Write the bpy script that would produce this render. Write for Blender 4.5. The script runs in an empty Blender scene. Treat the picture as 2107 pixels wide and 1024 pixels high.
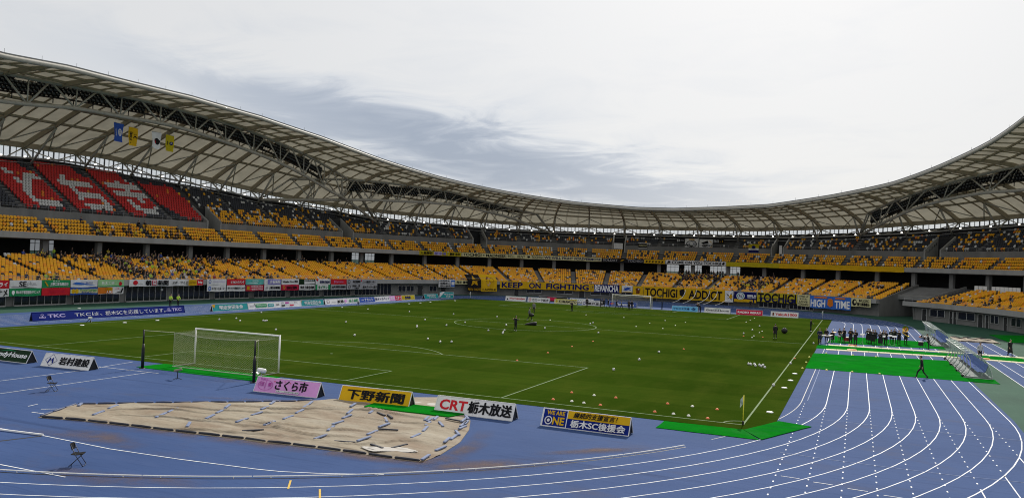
import bpy, math, random
import numpy as np
from mathutils import Vector, Matrix
random.seed(7); RNG = np.random.default_rng(11)
SC = bpy.context.scene; COL = SC.collection
PI = math.pi; rad = math.radians

# ------------------------------------------------------------------ camera
def camera():
    yaw, pitch, roll, f = -0.409195, 0.0155907, 0.0366207, 1640.83
    fw = Vector((math.sin(yaw)*math.cos(pitch), math.cos(yaw)*math.cos(pitch), math.sin(pitch)))
    rt = Vector((math.cos(yaw), -math.sin(yaw), 0)); up = rt.cross(fw)
    c, s = math.cos(roll), math.sin(roll)
    r2 = c*rt+s*up; u2 = -s*rt+c*up
    cd = bpy.data.cameras.new('camera'); o = bpy.data.objects.new('camera', cd); COL.objects.link(o)
    m = Matrix((r2, u2, -fw)).transposed().to_4x4(); m.translation = Vector(CAM); o.matrix_world = m
    cd.sensor_fit = 'HORIZONTAL'; cd.sensor_width = 36; cd.lens = 36*f/2107
    cd.clip_start = .1; cd.clip_end = 4000
    SC.camera = o
CAM = (39.2501, -95.7217, 8.082)
camera()

# ------------------------------------------------------------------ sky, sun, exposure
SUN_AZ, SUN_EL = rad(-3), rad(38)
SKY_STRENGTH, SUN_STRENGTH = .12, 4.4
def world():
    w = bpy.data.worlds.new('World'); SC.world = w; w.use_nodes = True
    t = w.node_tree; N, L = t.nodes, t.links; N.clear()
    out = N.new('ShaderNodeOutputWorld'); bg = N.new('ShaderNodeBackground'); L.new(bg.outputs[0], out.inputs[0])
    bg.inputs[1].default_value = SKY_STRENGTH
    sky = N.new('ShaderNodeTexSky'); sky.sky_type = 'NISHITA'; sky.sun_disc = False
    sky.sun_elevation = SUN_EL; sky.sun_rotation = SUN_AZ; sky.air_density = 1; sky.dust_density = 2
    tc = N.new('ShaderNodeTexCoord'); sep = N.new('ShaderNodeSeparateXYZ'); L.new(tc.outputs['Generated'], sep.inputs[0])
    def mth(op, a, b=None, c=None, clamp=False):
        n = N.new('ShaderNodeMath'); n.operation = op; n.use_clamp = clamp
        for i, v in enumerate((a, b, c)):
            if v is None: continue
            if isinstance(v, (int, float)): n.inputs[i].default_value = v
            else: L.new(v, n.inputs[i])
        return n.outputs[0]
    def ramp(v, pts, inter='LINEAR'):
        n = N.new('ShaderNodeValToRGB'); n.color_ramp.interpolation = inter; e = n.color_ramp.elements
        while len(e) < len(pts): e.new(.5)
        for k, (p, c) in enumerate(pts): e[k].position = p; e[k].color = (*c, 1) if len(c) == 3 else c
        L.new(v, n.inputs[0]); return n.outputs[0]
    az = mth('ARCTAN2', sep.outputs[0], sep.outputs[1]); el = mth('ARCSINE', sep.outputs[2])
    # cloud sheet coordinates: direction projected on a flat layer
    zc = mth('MAXIMUM', mth('ADD', sep.outputs[2], .08), .03)
    comb = N.new('ShaderNodeCombineXYZ')
    L.new(mth('DIVIDE', sep.outputs[0], zc), comb.inputs[0]); L.new(mth('DIVIDE', sep.outputs[1], zc), comb.inputs[1])
    mp = N.new('ShaderNodeMapping'); mp.inputs['Rotation'].default_value = (0, 0, rad(18)); mp.inputs['Scale'].default_value = (.8, 1.0, 1)
    L.new(comb.outputs[0], mp.inputs[0])
    def noise(sc, det, rough, dist, vec):
        n = N.new('ShaderNodeTexNoise'); n.inputs['Scale'].default_value = sc; n.inputs['Detail'].default_value = det
        n.inputs['Roughness'].default_value = rough; n.inputs['Distortion'].default_value = dist; L.new(vec, n.inputs['Vector']); return n.outputs[0]
    n1 = noise(.55, 8, .55, .6, mp.outputs[0]); n2 = noise(1.9, 8, .6, .9, mp.outputs[0])
    # a long grey-blue bank of cloud, lower left to centre
    ax = mth('ADD', az, rad(27)); ey = mth('SUBTRACT', el, rad(7.7))
    ca, sa = math.cos(rad(-10.7)), math.sin(rad(-10.7))
    wob = mth('MULTIPLY', mth('SUBTRACT', n2, .5), rad(7))
    lx = mth('ADD', mth('MULTIPLY', ax, ca), mth('MULTIPLY', ey, sa))
    ly = mth('ADD', mth('ADD', mth('MULTIPLY', ey, ca), mth('MULTIPLY', ax, -sa)), wob)
    q = mth('ADD', mth('POWER', mth('ABSOLUTE', mth('DIVIDE', lx, rad(17.5))), 2), mth('POWER', mth('ABSOLUTE', mth('DIVIDE', ly, rad(2.1))), 2))
    bank = mth('POWER', 2.718, mth('MULTIPLY', q, -1))
    bank = mth('MULTIPLY', bank, mth('ADD', .45, mth('MULTIPLY', n1, 1.1)), clamp=True)
    # a second faint bank, upper left
    q2 = mth('ADD', mth('POWER', mth('ABSOLUTE', mth('DIVIDE', mth('ADD', az, rad(50)), rad(16))), 2), mth('POWER', mth('ABSOLUTE', mth('DIVIDE', mth('ADD', mth('SUBTRACT', el, rad(11.5)), wob), rad(3.5))), 2))
    bank2 = mth('MULTIPLY', mth('POWER', 2.718, mth('MULTIPLY', q2, -1)), .10)
    fine = ramp(n1, [(.30, (0, 0, 0)), (.66, (1, 1, 1))])
    finef = mth('MULTIPLY', ramp(n2, [(.3, (0, 0, 0)), (.75, (1, 1, 1))]), .16)
    dark = mth('ADD', mth('ADD', mth('MULTIPLY', bank, 1.05), bank2), mth('SUBTRACT', mth('MULTIPLY', mth('SUBTRACT', 1.0, fine), .15), finef), clamp=True)
    col = ramp(dark, [(0, (.945, .95, .955)), (.22, (.83, .86, .905)), (.55, (.585, .64, .735)), (1, (.41, .475, .59))])
    # brighter round the veiled sun
    sx, sy, sz = math.sin(SUN_AZ)*math.cos(SUN_EL), math.cos(SUN_AZ)*math.cos(SUN_EL), math.sin(SUN_EL)
    dt = mth('ADD', mth('ADD', mth('MULTIPLY', sep.outputs[0], sx), mth('MULTIPLY', sep.outputs[1], sy)), mth('MULTIPLY', sep.outputs[2], sz))
    glow = mth('ADD', .84, mth('MULTIPLY', mth('POWER', mth('MAXIMUM', dt, 0), 6), .23))
    cl = N.new('ShaderNodeVectorMath'); cl.operation = 'SCALE'; L.new(col, cl.inputs[0]); L.new(mth('MULTIPLY', glow, .93/SKY_STRENGTH), cl.inputs['Scale'])
    mix = N.new('ShaderNodeMix'); mix.data_type = 'RGBA'; mix.inputs[0].default_value = .93
    L.new(sky.outputs[0], mix.inputs[6]); L.new(cl.outputs[0], mix.inputs[7]); L.new(mix.outputs[2], bg.inputs[0])
    sl = bpy.data.lights.new('sun', 'SUN'); sl.energy = SUN_STRENGTH; sl.angle = rad(2.2); sl.color = (1, .95, .87)
    so = bpy.data.objects.new('sun', sl); COL.objects.link(so)
    so.rotation_euler = (-Vector((sx, sy, sz))).to_track_quat('-Z', 'Y').to_euler(); so.location = (0, 60, 120)
world()
vs = SC.view_settings; vs.view_transform = 'Standard'; vs.look = 'None'; vs.exposure = 0; vs.gamma = 1
SC.cycles.filter_width = 1.05; SC.cycles.max_bounces = 8; SC.cycles.diffuse_bounces = 4; SC.cycles.transparent_max_bounces = 24

# ------------------------------------------------------------------ materials
MATS = {}
def mat(name, col, rough=.7, metal=0, var=.0, scale=1.0, col2=None, bump=0, bscale=None, emit=0, detail=4, spec=.4, stretch=None):
    if name in MATS: return MATS[name]
    m = bpy.data.materials.new(name); m.use_nodes = True; t = m.node_tree; N, L = t.nodes, t.links
    b = N['Principled BSDF']; b.inputs['Base Color'].default_value = (*col, 1); b.inputs['Roughness'].default_value = rough
    b.inputs['Metallic'].default_value = metal; b.inputs['Specular IOR Level'].default_value = spec
    tc = N.new('ShaderNodeTexCoord'); vec = tc.outputs['Object']
    if stretch:
        mp = N.new('ShaderNodeMapping'); mp.inputs['Scale'].default_value = stretch; L.new(vec, mp.inputs[0]); vec = mp.outputs[0]
    n = N.new('ShaderNodeTexNoise'); n.inputs['Scale'].default_value = scale; n.inputs['Detail'].default_value = detail; n.inputs['Roughness'].default_value = .6
    L.new(vec, n.inputs['Vector'])
    r = N.new('ShaderNodeValToRGB'); e = r.color_ramp.elements
    c2 = col2 or tuple(c*(1-var) for c in col); c1 = col if col2 else tuple(min(1, c*(1+var)) for c in col)
    e[0].position = .30; e[0].color = (*c2, 1); e[1].position = .67; e[1].color = (*c1, 1)
    L.new(n.outputs[0], r.inputs[0]); L.new(r.outputs[0], b.inputs['Base Color'])
    if bump:
        nb = N.new('ShaderNodeTexNoise'); nb.inputs['Scale'].default_value = bscale or scale*8; nb.inputs['Detail'].default_value = 3; L.new(tc.outputs['Object'], nb.inputs['Vector'])
        bp = N.new('ShaderNodeBump'); bp.inputs['Strength'].default_value = bump; bp.inputs['Distance'].default_value = .05
        L.new(nb.outputs[0], bp.inputs['Height']); L.new(bp.outputs[0], b.inputs['Normal'])
    if emit: b.inputs['Emission Color'].default_value = (*col, 1); b.inputs['Emission Strength'].default_value = emit
    MATS[name] = m; return m
def flat(name, col, rough=.55, **k): return mat(name, col, rough, var=k.pop('var', .06), scale=k.pop('scale', 6), **k)
def mixmat(name, layers, rough=.85, bump=.2, bscale=30, spec=.25):
    """layers: [(colour)], then (colour, noise scale, stretch, threshold lo, hi, amount) laid over it one by one"""
    if name in MATS: return MATS[name]
    m = bpy.data.materials.new(name); m.use_nodes = True; t = m.node_tree; N, L = t.nodes, t.links
    b = N['Principled BSDF']; b.inputs['Roughness'].default_value = rough; b.inputs['Specular IOR Level'].default_value = spec
    tc = N.new('ShaderNodeTexCoord'); cur = None
    rgb = N.new('ShaderNodeRGB'); rgb.outputs[0].default_value = (*layers[0], 1); cur = rgb.outputs[0]
    for k, (c, s, st, lo, hi, am) in enumerate(layers[1:]):
        mp = N.new('ShaderNodeMapping'); mp.inputs['Scale'].default_value = st[:3]; mp.inputs['Location'].default_value = (k*17.3, k*5.1, 0)
        if len(st) > 3: mp.inputs['Rotation'].default_value = (0, 0, st[3])
        L.new(tc.outputs['Object'], mp.inputs[0])
        n = N.new('ShaderNodeTexNoise'); n.inputs['Scale'].default_value = s; n.inputs['Detail'].default_value = 6; n.inputs['Roughness'].default_value = .6; L.new(mp.outputs[0], n.inputs['Vector'])
        mr = N.new('ShaderNodeMapRange'); mr.inputs[1].default_value = lo; mr.inputs[2].default_value = hi; mr.inputs[4].default_value = am; L.new(n.outputs[0], mr.inputs[0])
        mx = N.new('ShaderNodeMix'); mx.data_type = 'RGBA'; L.new(mr.outputs[0], mx.inputs[0]); L.new(cur, mx.inputs[6]); mx.inputs[7].default_value = (*c, 1); cur = mx.outputs[2]
    L.new(cur, b.inputs['Base Color'])
    if bump:
        nb = N.new('ShaderNodeTexNoise'); nb.inputs['Scale'].default_value = bscale; nb.inputs['Detail'].default_value = 3; L.new(tc.outputs['Object'], nb.inputs['Vector'])
        bp = N.new('ShaderNodeBump'); bp.inputs['Strength'].default_value = bump; bp.inputs['Distance'].default_value = .04
        L.new(nb.outputs[0], bp.inputs['Height']); L.new(bp.outputs[0], b.inputs['Normal'])
    MATS[name] = m; return m
def shader_mix(name, col, kind, fac, rough=.1, tcol=None):
    m = bpy.data.materials.new(name); m.use_nodes = True; t = m.node_tree; N, L = t.nodes, t.links; N.clear()
    o = N.new('ShaderNodeOutputMaterial'); mx = N.new('ShaderNodeMixShader'); mx.inputs[0].default_value = fac
    a = N.new('ShaderNodeBsdfDiffuse'); b = N.new(kind)
    tc = N.new('ShaderNodeTexCoord'); n = N.new('ShaderNodeTexNoise'); n.inputs['Scale'].default_value = .35; n.inputs['Detail'].default_value = 5
    L.new(tc.outputs['Object'], n.inputs['Vector']); r = N.new('ShaderNodeValToRGB')
    r.color_ramp.elements[0].color = (*[c*.78 for c in col], 1); r.color_ramp.elements[0].position = .3; r.color_ramp.elements[1].position = .7; r.color_ramp.elements[1].color = (*[min(1, c*1.08) for c in col], 1)
    L.new(n.outputs[0], r.inputs[0]); L.new(r.outputs[0], a.inputs[0])
    if tcol: b.inputs[0].default_value = (*tcol, 1)
    else: L.new(r.outputs[0], b.inputs[0])
    L.new(a.outputs[0], mx.inputs[1]); L.new(b.outputs[0], mx.inputs[2]); L.new(mx.outputs[0], o.inputs[0])
    MATS[name] = m; return m

# ------------------------------------------------------------------ mesh builder
class MB:
    def __init__(s): s.v = []; s.f = []; s.m = []
    def add(s, vs, fs, mi=0):
        o = len(s.v); s.v.extend([tuple(map(float, v)) for v in vs]); s.f.extend([tuple(i+o for i in f) for f in fs]); s.m.extend([mi]*len(fs))
    def quad(s, a, b, c, d, mi=0): s.add([a, b, c, d], [(0, 1, 2, 3)], mi)
    def poly(s, pts, mi=0): s.add(pts, [tuple(range(len(pts)))], mi)
    def obox(s, c, ax, ay, az, mi=0):
        c, ax, ay, az = map(Vector, (c, ax, ay, az)); vs = [c+i*ax+j*ay+k*az for k in (-1, 1) for j in (-1, 1) for i in (-1, 1)]
        s.add(vs, [(0, 2, 3, 1), (4, 5, 7, 6), (0, 1, 5, 4), (2, 6, 7, 3), (0, 4, 6, 2), (1, 3, 7, 5)], mi)
    def box(s, c, size, rz=0, mi=0):
        x, y, z = (q/2 for q in size); cs, sn = math.cos(rz), math.sin(rz)
        s.obox(c, (cs*x, sn*x, 0), (-sn*y, cs*y, 0), (0, 0, z), mi)
    def bar(s, p, q, w, h, mi=0, up=(0, 0, 1)):
        p, q = Vector(p), Vector(q); d = q-p; L = d.length
        if L < 1e-6: return
        d /= L; side = d.cross(Vector(up))
        if side.length < 1e-4: side = d.cross(Vector((1, 0, 0)))
        side.normalize(); u = side.cross(d)
        s.obox((p+q)/2, d*L/2, side*w/2, u*h/2, mi)
    def tube(s, pts, r, n=8, mi=0, cap=True):
        pts = [Vector(p) for p in pts]; rs = r if isinstance(r, (list, tuple)) else [r]*len(pts); o = len(s.v); prev = None
        for i, p in enumerate(pts):
            d = (pts[min(i+1, len(pts)-1)]-pts[max(i-1, 0)]).normalized()
            a = d.cross(Vector((0, 0, 1)) if abs(d.z) < .95 else Vector((1, 0, 0))).normalized()
            if prev is not None and a.dot(prev) < 0: a = -a
            prev = a; b = d.cross(a)
            for k in range(n):
                t = 2*PI*k/n; s.v.append(tuple(p+rs[i]*(math.cos(t)*a+math.sin(t)*b)))
        for i in range(len(pts)-1):
            for k in range(n):
                k2 = (k+1) % n; s.f.append((o+i*n+k, o+i*n+k2, o+(i+1)*n+k2, o+(i+1)*n+k)); s.m.append(mi)
        if cap:
            s.f.append(tuple(o+k for k in range(n))[::-1]); s.f.append(tuple(o+(len(pts)-1)*n+k for k in range(n))); s.m += [mi, mi]
    def grid(s, rows, mi=0, closed=False):
        o = len(s.v); n = len(rows[0])
        for r in rows: s.v.extend([tuple(map(float, p)) for p in r])
        for i in range(len(rows)-1):
            for j in range(n-1+(1 if closed else 0)):
                j2 = (j+1) % n; s.f.append((o+i*n+j, o+i*n+j2, o+(i+1)*n+j2, o+(i+1)*n+j)); s.m.append(mi)
    def ellipsoid(s, c, r, nu=10, nv=7, mi=0):
        rows = []
        for i in range(nv+1):
            t = PI*i/nv; rr = max(math.sin(t), .02)
            rows.append([(c[0]+r[0]*rr*math.cos(2*PI*k/nu), c[1]+r[1]*rr*math.sin(2*PI*k/nu), c[2]+r[2]*math.cos(t)) for k in range(nu)])
        s.grid(rows, mi, True)
    def lathe(s, c, prof, n=12, mi=0):
        s.grid([[(c[0]+r*math.cos(2*PI*k/n), c[1]+r*math.sin(2*PI*k/n), c[2]+z) for k in range(n)] for r, z in prof], mi, True)
    def mesh(s, name, mats, smooth=False):
        me = bpy.data.meshes.new(name); me.from_pydata(s.v, [], s.f); 
        for m in (mats if isinstance(mats, (list, tuple)) else [mats]): me.materials.append(m)
        if len(me.polygons): me.polygons.foreach_set('material_index', s.m)
        if smooth: me.polygons.foreach_set('use_smooth', [True]*len(me.polygons))
        me.update(); return me
    def build(s, name, mats, parent=None, smooth=False, loc=None):
        o = bpy.data.objects.new(name, s.mesh(name, mats, smooth)); COL.objects.link(o)
        if loc is not None: o.location = loc
        if parent is not None: o.parent = parent
        return o
def tag(o, label=None, cat=None, group=None, kind=None):
    for k, v in (('label', label), ('category', cat), ('group', group), ('kind', kind)):
        if v: o[k] = v
    return o
def thing(name, label, cat, loc=(0, 0, 0), rz=0, group=None):
    o = bpy.data.objects.new(name, None); COL.objects.link(o); o.location = loc; o.rotation_euler = (0, 0, rz); o.empty_display_size = .3
    return tag(o, label, cat, group)
def copy_tree(o, parent=None):
    c = o.copy(); COL.objects.link(c)
    if parent is not None: c.parent = parent
    for ch in list(o.children): copy_tree(ch, c)
    return c
ORD = ['nearest', 'second nearest', 'third nearest', 'fourth nearest', 'fifth nearest', 'sixth nearest', 'seventh nearest', 'eighth nearest', 'ninth nearest', 'tenth nearest', 'eleventh nearest', 'twelfth nearest', 'thirteenth nearest', 'fourteenth nearest', 'fifteenth nearest', 'sixteenth nearest']
NTH = ['first', 'second', 'third', 'fourth', 'fifth', 'sixth', 'seventh', 'eighth', 'ninth', 'tenth', 'eleventh', 'twelfth', 'thirteenth', 'fourteenth', 'fifteenth', 'sixteenth', 'seventeenth', 'eighteenth', 'nineteenth', 'twentieth'] + ['%dth' % k if k % 10 not in (1, 2, 3) else '%d%s' % (k, {1: 'st', 2: 'nd', 3: 'rd'}[k % 10]) for k in range(21, 90)]
def near_labels(pts, noun, marks, where='the'):
    """one label per point: the landmark nearest to it, and its rank by distance to that landmark"""
    by = {}
    for i, p in enumerate(pts):
        j = min(range(len(marks)), key=lambda k: math.hypot(p[0]-marks[k][0], p[1]-marks[k][1]))
        by.setdefault(j, []).append((math.hypot(p[0]-marks[j][0], p[1]-marks[j][1]), i))
    out = [None]*len(pts)
    for j, l in by.items():
        l.sort()
        for r, (_, i) in enumerate(l):
            out[i] = '%s, %s to %s' % (noun, 'closest' if r == 0 else ORD[r].replace('nearest', 'closest'), marks[j][2])
    return out

# ------------------------------------------------------------------ lettering
_TC = {}
def text_geo(body, off=0.0, shear=0.0, space=1.0):
    k = (body, off, shear, space)
    if k not in _TC:
        c = bpy.data.curves.new('lettering', 'FONT'); c.body = body; c.offset = off; c.shear = shear; c.space_character = space; c.resolution_u = 3
        o = bpy.data.objects.new('lettering', c); COL.objects.link(o); dg = bpy.context.evaluated_depsgraph_get()
        me = bpy.data.meshes.new_from_object(o.evaluated_get(dg)); n = len(me.vertices)
        v = np.zeros(n*3); me.vertices.foreach_get('co', v); v = v.reshape(-1, 3)[:, :2]
        f = [tuple(p.vertices) for p in me.polygons]
        bpy.data.objects.remove(o); bpy.data.curves.remove(c); bpy.data.meshes.remove(me)
        if n: lo, hi = v.min(0), v.max(0); v = (v-lo)/np.maximum(hi-lo, 1e-6)
        _TC[k] = (v, f)
    return _TC[k]
class Panel:
    """a printed sheet: fraction coordinates (x 0..1 left to right, y 0..1 bottom to top) mapped to space; artwork is laid on it as thin printed layers"""
    def __init__(s, mb, mp, mats): s.mb = mb; s.mp = mp; s.mats = mats; s.layer = 1
    def mi(s, m):
        if m not in s.mats: s.mats.append(m)
        return s.mats.index(m)
    def text(s, body, x0, x1, y0, y1, m, off=.012, shear=0, flip=None, space=1.0):
        cjk = any(ord(c) > 0x2e80 for c in body)
        if cjk and off > .008 and not flip:     # heavier strokes: the same characters printed again with a slight shift
            w = (x1-x0)/len(body)*min(off, .035)*1.5; h = (y1-y0)*min(off, .035)*.9
            for dx, dy in ((-w, 0), (w, 0), (0, h), (0, -h)): s.text(body, x0+dx+w, x1+dx-w, y0+dy+h, y1+dy-h, m, 0, shear)
            return
        off = min(off, .03); v, f = text_geo(body, 0 if cjk else off, shear, space); s.layer += 1
        if flip == 'cw': pts = [(x0+(x1-x0)*b, y1-(y1-y0)*a) for a, b in v]
        elif flip == 'ccw': pts = [(x1-(x1-x0)*b, y0+(y1-y0)*a) for a, b in v]
        else: pts = [(x0+(x1-x0)*a, y0+(y1-y0)*b) for a, b in v]
        s.mb.add([s.mp(a, b, s.layer) for a, b in pts], f, s.mi(m))
    def rect(s, x0, x1, y0, y1, m, nx=1):
        s.layer += 1; xs = [x0+(x1-x0)*k/nx for k in range(nx+1)]
        s.mb.grid([[s.mp(x, y, s.layer) for x in xs] for y in (y0, y1)], s.mi(m))
    def poly(s, pts, m):
        s.layer += 1; s.mb.poly([s.mp(x, y, s.layer) for x, y in pts], s.mi(m))
    def disc(s, x, y, rx, ry, m, n=18, a0=0, a1=2*PI):
        s.poly([(x+rx*math.cos(a0+(a1-a0)*k/n), y+ry*math.sin(a0+(a1-a0)*k/n)) for k in range(n+(0 if a1-a0 > 6.2 else 1))], m)
    def ring(s, x, y, rx, ry, w, m, n=20):
        s.layer += 1
        rows = [[s.mp(x+rx*q*math.cos(2*PI*k/n), y+ry*q*math.sin(2*PI*k/n), s.layer) for k in range(n)] for q in (1, 1-w)]
        s.mb.grid(rows, s.mi(m), True)
    def star(s, x, y, rx, ry, m, inner=.42):
        s.poly([(x+rx*(1 if k % 2 == 0 else inner)*math.sin(PI*k/5), y+ry*(1 if k % 2 == 0 else inner)*math.cos(PI*k/5)) for k in range(10)], m)
    def draw(s, items):
        for it in items: getattr(s, it[0])(*it[1:-1], **it[-1]) if isinstance(it[-1], dict) else getattr(s, it[0])(*it[1:])
INK = {}
def ink(n):
    c = dict(white=(.80, .80, .80), paper=(.66, .66, .66), black=(.012, .012, .014), blue=(.006, .018, .17), navy=(.006, .010, .10), red=(.52, .02, .03), green=(.02, .25, .09), pgreen=(.28, .50, .24), teal=(.02, .26, .27),
             yellow=(.60, .36, .012), cyellow=(.46, .37, .015), gold=(.55, .30, .01), cream=(.58, .55, .30), pink=(.62, .30, .60), purple=(.22, .2, .52), grey=(.34, .34, .36), orange=(.6, .17, .02), brown=(.14, .04, .015), lblue=(.14, .42, .68), sky=(.04, .14, .5), crimson=(.50, .02, .06), dkgreen=(.01, .03, .012), lilac=(.45, .40, .66), magenta=(.4, .03, .3), turq=(.10, .42, .38), skin=(.5, .33, .24), mblue=(.03, .08, .34))[n]
    return flat('print_'+n, c, .7, var=.10, scale=1.3, spec=.08)
RIB_S=[86.5,94.9,103.3,112.2,120.2,128.8,136.5,144.6,154.6,163.2,171.4,179.3,186.2,192.6,198.8,205.2,211.9,219,226.2,233.8,241.7,249.7,257.4,265.4,273.2,279.3,285.5,291.5,297.5,303.5]
UPF_AISLE=[96.8,104.7,113.4,121.2,129.1,137.5,146.2,154.7,162.4,170.8,178.3,185.5,192.1,198.6,205.3,212.2,219.4,227,234.7,242.2,249.7,257.4,264.9,271.7,277.9,283.7,290.5,297.6]
TOPN=[[98.7,15.3],[109.2,17],[119.5,16.2],[130.8,14.2],[144.7,10.2],[159.1,8.8],[171.9,5.1],[185.1,5],[196.2,3.8],[209,3.5],[221.2,3.5],[245.8,3.6],[252.6,3.7],[264.2,4.8],[274.5,6.1],[280.8,7.6],[287.4,8.4]]
GLB=[[100,22.3],[110.3,22.75],[120.7,21.89],[131.9,21.08],[146.1,19.8],[160.2,18.45],[173,17.67],[185.7,16.9],[198.1,16.63],[213.8,16.65],[229.8,16.7],[245.3,16.77],[247.1,16.8],[267.8,17.65],[278.6,18.64],[287.6,19.19]]
GLT=[[100,24.14],[110.3,24.4],[116.4,24.43],[120.7,24.02],[131.9,22.85],[146.1,20.96],[160.2,19.64],[173,18.74],[185.7,18.41],[198.1,17.74],[213.8,17.82],[229.8,17.71],[245.3,17.8],[267.8,18.64],[278.6,19.66],[287.6,20.23]]
EDGE=[[80.3,31.87],[88.6,32.42],[98.4,32.47],[109.6,32.62],[124.4,32.02],[139.2,30.7],[156.2,28.48],[174.1,26.47],[193.3,24.55],[208.5,23.05],[223.3,22.12],[232,21.98],[243.7,22.3],[254.2,22.7],[267.7,24.3],[281.1,26.21],[295.9,29.15],[305.5,30.96],[315.1,33.26]]
TRUSS={'A':{'top':[[-69.4,-23.9,31.4],[-69.2,-17.2,31.6],[-67.8,-8.5,31.7],[-67,0,31.8],[-66.2,8.6,31.4],[-66.4,17.8,31],[-65.9,22.9,30.5],[-65.3,34.6,28.8],[-65.3,42.9,27.2],[-65.7,53.6,24.9]],'bot':[[-69.4,-23.7,27.5],[-68.6,-13.3,28.5],[-67.5,-4.9,28.6],[-66.7,3.2,28.7],[-66.3,11.7,28.1],[-66.2,20.3,27.2],[-65.6,28.8,25.9],[-65.3,37.1,24.1],[-65.4,46,21.8],[-65.7,52.3,20.5],[-67.2,67.1,16.3]]},'B':{'top':[[-73.4,42.7,24.1],[-65.8,53,25],[-60.5,59.7,25],[-55.1,66.4,24.6],[-50.5,73.8,24.1],[-47,83,22.9],[-41.7,90.2,21.6],[-37.4,96.5,20.5]],'bot':[[-78.5,39.1,19.3],[-70.6,46.5,19.9],[-63.8,55.5,20.7],[-58.4,62.3,21],[-53.2,69.4,21.2],[-49.2,77.3,21],[-45.2,85.5,20],[-41.7,90.3,19],[-35.3,102,15.9]]},'C':{'top':[[41.2,95.1,21.5],[46,87.3,23.5],[50.8,80.7,25],[56.3,74.9,26.4],[62.4,68.8,27.6],[65.2,65.6,27.9]],'bot':[[39.6,101.4,16.9],[44.6,89.6,19.4],[49.3,82.8,21.5],[54.4,76.9,22.9],[60.3,70.9,23.7],[65.3,65.5,23.7]]}}
G_TARP=[[4.4,-70.14],[3.03,-67.16],[5.45,-64.96],[10.4,-61.04],[11.93,-59.47],[13.82,-57.32],[15.95,-55.32],[17.47,-54.23],[21.59,-59.47],[22.51,-61.47],[23.34,-64.04],[23.71,-66.64],[23.67,-67.9],[22.76,-68.02],[21.42,-68.07],[19.39,-68.2],[17.19,-68.4],[16.29,-68.63],[15.13,-68.61],[12.28,-68.98],[9.15,-69.3],[6.36,-69.63]]
G_BARS=[[3.79,-67.59,3.33,-67.03],[6.25,-68.73,5.84,-67.81],[5.55,-67.3,5.11,-66.41],[8.98,-67.55,8.56,-66.55],[8.48,-66.36,8.08,-65.37],[11.08,-66.53,10.71,-65.61],[10.51,-65.26,10.13,-64.25],[9.91,-64.04,9.45,-63.2],[12.76,-66.36,12.6,-65.38],[12.27,-64.76,12.1,-63.82],[11.61,-63.32,11.38,-62.53],[14.31,-66.2,14,-65.31],[11.7,-68.3,11.08,-67.51],[14.25,-66.17,14.07,-65.22],[11.05,-61.97,10.64,-61.15],[14.1,-64.62,13.94,-63.73],[13.66,-63.14,13.36,-62.19],[13.06,-61.82,12.68,-60.91],[12.69,-60.9,12.3,-60.06],[17.9,-67.21,17.84,-66.21],[17.35,-65.52,17.01,-64.59],[16.73,-64.31,16.7,-63.41],[16.3,-62.91,16.14,-61.96],[15.82,-61.83,15.4,-60.79],[14.85,-60.16,14.53,-59.25],[16.65,-61.1,16.36,-60.16],[17.95,-61.68,18.56,-62.44],[18.87,-63.65,18.82,-62.65],[19.31,-65.26,19.21,-64.31],[19.66,-66.55,19.65,-65.54],[21.29,-64.77,21.19,-63.8],[21.05,-63.32,20.71,-62.3],[20.49,-62.11,20.27,-61.24],[20.08,-61.22,19.92,-60.26],[19.86,-61.07,19.58,-60.18],[20.21,-60.75,19.93,-59.88],[20.66,-61.04,21.31,-61.84],[21.55,-60.39,21.3,-59.33],[21.02,-58.88,21.56,-59.63],[22,-61.39,21.76,-60.25],[21.95,-60.86,21.71,-59.98],[22.21,-61.94,22.18,-61.14],[22.24,-62.33,22.83,-63.11],[22.92,-64.09,22.71,-63.14],[22.93,-64.74,22.71,-63.81],[23.34,-66.25,23.33,-65.34],[23.61,-67.88,23.47,-67.02]]
G_DARKBARS=[[14.3,-67.66,14.93,-66.97],[16.89,-60.71,17.63,-61.17],[17.63,-60.92,18.28,-61.52],[19.08,-64,19.97,-63.73],[18.85,-67.11,19.74,-66.84],[20.48,-66.75,21.3,-67.1],[21.59,-66.88,21.77,-65.93],[20.51,-60.08,21.51,-60.27]]
G_LINES=[[[5.19,-72.48],[7.74,-72.42],[12,-72.6],[15.45,-72.38],[18.89,-71.99],[19.86,-71.8],[21.1,-71.32],[22.17,-70.79],[23.32,-70.17]],[[10.75,-76.22],[14.12,-76.16]],[[-6.58,-64.59],[-6.68,-59.43],[-7.61,-54.33]],[[-2.71,-67.19],[-2.88,-57.3]],[[-7.34,-57.35],[-2.11,-57.17]],[[1.58,-68.65],[1.42,-68.01]],[[2.72,-68.8],[3.75,-67.86]],[[3.03,-69.49],[4.24,-69.39]]]
G_BLACKSLOT=[[7.68,-74.16,7.86,-72.51]]
G_FAINT=[[[36.3,-57.99],[38.23,-58.22],[40.72,-58.32],[43.06,-58.31],[45.6,-58.04]],[[36.26,-48.35],[38.89,-48.34],[42.2,-48.54],[47.2,-48.27]]]
G_YTICKS=[[20.94,-72.55,21.52,-73.4],[22.47,-72.9,23.08,-73.71]]
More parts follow.
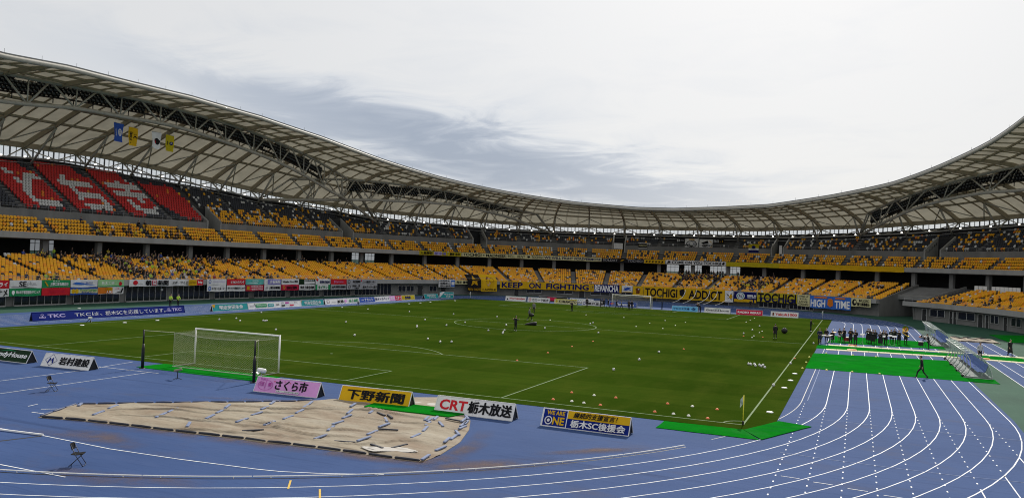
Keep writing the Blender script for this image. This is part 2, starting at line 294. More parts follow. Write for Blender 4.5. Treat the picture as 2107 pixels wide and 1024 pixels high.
G_MATS={'goal':[[-4.26,-56.08],[-4.36,-54.3],[9.7,-53.87],[4.74,-56.15]],'mid':[[15.4,-59.6],[15.24,-58.68],[20.04,-58.24],[20.26,-59.56]],'corner':[[30.18,-55.88],[30.17,-53.91],[34.19,-53.79],[35.18,-55.87]],'cornerR':[[34.21,-53.92],[35.59,-50.4],[37.28,-50.99],[35.28,-55.8]],'big':[[35.19,-10.13],[47.53,-7.66],[49.22,-23.98],[35.1,-23.8]],'strip':[[35.24,-1.2],[35.35,0.9],[55.08,-0.12],[54.8,-1.84]],'band':[[35.7,2.6],[36.7,16.23],[46,16.85],[49.04,8.75]]}
G_STRIPS=[[[36.48,0.6],[48.34,2.17],[52.11,1.82],[55.34,1.48]],[[36.42,-5.1],[47.72,-3.54],[51.25,-3.88],[54.39,-4.31]]]
G_PADS=[[38.98,1.57],[38.97,-4.3],[51.15,-3.67]]
G_DUG={'nf':[47.32,-21.65],'nb':[49.44,-21.02],'ff':[47.54,-5.72],'f2n':[47.5,9.36],'f2f':[47.55,25.2]}
G_BALLS=[[-28.58,-23.99],[-28.34,-21.49],[-25.7,-23.77],[-32.95,-11.82],[-24.29,-21.49],[-23.93,-21.6],[-24.03,-21.19],[-15.98,-29.21],[-32.77,5.93],[-27.99,5.78],[-21.2,6.48],[-14.5,7.71],[-6.38,-4.66],[-11.98,-5.09],[-8.1,-13.81],[-7.26,-15.25],[-5.96,-10.48],[-7.74,8.13],[-0.96,-3.95],[-16.69,-15.84],[-6.85,-28.32],[0.4,-26.27],[2.64,-27.85],[3.47,-27.07],[0.8,-12.98],[2.04,-11.24],[2.98,-13.76],[3.47,-14.93],[-0.74,-4.42],[4.52,-4.69],[6.53,7.08],[6.3,9],[11.59,-5.56],[26.6,23.67],[26.6,15.18],[26.35,8.24],[30.98,-25.1],[31.19,-25.35],[31.43,-24.94],[31.64,-26.05],[31.91,-25.51],[32.11,-26.08],[32.16,-25.2],[32.46,-26.72],[22.4,-21.36],[22.37,-28.63],[22.34,-36.32],[34.95,0.63],[34.13,-22.01],[34.09,-37]]
G_WDISCS=[[-32.64,-38.67],[-32.42,-33.74],[-32.46,-29.36],[-32.4,25.15],[-32.57,29.39],[-32.69,33.29],[-32.66,42.96],[34.93,-28.6],[34.93,-32.98],[34.83,-37.24],[34.89,-47.84],[-52.04,-23.83]]
G_OCONES=[[14.06,-15.46],[14.01,-22],[14.03,-28.67],[14,-35.62],[23.69,-16.18],[26.76,4.91],[28.99,5.1],[23.07,-48.23],[22.98,-51.28],[25.92,-51.42],[25.98,-48.42],[29.19,-48.61],[29.14,-51.66],[32.08,-51.9],[32.09,-48.78],[34.13,-16.93]]
G_WCONES=[[24.59,-48.39],[24.12,-51.23],[24.89,-51.31],[30.19,-51.68],[31.03,-51.74],[30.65,-48.63],[12.45,8.53],[12.46,16],[12.92,23.91],[16.1,8.2],[16.29,15.16],[16.21,22.67],[-0.09,25.51],[6.26,24.9],[-0.16,9.55],[23.64,43.59],[23.69,37.37],[23.68,32.36],[27.83,6.2],[27.91,3.6],[27.89,14.9],[27.84,12.24]]
G_YCONES=[[35.28,-14.51],[35.28,-19.48],[35.25,-24.38],[37.13,-24.2],[39.09,-24.02],[41.15,-23.83],[36.61,-9.5],[39.09,-9.35],[41.16,-9.26]]
G_POS={'arms':[2.99,-10.24],'carry':[-2.25,6.88],'grey':[-7.71,22.14],'dark':[-4.85,32.33],'bag1':[1.17,-0.75],'far1':[-7.33,48.14],'far2':[-5.21,50.08],'far3':[-4.31,49.02],'far4':[-3.68,49.93],'far5':[-1.38,47.51],'far6':[-0.53,47.61],'far7':[0.96,47.52],'far8':[1.36,48.08],'cam1':[12.21,54.52],'cam2':[13.19,51.75],'fence':[14.47,81.91],'coat':[30.49,4.28],'bag2':[30.77,13.89],'man2':[33.64,20.68],'walk':[44.19,-24.38],'photo':[46.76,4.14],'tripod':[46.19,4.25],'vest':[50.61,-4.61],'woman':[54.25,2.57],'staffa':[-48.62,-12.29],'staffb':[-48.48,-12.08],'b0':[35.55,1.54],'b1':[36.15,4.56],'b2':[36.77,6.62],'b3':[37.56,7.36],'b4':[38.04,5.62],'b5':[38.77,5.24],'b6':[39.27,2.95],'b7':[40.63,8.05],'b8':[40.83,7.16],'b9':[41.14,6.05],'b10':[41.4,7.34],'b11':[41.84,3.97],'b12':[42.51,6.62],'b13':[42.3,8.17],'b14':[43.18,9.71],'b15':[43.62,11.6],'b16':[43.92,7.57],'b17':[44.72,9.36],'stand1':[39.99,6.73],'chair1':[13.13,-74.91],'chair2':[-1.39,-65.16],'mic1':[0.66,-58.26],'mic2':[4.21,-53.7],'pole1':[-4.61,-56.21],'pole2':[5.18,-56.55],'corner1':[34.11,-53.3],'micw':[41.68,65.52]}
# ------------------------------------------------------------------ the ring of the stands: position s along it, d metres outward, z up
_CP = np.array([(-58,-110),(-59.2,-85),(-59.5,-58),(-59.5,-29),(-59.0,-3),(-57.2,17),(-54.4,35),(-51.3,50),(-46.5,64),(-39.5,75.5),(-30,83.5),(-18,88.3),(-5,90.3),(8,89.6),(21,86.7),(33,82.2),(43.8,76.2),(52,67.5),(58.2,57),(62.4,46),(65.2,33),(66.5,18),(66.5,2),(66,-15)], float)
def _ring():
    P = np.vstack([2*_CP[0]-_CP[1], _CP, 2*_CP[-1]-_CP[-2]]); o = []; n = 40
    for i in range(1, len(P)-2):
        a, b, c, d = P[i-1], P[i], P[i+1], P[i+2]
        for t in np.arange(n)/n: o.append(.5*((2*b)+(-a+c)*t+(2*a-5*b+4*c-d)*t*t+(-a+3*b-3*c+d)*t**3))
    o.append(P[-2]); Q = np.array(o)
    L = np.concatenate([[0], np.cumsum(np.hypot(*np.diff(Q, axis=0).T))]); S = np.arange(0, L[-1], .5)
    sm = lambda a, k=21: np.convolve(np.pad(a, k, mode='reflect', reflect_type='odd'), np.hanning(2*k+1)/np.hanning(2*k+1).sum(), 'same')[k:-k]
    X, Y = sm(np.interp(S, L, Q[:, 0])), sm(np.interp(S, L, Q[:, 1])); tx, ty = np.gradient(X), np.gradient(Y); m = np.hypot(tx, ty)
    return S, X, Y, -ty/m, tx/m
R_S, R_X, R_Y, R_NX, R_NY = _ring()
def rp(s, d, z): 
    return (float(np.interp(s, R_S, R_X)+d*np.interp(s, R_S, R_NX)), float(np.interp(s, R_S, R_Y)+d*np.interp(s, R_S, R_NY)), float(z))
def rn(s): return Vector((float(np.interp(s, R_S, R_NX)), float(np.interp(s, R_S, R_NY)), 0)).normalized()
def stretch(s, d):
    a, b = Vector(rp(s-.5, d, 0)), Vector(rp(s+.5, d, 0)); return (b-a).length
tab = lambda T: (lambda s: float(np.interp(s, [a for a, _ in T], [b for _, b in T])))
f_n, f_gb, f_gt, f_edge = tab(TOPN+[[318, 11.5]]), tab(GLB+[[318, 21.5]]), tab(GLT+[[318, 22.6]]), tab([[a, b-.42] for a, b in EDGE]+[[325, 34.6]])
dTop = lambda s: 16.5+.8*f_n(s); zTop = lambda s: 13.7+.5*f_n(s); dE = lambda s: dTop(s)+2.0; zE = lambda s: f_gt(s)+.8
def roof_z(s, d):
    e = dE(s); t = (e-d)/e; hi = min(max((e-20.5)/9, 0), 1)
    a = np.interp(t, [0, .16, .45, .62, .82, 1], [0, .27, .76, 1.0, 1.03, 1.0]); b = np.interp(t, [0, .18, .45, .64, .82, 1], [0, .42, .74, .88, .96, 1])
    return zE(s)+(f_edge(s)-zE(s))*(a*hi+b*(1-hi))
roof_t = lambda s, t, dz=0: rp(s, dE(s)*(1-t), roof_z(s, dE(s)*(1-t))+dz)
S0, S1 = 62.0, 334.0
GAP0, GAP1 = 278.6, 286.3
rng = lambda a, b, st: [a+(b-a)*k/max(1, round((b-a)/st)) for k in range(max(1, round((b-a)/st))+1)]
def band_strip(mb, ss, prof, mi=0):
    """prof: list of functions s -> (d, z), swept along ss"""
    mb.grid([[rp(s, *p(s)) for s in ss] for p in prof], mi)
K = lambda d, z: (lambda s: (d, z))
concrete = mixmat('concrete', [(.21, .21, .205), ((.12, .12, .115), .4, (1, 1, .25), .40, .75, .8), ((.27, .27, .26), 2.5, (1, 1, .5), .55, .8, .5)], rough=.9, bump=.15, bscale=8)
concrete_l = mixmat('pale_concrete', [(.33, .33, .32), ((.22, .22, .21), .5, (1, 1, .2), .42, .75, .7)], rough=.85, bump=.1, bscale=8)
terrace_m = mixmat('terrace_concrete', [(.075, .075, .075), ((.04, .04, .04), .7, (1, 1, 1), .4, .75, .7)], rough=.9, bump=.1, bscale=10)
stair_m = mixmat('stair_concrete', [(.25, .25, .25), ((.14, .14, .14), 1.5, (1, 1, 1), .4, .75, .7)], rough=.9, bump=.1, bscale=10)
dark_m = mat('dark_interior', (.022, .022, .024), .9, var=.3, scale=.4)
steel = mat('painted_steel', (.42, .40, .35), .5, var=.08, scale=2)
steel_b = mat('rib_steel', (.36, .31, .225), .6, var=.12, scale=.8)
steel_g = mat('grey_steel', (.36, .36, .36), .45, metal=.3, var=.1, scale=3)
black_m = mat('black_paint', (.012, .012, .013), .5, var=.3, scale=4)
white_m = mat('white_paint', (.78, .78, .76), .45, var=.05, scale=3)
membrane = shader_mix('roof_membrane', (.455, .43, .345), 'ShaderNodeBsdfTranslucent', .22)
pane_m = shader_mix('glass_pane', (.72, .80, .88), 'ShaderNodeBsdfTransparent', .78, tcol=(.92, .96, 1))
pane_d = shader_mix('dim_pane', (.10, .11, .12), 'ShaderNodeBsdfTransparent', .30, tcol=(.8, .85, .9))  # darker, less transparent pane for the left concourse windows
pane_h = shader_mix('hazy_pane', (.30, .32, .33), 'ShaderNodeBsdfTransparent', .42, tcol=(.85, .9, .95))
glass_d = mat('dark_glass', (.012, .014, .016), .12, var=.2, scale=2, spec=.6)
alu = mat('aluminium', (.5, .5, .5), .4, metal=.6, var=.08, scale=5)
lamp_m = mat('lit_lamp', (1, .95, .85), .5, emit=5)

STAND = thing('stadium_stand', 'grey two-tier concrete stand curving round the pitch under a pale ribbed roof', 'stand')
def part(mb, name, m, parent=None, smooth=False): return mb.build(name, m, parent or STAND, smooth)

LOW_AISLE = [71.5, 80.2, 88.9, 96.4, 104.9, 114.3, 121.5, 128.6, 135.8, 143.8, 151.8, 161.6, 170.1, 177.8, 185.8, 193.6, 201.4, 208.9, 216.3, 224.2, 232.5, 240.1, 247.5, 254.8, 262.1, 269.7, 275.8, 289.2, 295.5, 302.0, 308.5, 315.0, 322]
UP_AISLE = [78.1] + RIB_S + [310, 317]
UPF_A = [71.5, 80.0, 88.4] + UPF_AISLE + [304.5, 311.5]
low_row = lambda i: (.35+.8*i, 2.75+.207*i)          # front edge d, floor z
upf_row = lambda i: (12.05+.8*i, 9.15+.55*i)
up_row = lambda i: (16.8+.8*i, 13.3+.5*i)
VOM = [(127.4, 130.0), (160.0, 162.6), (190.0, 192.4), (217.0, 219.2), (249.4, 251.6), (277.9, 280.1)]
def in_vom(s, m=0): return any(a-m < s < b+m for a, b in VOM)

def terraces():
    # lower terrace: 16 steps
    for a, b in ((S0, GAP0), (GAP1, S1)):
        mb = MB(); ss = rng(a, b, 1.5); prof = [K(.12, 2.75)]
        for i in range(16):
            d, z = low_row(i); prof += [K(d if i else .12, z), K(d+.8, z)]
        prof += [K(13.15, 5.9), K(22, 5.9)]
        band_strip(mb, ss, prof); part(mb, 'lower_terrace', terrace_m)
    mb = MB(); ss = rng(GAP0, GAP1, 1.2); prof = [K(6.0, 3.4), K(6.0, 4.1)]
    for i in range(8, 16):
        d, z = low_row(i); prof += [K(d-.3, z-.1), K(d+.5, z-.1)]
    prof += [K(13.15, 5.9), K(22, 5.9)]
    band_strip(mb, ss, prof); band_strip(mb, ss, [K(6.0, 3.4), K(22, 3.4)]); part(mb, 'bare_terrace', concrete)
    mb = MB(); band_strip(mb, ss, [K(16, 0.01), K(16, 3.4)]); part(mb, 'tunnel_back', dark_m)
    for s, sg in ((GAP0, -1), (GAP1, 1)):
        mb = MB(); top = [(0, 3.35)]+[(low_row(i)[0]+.4, low_row(i)[1]+.55) for i in range(16)]
        for k in (0, sg*.3):
            mb.poly([rp(s+k, .3, 0)]+[rp(s+k, d, z) for d, z in top]+[rp(s+k, 14, 0)])
        for (d0, z0), (d1, z1) in zip([(.3, 0)]+top, top): mb.quad(rp(s, d0, z0), rp(s+sg*.3, d0, z0), rp(s+sg*.3, d1, z1), rp(s, d1, z1))
        part(mb, 'tunnel_wall', concrete)
    # fronts
    for a, b in ((S0, GAP0+.3), (GAP1-1.2, S1)):
        mb = MB(); ss = rng(a, b, 1.5)
        band_strip(mb, ss, [K(.12, 2.45), K(-1.1, 2.5), K(-1.1, 3.36), K(-.85, 3.36), K(-.85, 2.75), K(.12, 2.75)])
        for s in (a, b): mb.poly([rp(s, d, z) for d, z in ((.12, 2.45), (-1.1, 2.5), (-1.1, 3.36), (-.85, 3.36), (-.85, 2.75), (.12, 2.75))])
        part(mb, 'lower_parapet', concrete_l)
        mb = MB()
        for s in rng(a+.3, b-.3, 2.0): mb.tube([rp(s, -.97, 3.36), rp(s, -.97, 3.95)], .025, 5)
        for z in (3.65, 3.95): mb.tube([rp(s, -.97, z) for s in rng(a+.2, b-.2, 2)], .022, 5)
        part(mb, 'railing', steel_g)
    # upper front terrace and fascia
    mb = MB(); ss = rng(S0, S1, 1.5)
    band_strip(mb, ss, [K(22.0, 8.72), K(11.5, 8.82), K(11.38, 8.9), K(11.38, 9.78), K(11.62, 9.78), K(11.62, 9.12)]); part(mb, 'upper_parapet', concrete_l)
    mb = MB(); prof = [K(11.62, 9.15)]
    for i in range(5):
        d, z = upf_row(i); prof += [K(d if i else 11.62, z), K(d+.8, z)]
    prof += [K(16.25, 11.35)]
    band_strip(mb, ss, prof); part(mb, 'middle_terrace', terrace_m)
    # concrete wall behind it, with openings at the vomitories
    cuts = [S0]+[x for v in VOM for x in v]+[S1]
    for a, b in zip(cuts[0::2], cuts[1::2]):
        mb = MB(); ss = rng(a, b, 1.5); band_strip(mb, ss, [K(16.25, 11.3), K(16.25, 13.32), K(16.45, 13.32), K(16.45, 13.0)]); part(mb, 'middle_wall', concrete)
        mb = MB()
        for s in rng(a+.2, b-.2, 1.8): mb.tube([rp(s, 16.35, 13.3), rp(s, 16.35, 14.0)], .022, 5)
        for z in (13.65, 14.0): mb.tube([rp(s, 16.35, z) for s in rng(a+.1, b-.1, 2)], .02, 5)
        part(mb, 'railing', steel_g)
    # upper terrace: rows depend on the height of the stand
    mb = MB(); step = 1.0
    for s in np.arange(S0, S1, step):
        sm = s+step/2; nr = int(math.floor(f_n(sm)+.2))+1; v = in_vom(sm); ss = [s, s+step]; i0 = 5 if v else 0
        if v: i0 = min(i0, nr)
        prof = [K(16.45, 11.9 if v else 13.3)] if not v else [K(16.25, 11.9), K(16.8+.8*i0, 11.9)]
        for i in range(i0, nr):
            d, z = up_row(i); prof += [K(d if (i or v) else 16.45, z), K(d+.8, z)]
        prof += [lambda q, n=nr: (16.8+.8*n, 13.3+.5*(n-1)), lambda q, n=nr: (max(dE(q), 16.8+.8*n+.1), 13.3+.5*(n-1)+.05)]
        band_strip(mb, ss, prof)
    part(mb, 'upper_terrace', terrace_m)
    for a, b in VOM:
        sm = (a+b)/2; nr = int(math.floor(f_n(sm)+.2))+1; k = min(5, nr); d1 = 16.8+.8*k; zt = 13.3+.5*k
        for s, sg in ((a, -1), (b, 1)):
            mb = MB(); pts = [(16.1, 11.4), (16.1, 13.6), (d1, zt+.75), (d1, 11.4)]
            for q in (0, sg*.22): mb.poly([rp(s+q, d, z) for d, z in pts])
            mb.quad(*[rp(s+q, d, z) for q, (d, z) in ((0, pts[1]), (sg*.22, pts[1]), (sg*.22, pts[2]), (0, pts[2]))])
            mb.quad(*[rp(s+q, d, z) for q, (d, z) in ((0, pts[0]), (sg*.22, pts[0]), (sg*.22, pts[1]), (0, pts[1]))])
            part(mb, 'stairwell_wall', concrete_l)
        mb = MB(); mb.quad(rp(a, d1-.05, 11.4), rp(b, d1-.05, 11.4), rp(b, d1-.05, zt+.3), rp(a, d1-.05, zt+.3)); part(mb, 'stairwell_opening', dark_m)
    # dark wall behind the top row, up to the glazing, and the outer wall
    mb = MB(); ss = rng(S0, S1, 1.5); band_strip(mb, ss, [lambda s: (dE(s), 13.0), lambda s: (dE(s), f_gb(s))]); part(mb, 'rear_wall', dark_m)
    # concourse
    mb = MB(); op = [(100.6, 101.9), (102.6, 104.4), (167.0, 168.4), (170.0, 171.6), (175.2, 177.2), (227.6, 229.6), (231.0, 232.6), (236.5, 240.8)]
    op = [(99.4, 101.0), (101.6, 103.2), (166.5, 168.2), (169.6, 171.8), (227.2, 229.6), (230.6, 234.0), (235.6, 241.6)]
    cuts = [S0]+[x for v in op for x in v]+[S1]
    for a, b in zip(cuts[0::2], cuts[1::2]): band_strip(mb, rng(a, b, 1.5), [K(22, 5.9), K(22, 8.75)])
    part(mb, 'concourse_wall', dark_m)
    for a, b in op:
        mb = MB()
        for s in rng(a, b, .8): mb.bar(rp(s, 22, 5.9), rp(s, 22, 8.75), .08, .08)
        for z in (7.0, 8.2): mb.tube([rp(s, 22, z) for s in rng(a, b, 1)], .04, 5)
        o = part(mb, 'window_frame', black_m)
        mb = MB(); mb.quad(rp(a, 22.1, 5.9), rp(b, 22.1, 5.9), rp(b, 22.1, 8.75), rp(a, 22.1, 8.75)); part(mb, 'pane', pane_d if a < 110 else pane_h, o)
    mb = MB(); band_strip(mb, rng(S0, S1, 1.5), [K(22.3, 5.9), K(30, 5.9)]); part(mb, 'outer_deck', concrete)
    cols = [70, 78.8, 87.5, 96.0, 104.8, 113.3, 121.7, 129.6, 138.0, 146.8, 155.3, 163.0, 170.7, 178.7, 186.0, 192.5, 198.8, 205.1, 212.0, 219.1, 226.8, 233.8, 241.2, 248.8, 256.8, 263.8, 271.3, 277.5, 283.6, 290.0, 297, 304]
    for s in cols:
        mb = MB(); n = rn(s); t = Vector((-n.y, n.x, 0)); mb.obox(Vector(rp(s, 13.5, 7.3)), t*.42, n*.35, Vector((0, 0, 1.45))); part(mb, 'column', concrete)
    # aisle stairs
    for A, row, n_of, nm in ((LOW_AISLE, low_row, lambda s: 16, 1.0), (UPF_A, upf_row, lambda s: 5, .9), (UP_AISLE, up_row, lambda s: int(math.floor(f_n(s)+.2))+1, 1.0)):
        for s in A:
            if row is up_row and in_vom(s, .8): continue
            mb = MB(); n = rn(s); t = Vector((-n.y, n.x, 0))
            for i in range(n_of(s)):
                d, z = row(i)
                for h in (0, 1): mb.obox(Vector(rp(s, d+.2+.4*h, z+.02+.06*h)), t*.5, n*.2, Vector((0, 0, .06)))
            part(mb, 'stairway', stair_m)
    for k, s in enumerate(rng(289.6, 297.8, .82)):
        if k == 3: continue
        mb = MB(); n = rn(s); t = Vector((-n.y, n.x, 0)); mb.obox(Vector(rp(s, 11.2, 6.15)), t*.44, n*.02, Vector((0, 0, .55))); part(mb, 'barrier_panel', white_m)
    # ground-floor front wall: glazed bays left and far, plain concrete with windows elsewhere
    for a, b in ((S0, GAP0), (GAP1, S1)):
        mb = MB(); band_strip(mb, rng(a, b, 1.5), [K(.3, 0), K(.3, 2.5)]); part(mb, 'front_wall', concrete)
    mb = MB(); mb.quad(rp(GAP1, .3, 0), rp(GAP1, 5, 0), rp(GAP1, 5, 2.5), rp(GAP1, .3, 2.5)); part(mb, 'front_wall', concrete)
    def bay(a, b, w):
        mb = MB(); band_strip(mb, rng(a, b, 1.5), [K(.22, .12), K(.22, 2.48)]); o = part(mb, 'glazed_bay', glass_d)
        mb = MB()
        for s in rng(a, b, w): mb.bar(rp(s, .17, .05), rp(s, .17, 2.48), .07, .07)
        part(mb, 'mullion', alu, o); mb = MB(); mb.grid([[rp(s, d, z) for s in rng(a, b, 1.5)] for d, z in ((.2, .16), (.02, .16), (.02, 0))]); part(mb, 'sill', alu, o)
    s = 66.0
    while s < 156:
        bay(s, s+7.3, 1.04); s += 8.4
    for a, b in ((157.2, 160.4), (252.5, 258.6), (259.3, 264.6)): bay(a, b, .95)
    def window(a, b, z0, z1):
        mb = MB(); mb.quad(rp(a, .24, z0), rp(b, .24, z0), rp(b, .24, z1), rp(a, .24, z1)); o = part(mb, 'window', glass_d)
        mb = MB()
        for p, q in (((a, z0), (b, z0)), ((a, z1), (b, z1)), ((a, z0), (a, z1)), ((b, z0), (b, z1)), (((a+b)/2, z0), ((a+b)/2, z1))): mb.bar(rp(p[0], .2, p[1]), rp(q[0], .2, q[1]), .09, .09)
        part(mb, 'window_frame', alu, o)
    def door(a, b, z1=2.05):
        mb = MB(); mb.quad(rp(a, .24, .02), rp(b, .24, .02), rp(b, .24, z1), rp(a, .24, z1)); o = part(mb, 'door', mat('door_paint', (.03, .032, .035), .5, var=.2, scale=2))
        mb = MB(); mb.bar(rp(a, .2, 0), rp(a, .2, z1), .08, .08); mb.bar(rp(b, .2, 0), rp(b, .2, z1), .08, .08); mb.bar(rp(a, .2, z1), rp(b, .2, z1), .08, .08); part(mb, 'door_frame', alu, o)
        mb = MB(); mb.box(rp(b-.12, .16, 1.0), (.05, .05, .14)); part(mb, 'handle', alu, o)
    for a, b in ((162.5, 164.6), (164.9, 167), (171.5, 173.5), (197.5, 201.2), (204.8, 208.6), (213, 217.6), (220, 222.6)): window(a, b, .75, 2.0)
    for a, b in ((168, 169.6), (174.6, 176.2), (194.4, 195.6), (210.2, 211.6), (227, 228.6), (234, 236), (243.5, 245.5)): door(a, b)
    for a, b in ((290.4, 294.0), (297.4, 301.8), (305.9, 308.1), (311.6, 314.5)): window(a, b, .9, 2.2)
    for a, b in ((288.5, 289.6), (295.2, 296.0), (296.2, 297.0), (302.6, 303.9), (304.6, 305.5), (309.5, 310.6)): door(a, b, 2.15)
    for s in (82, 97, 106, 123.5, 139.8): 
        mb = MB(); mb.box(rp(s, .14, 1.75), (.05, .42, .3), math.atan2(rn(s).y, rn(s).x)); part(mb, 'notice', white_m)
terraces()

def roof():
    R = bpy.data.objects.new('roof', None); COL.objects.link(R); R.parent = STAND
    ss = rng(S0, S1, 1.2); TS = [0, .04, .08, .12, .16, .22, .28, .34, .4, .46, .52, .58, .64, .7, .76, .82, .88, .94, 1]
    mb = MB(); mb.grid([[roof_t(s, t) for s in ss] for t in TS]); part(mb, 'membrane', membrane, R, True)
    ribs = [69.7, 78.1] + RIB_S + [309.5, 315.5, 321.5]
    for s in ribs:
        mb = MB(); n = rn(s); t = Vector((-n.y, n.x, 0)); lo, hi = [], []
        for k in range(25):
            q = k/24; dep = .95-.35*q if q < .86 else .65-.4*(q-.86)/.14
            lo.append(Vector(roof_t(s, q*.985, -.12-dep))); hi.append(Vector(roof_t(s, q*.985, -.1)))
        mb.grid([[p+t*.16*g for p in l] for l, g in ((lo, -1), (hi, -1), (hi, 1), (lo, 1))]+[[p+t*.16*-1 for p in lo]]); part(mb, 'rib', steel_b, R)
    for k, t in enumerate((.27, .43, .58, .72, .86)):
        mb = MB(); dz = -.34
        mb.grid([[roof_t(s, t+a*.0042, dz+b) for s in ss] for a, b in ((-1, -.12), (-1, .2), (1, .2), (1, -.12), (-1, -.12))]); part(mb, 'purlin', steel_b, R)
    mb = MB(); mb.grid([[rp(s, dE(s)+a, zE(s)+b) for s in ss] for a, b in ((-.25, -.85), (-.25, .05), (.3, .05), (.3, -.85), (-.25, -.85))]); part(mb, 'eave_beam', steel_b, R)
    for a, b in zip(ribs, ribs[1:]):
        for f in (1/3, 2/3):
            s = a+(b-a)*f; n = rn(s); t = Vector((-n.y, n.x, 0)); mb = MB()
            for sg in (-.11, .11):
                lo = [Vector(roof_t(s, q/18*.98, -.24))+t*sg for q in range(19)]; hi = [Vector(roof_t(s, q/18*.98, -.08))+t*sg for q in range(19)]
                mb.grid([[p+t*.028*g for p in l] for l, g in ((lo, -1), (hi, -1), (hi, 1), (lo, 1), (lo, -1))])
            part(mb, 'rafter', steel_b, R)
    mb = MB(); mb.tube([rp(s, -.1, f_edge(s)-.1) for s in ss], .34, 10); part(mb, 'edge_tube', steel, R, True)
    mb = MB(); mb.grid([[rp(s, d, f_edge(s)+z) for s in ss] for d, z in ((-.2, .22), (-.2, .42), (.6, .46), (.6, .22), (-.2, .22))]); part(mb, 'gutter', mat('gutter_grey', (.2, .2, .2), .5, var=.2, scale=1), R)
    for s in rng(80, 320, 5): 
        mb = MB(); mb.tube([rp(s, 0, f_edge(s)+.4), rp(s, 0, f_edge(s)+.95)], .025, 5); part(mb, 'lightning_rod', steel_g, R)
    # props from the ribs to the top of the terrace
    pz = lambda s: (dTop(s)-.35, zTop(s)+.62)
    for k, s in enumerate(ribs):
        Nn = Vector(roof_t(s, .27, -1.05)); B = Vector(rp(s, *pz(s))); E = Vector(rp(s, dE(s)-.1, zE(s)-.85)); Bf = B-Vector((0, 0, .9)); mb = MB()
        mb.tube([Nn, Bf], .19, 8); mb.tube([E, B+Vector((0, 0, .1))], .15, 8)
        part(mb, 'prop', steel, R, True)
        for j in (-1, 1):
            if 0 <= k+j < len(ribs):
                h = (s+ribs[k+j])/2; mb = MB(); mb.tube([Nn+Vector((0, 0, .3)), rp(h, dE(h)-.2, zE(h)-.5)], .11, 6); mb.tube([E, rp(h, *pz(h))], .10, 6); part(mb, 'brace', steel, R, True)
    mb = MB(); mb.tube([rp(s, *pz(s)) for s in ss], .17, 8); mb.tube([rp(s, pz(s)[0], pz(s)[1]-.75) for s in ss], .06, 6); part(mb, 'terrace_pipe', steel_g, R, True)
    for s in rng(74.5, 312, 3.95):
        d, z = pz(s); mb = MB(); mb.ellipsoid(rp(s, d-.1, z+.26), (.17, .17, .13), 8, 5); part(mb, 'lamp', lamp_m, R, True)
    # clerestory: one glazed bay between each pair of ribs, with slim mullions
    mm = mat('mullion_grey', (.16, .17, .19), .5, var=.1, scale=2)
    for a, b in zip(ribs, ribs[1:]):
        bs = rng(a, b, 1.2); mb = MB(); mb.grid([[rp(s, dE(s)+.05, f(s)) for s in bs] for f in (f_gb, f_gt)]); G = part(mb, 'clerestory_window', pane_m)
        n = max(4, 2*round((b-a)*stretch(a, dE(a))/2)); mb = MB()
        for k in range(n):
            s = a+(b-a)*k/n; mb.bar(rp(s, dE(s), f_gb(s)-.02), rp(s, dE(s), f_gt(s)+.02), .24 if k % 2 == 0 else .09, .12, up=rn(s))
        mb.grid([[rp(s, dE(s)+o, f_gb(s)+z) for s in bs] for o, z in ((-.07, -.06), (-.07, .05), (.04, .05))]); part(mb, 'window_frame', mm, G)
    # keel trusses
    bn = dict(A=[(-69.4, -29, 28.2)], B=[], C=[])
    def lerp_poly(P, u):
        P = [Vector(p) for p in P]; L = [0]
        for a, b in zip(P, P[1:]): L.append(L[-1]+(b-a).length)
        u *= L[-1]
        for i in range(len(P)-1):
            if u <= L[i+1]+1e-9: return P[i].lerp(P[i+1], (u-L[i])/(L[i+1]-L[i]))
        return P[-1]
    for key in 'ABC':
        T = bpy.data.objects.new('keel_truss', None); COL.objects.link(T); T.parent = STAND
        top = [Vector(p) for p in TRUSS[key]['top']]; bot = [Vector(p) for p in TRUSS[key]['bot']]
        if key == 'A': top = [Vector((-70, -45, 30.6))]+top; bot = [Vector((-70, -45, 26.6))]+bot
        if key == 'C': top = top+[Vector((72, 50, 28.6))]; bot = bot+[Vector((72, 50, 24.2))]
        def fine(P, n=6):
            P = [2*P[0]-P[1]]+P+[2*P[-1]-P[-2]]; o = []
            for i in range(1, len(P)-2):
                a, b, c, d = P[i-1:i+3]
                for k in range(n): t = k/n; o.append(.5*((2*b)+(-a+c)*t+(2*a-5*b+4*c-d)*t*t+(-a+3*b-3*c+d)*t**3))
            return o+[P[-2]]
        mb = MB(); mb.tube(fine(top), .29, 10); part(mb, 'top_chord', steel, T, True)
        mb = MB(); mb.tube(fine(bot), .31, 10); part(mb, 'bottom_chord', steel, T, True)
        ft, fb = fine(top), fine(bot)
        nb = {'A': 14, 'B': 9, 'C': 6}[key]; us = [(k+.5)/nb for k in range(nb)]
        if key == 'B': u0, u1 = .10, .86
        elif key == 'C': u0, u1 = .08, 1
        else: u0, u1 = 0, .88
        for k in range(nb):
            ub = u0+(u1-u0)*(k+.5)/nb; Pb = lerp_poly(fb, ub); ta, tb, tm = (k+.02)/nb, (k+.98)/nb, (k+.55)/nb
            for u in (ta, tm, tb):
                mb = MB(); mb.tube([Pb, lerp_poly(ft, u)], .15 if u != tm else .11, 7); part(mb, 'web', steel, T, True)
        for e, P, Q in ((0, ft[0], fb[0]), (-1, ft[-1], fb[-1])):
            if (key, e) in (('A', 0), ('C', -1)): continue
            for w in (-1, 1):
                n = Vector((P.y-Q.y, Q.x-P.x, 0)).normalized()*.8*w
                mb = MB(); mb.tube([P+n*.3, Q+n*.2], .17, 7); part(mb, 'end_post', steel, T, True)
        # catwalk with floodlight racks hung just behind the truss
        cw = []
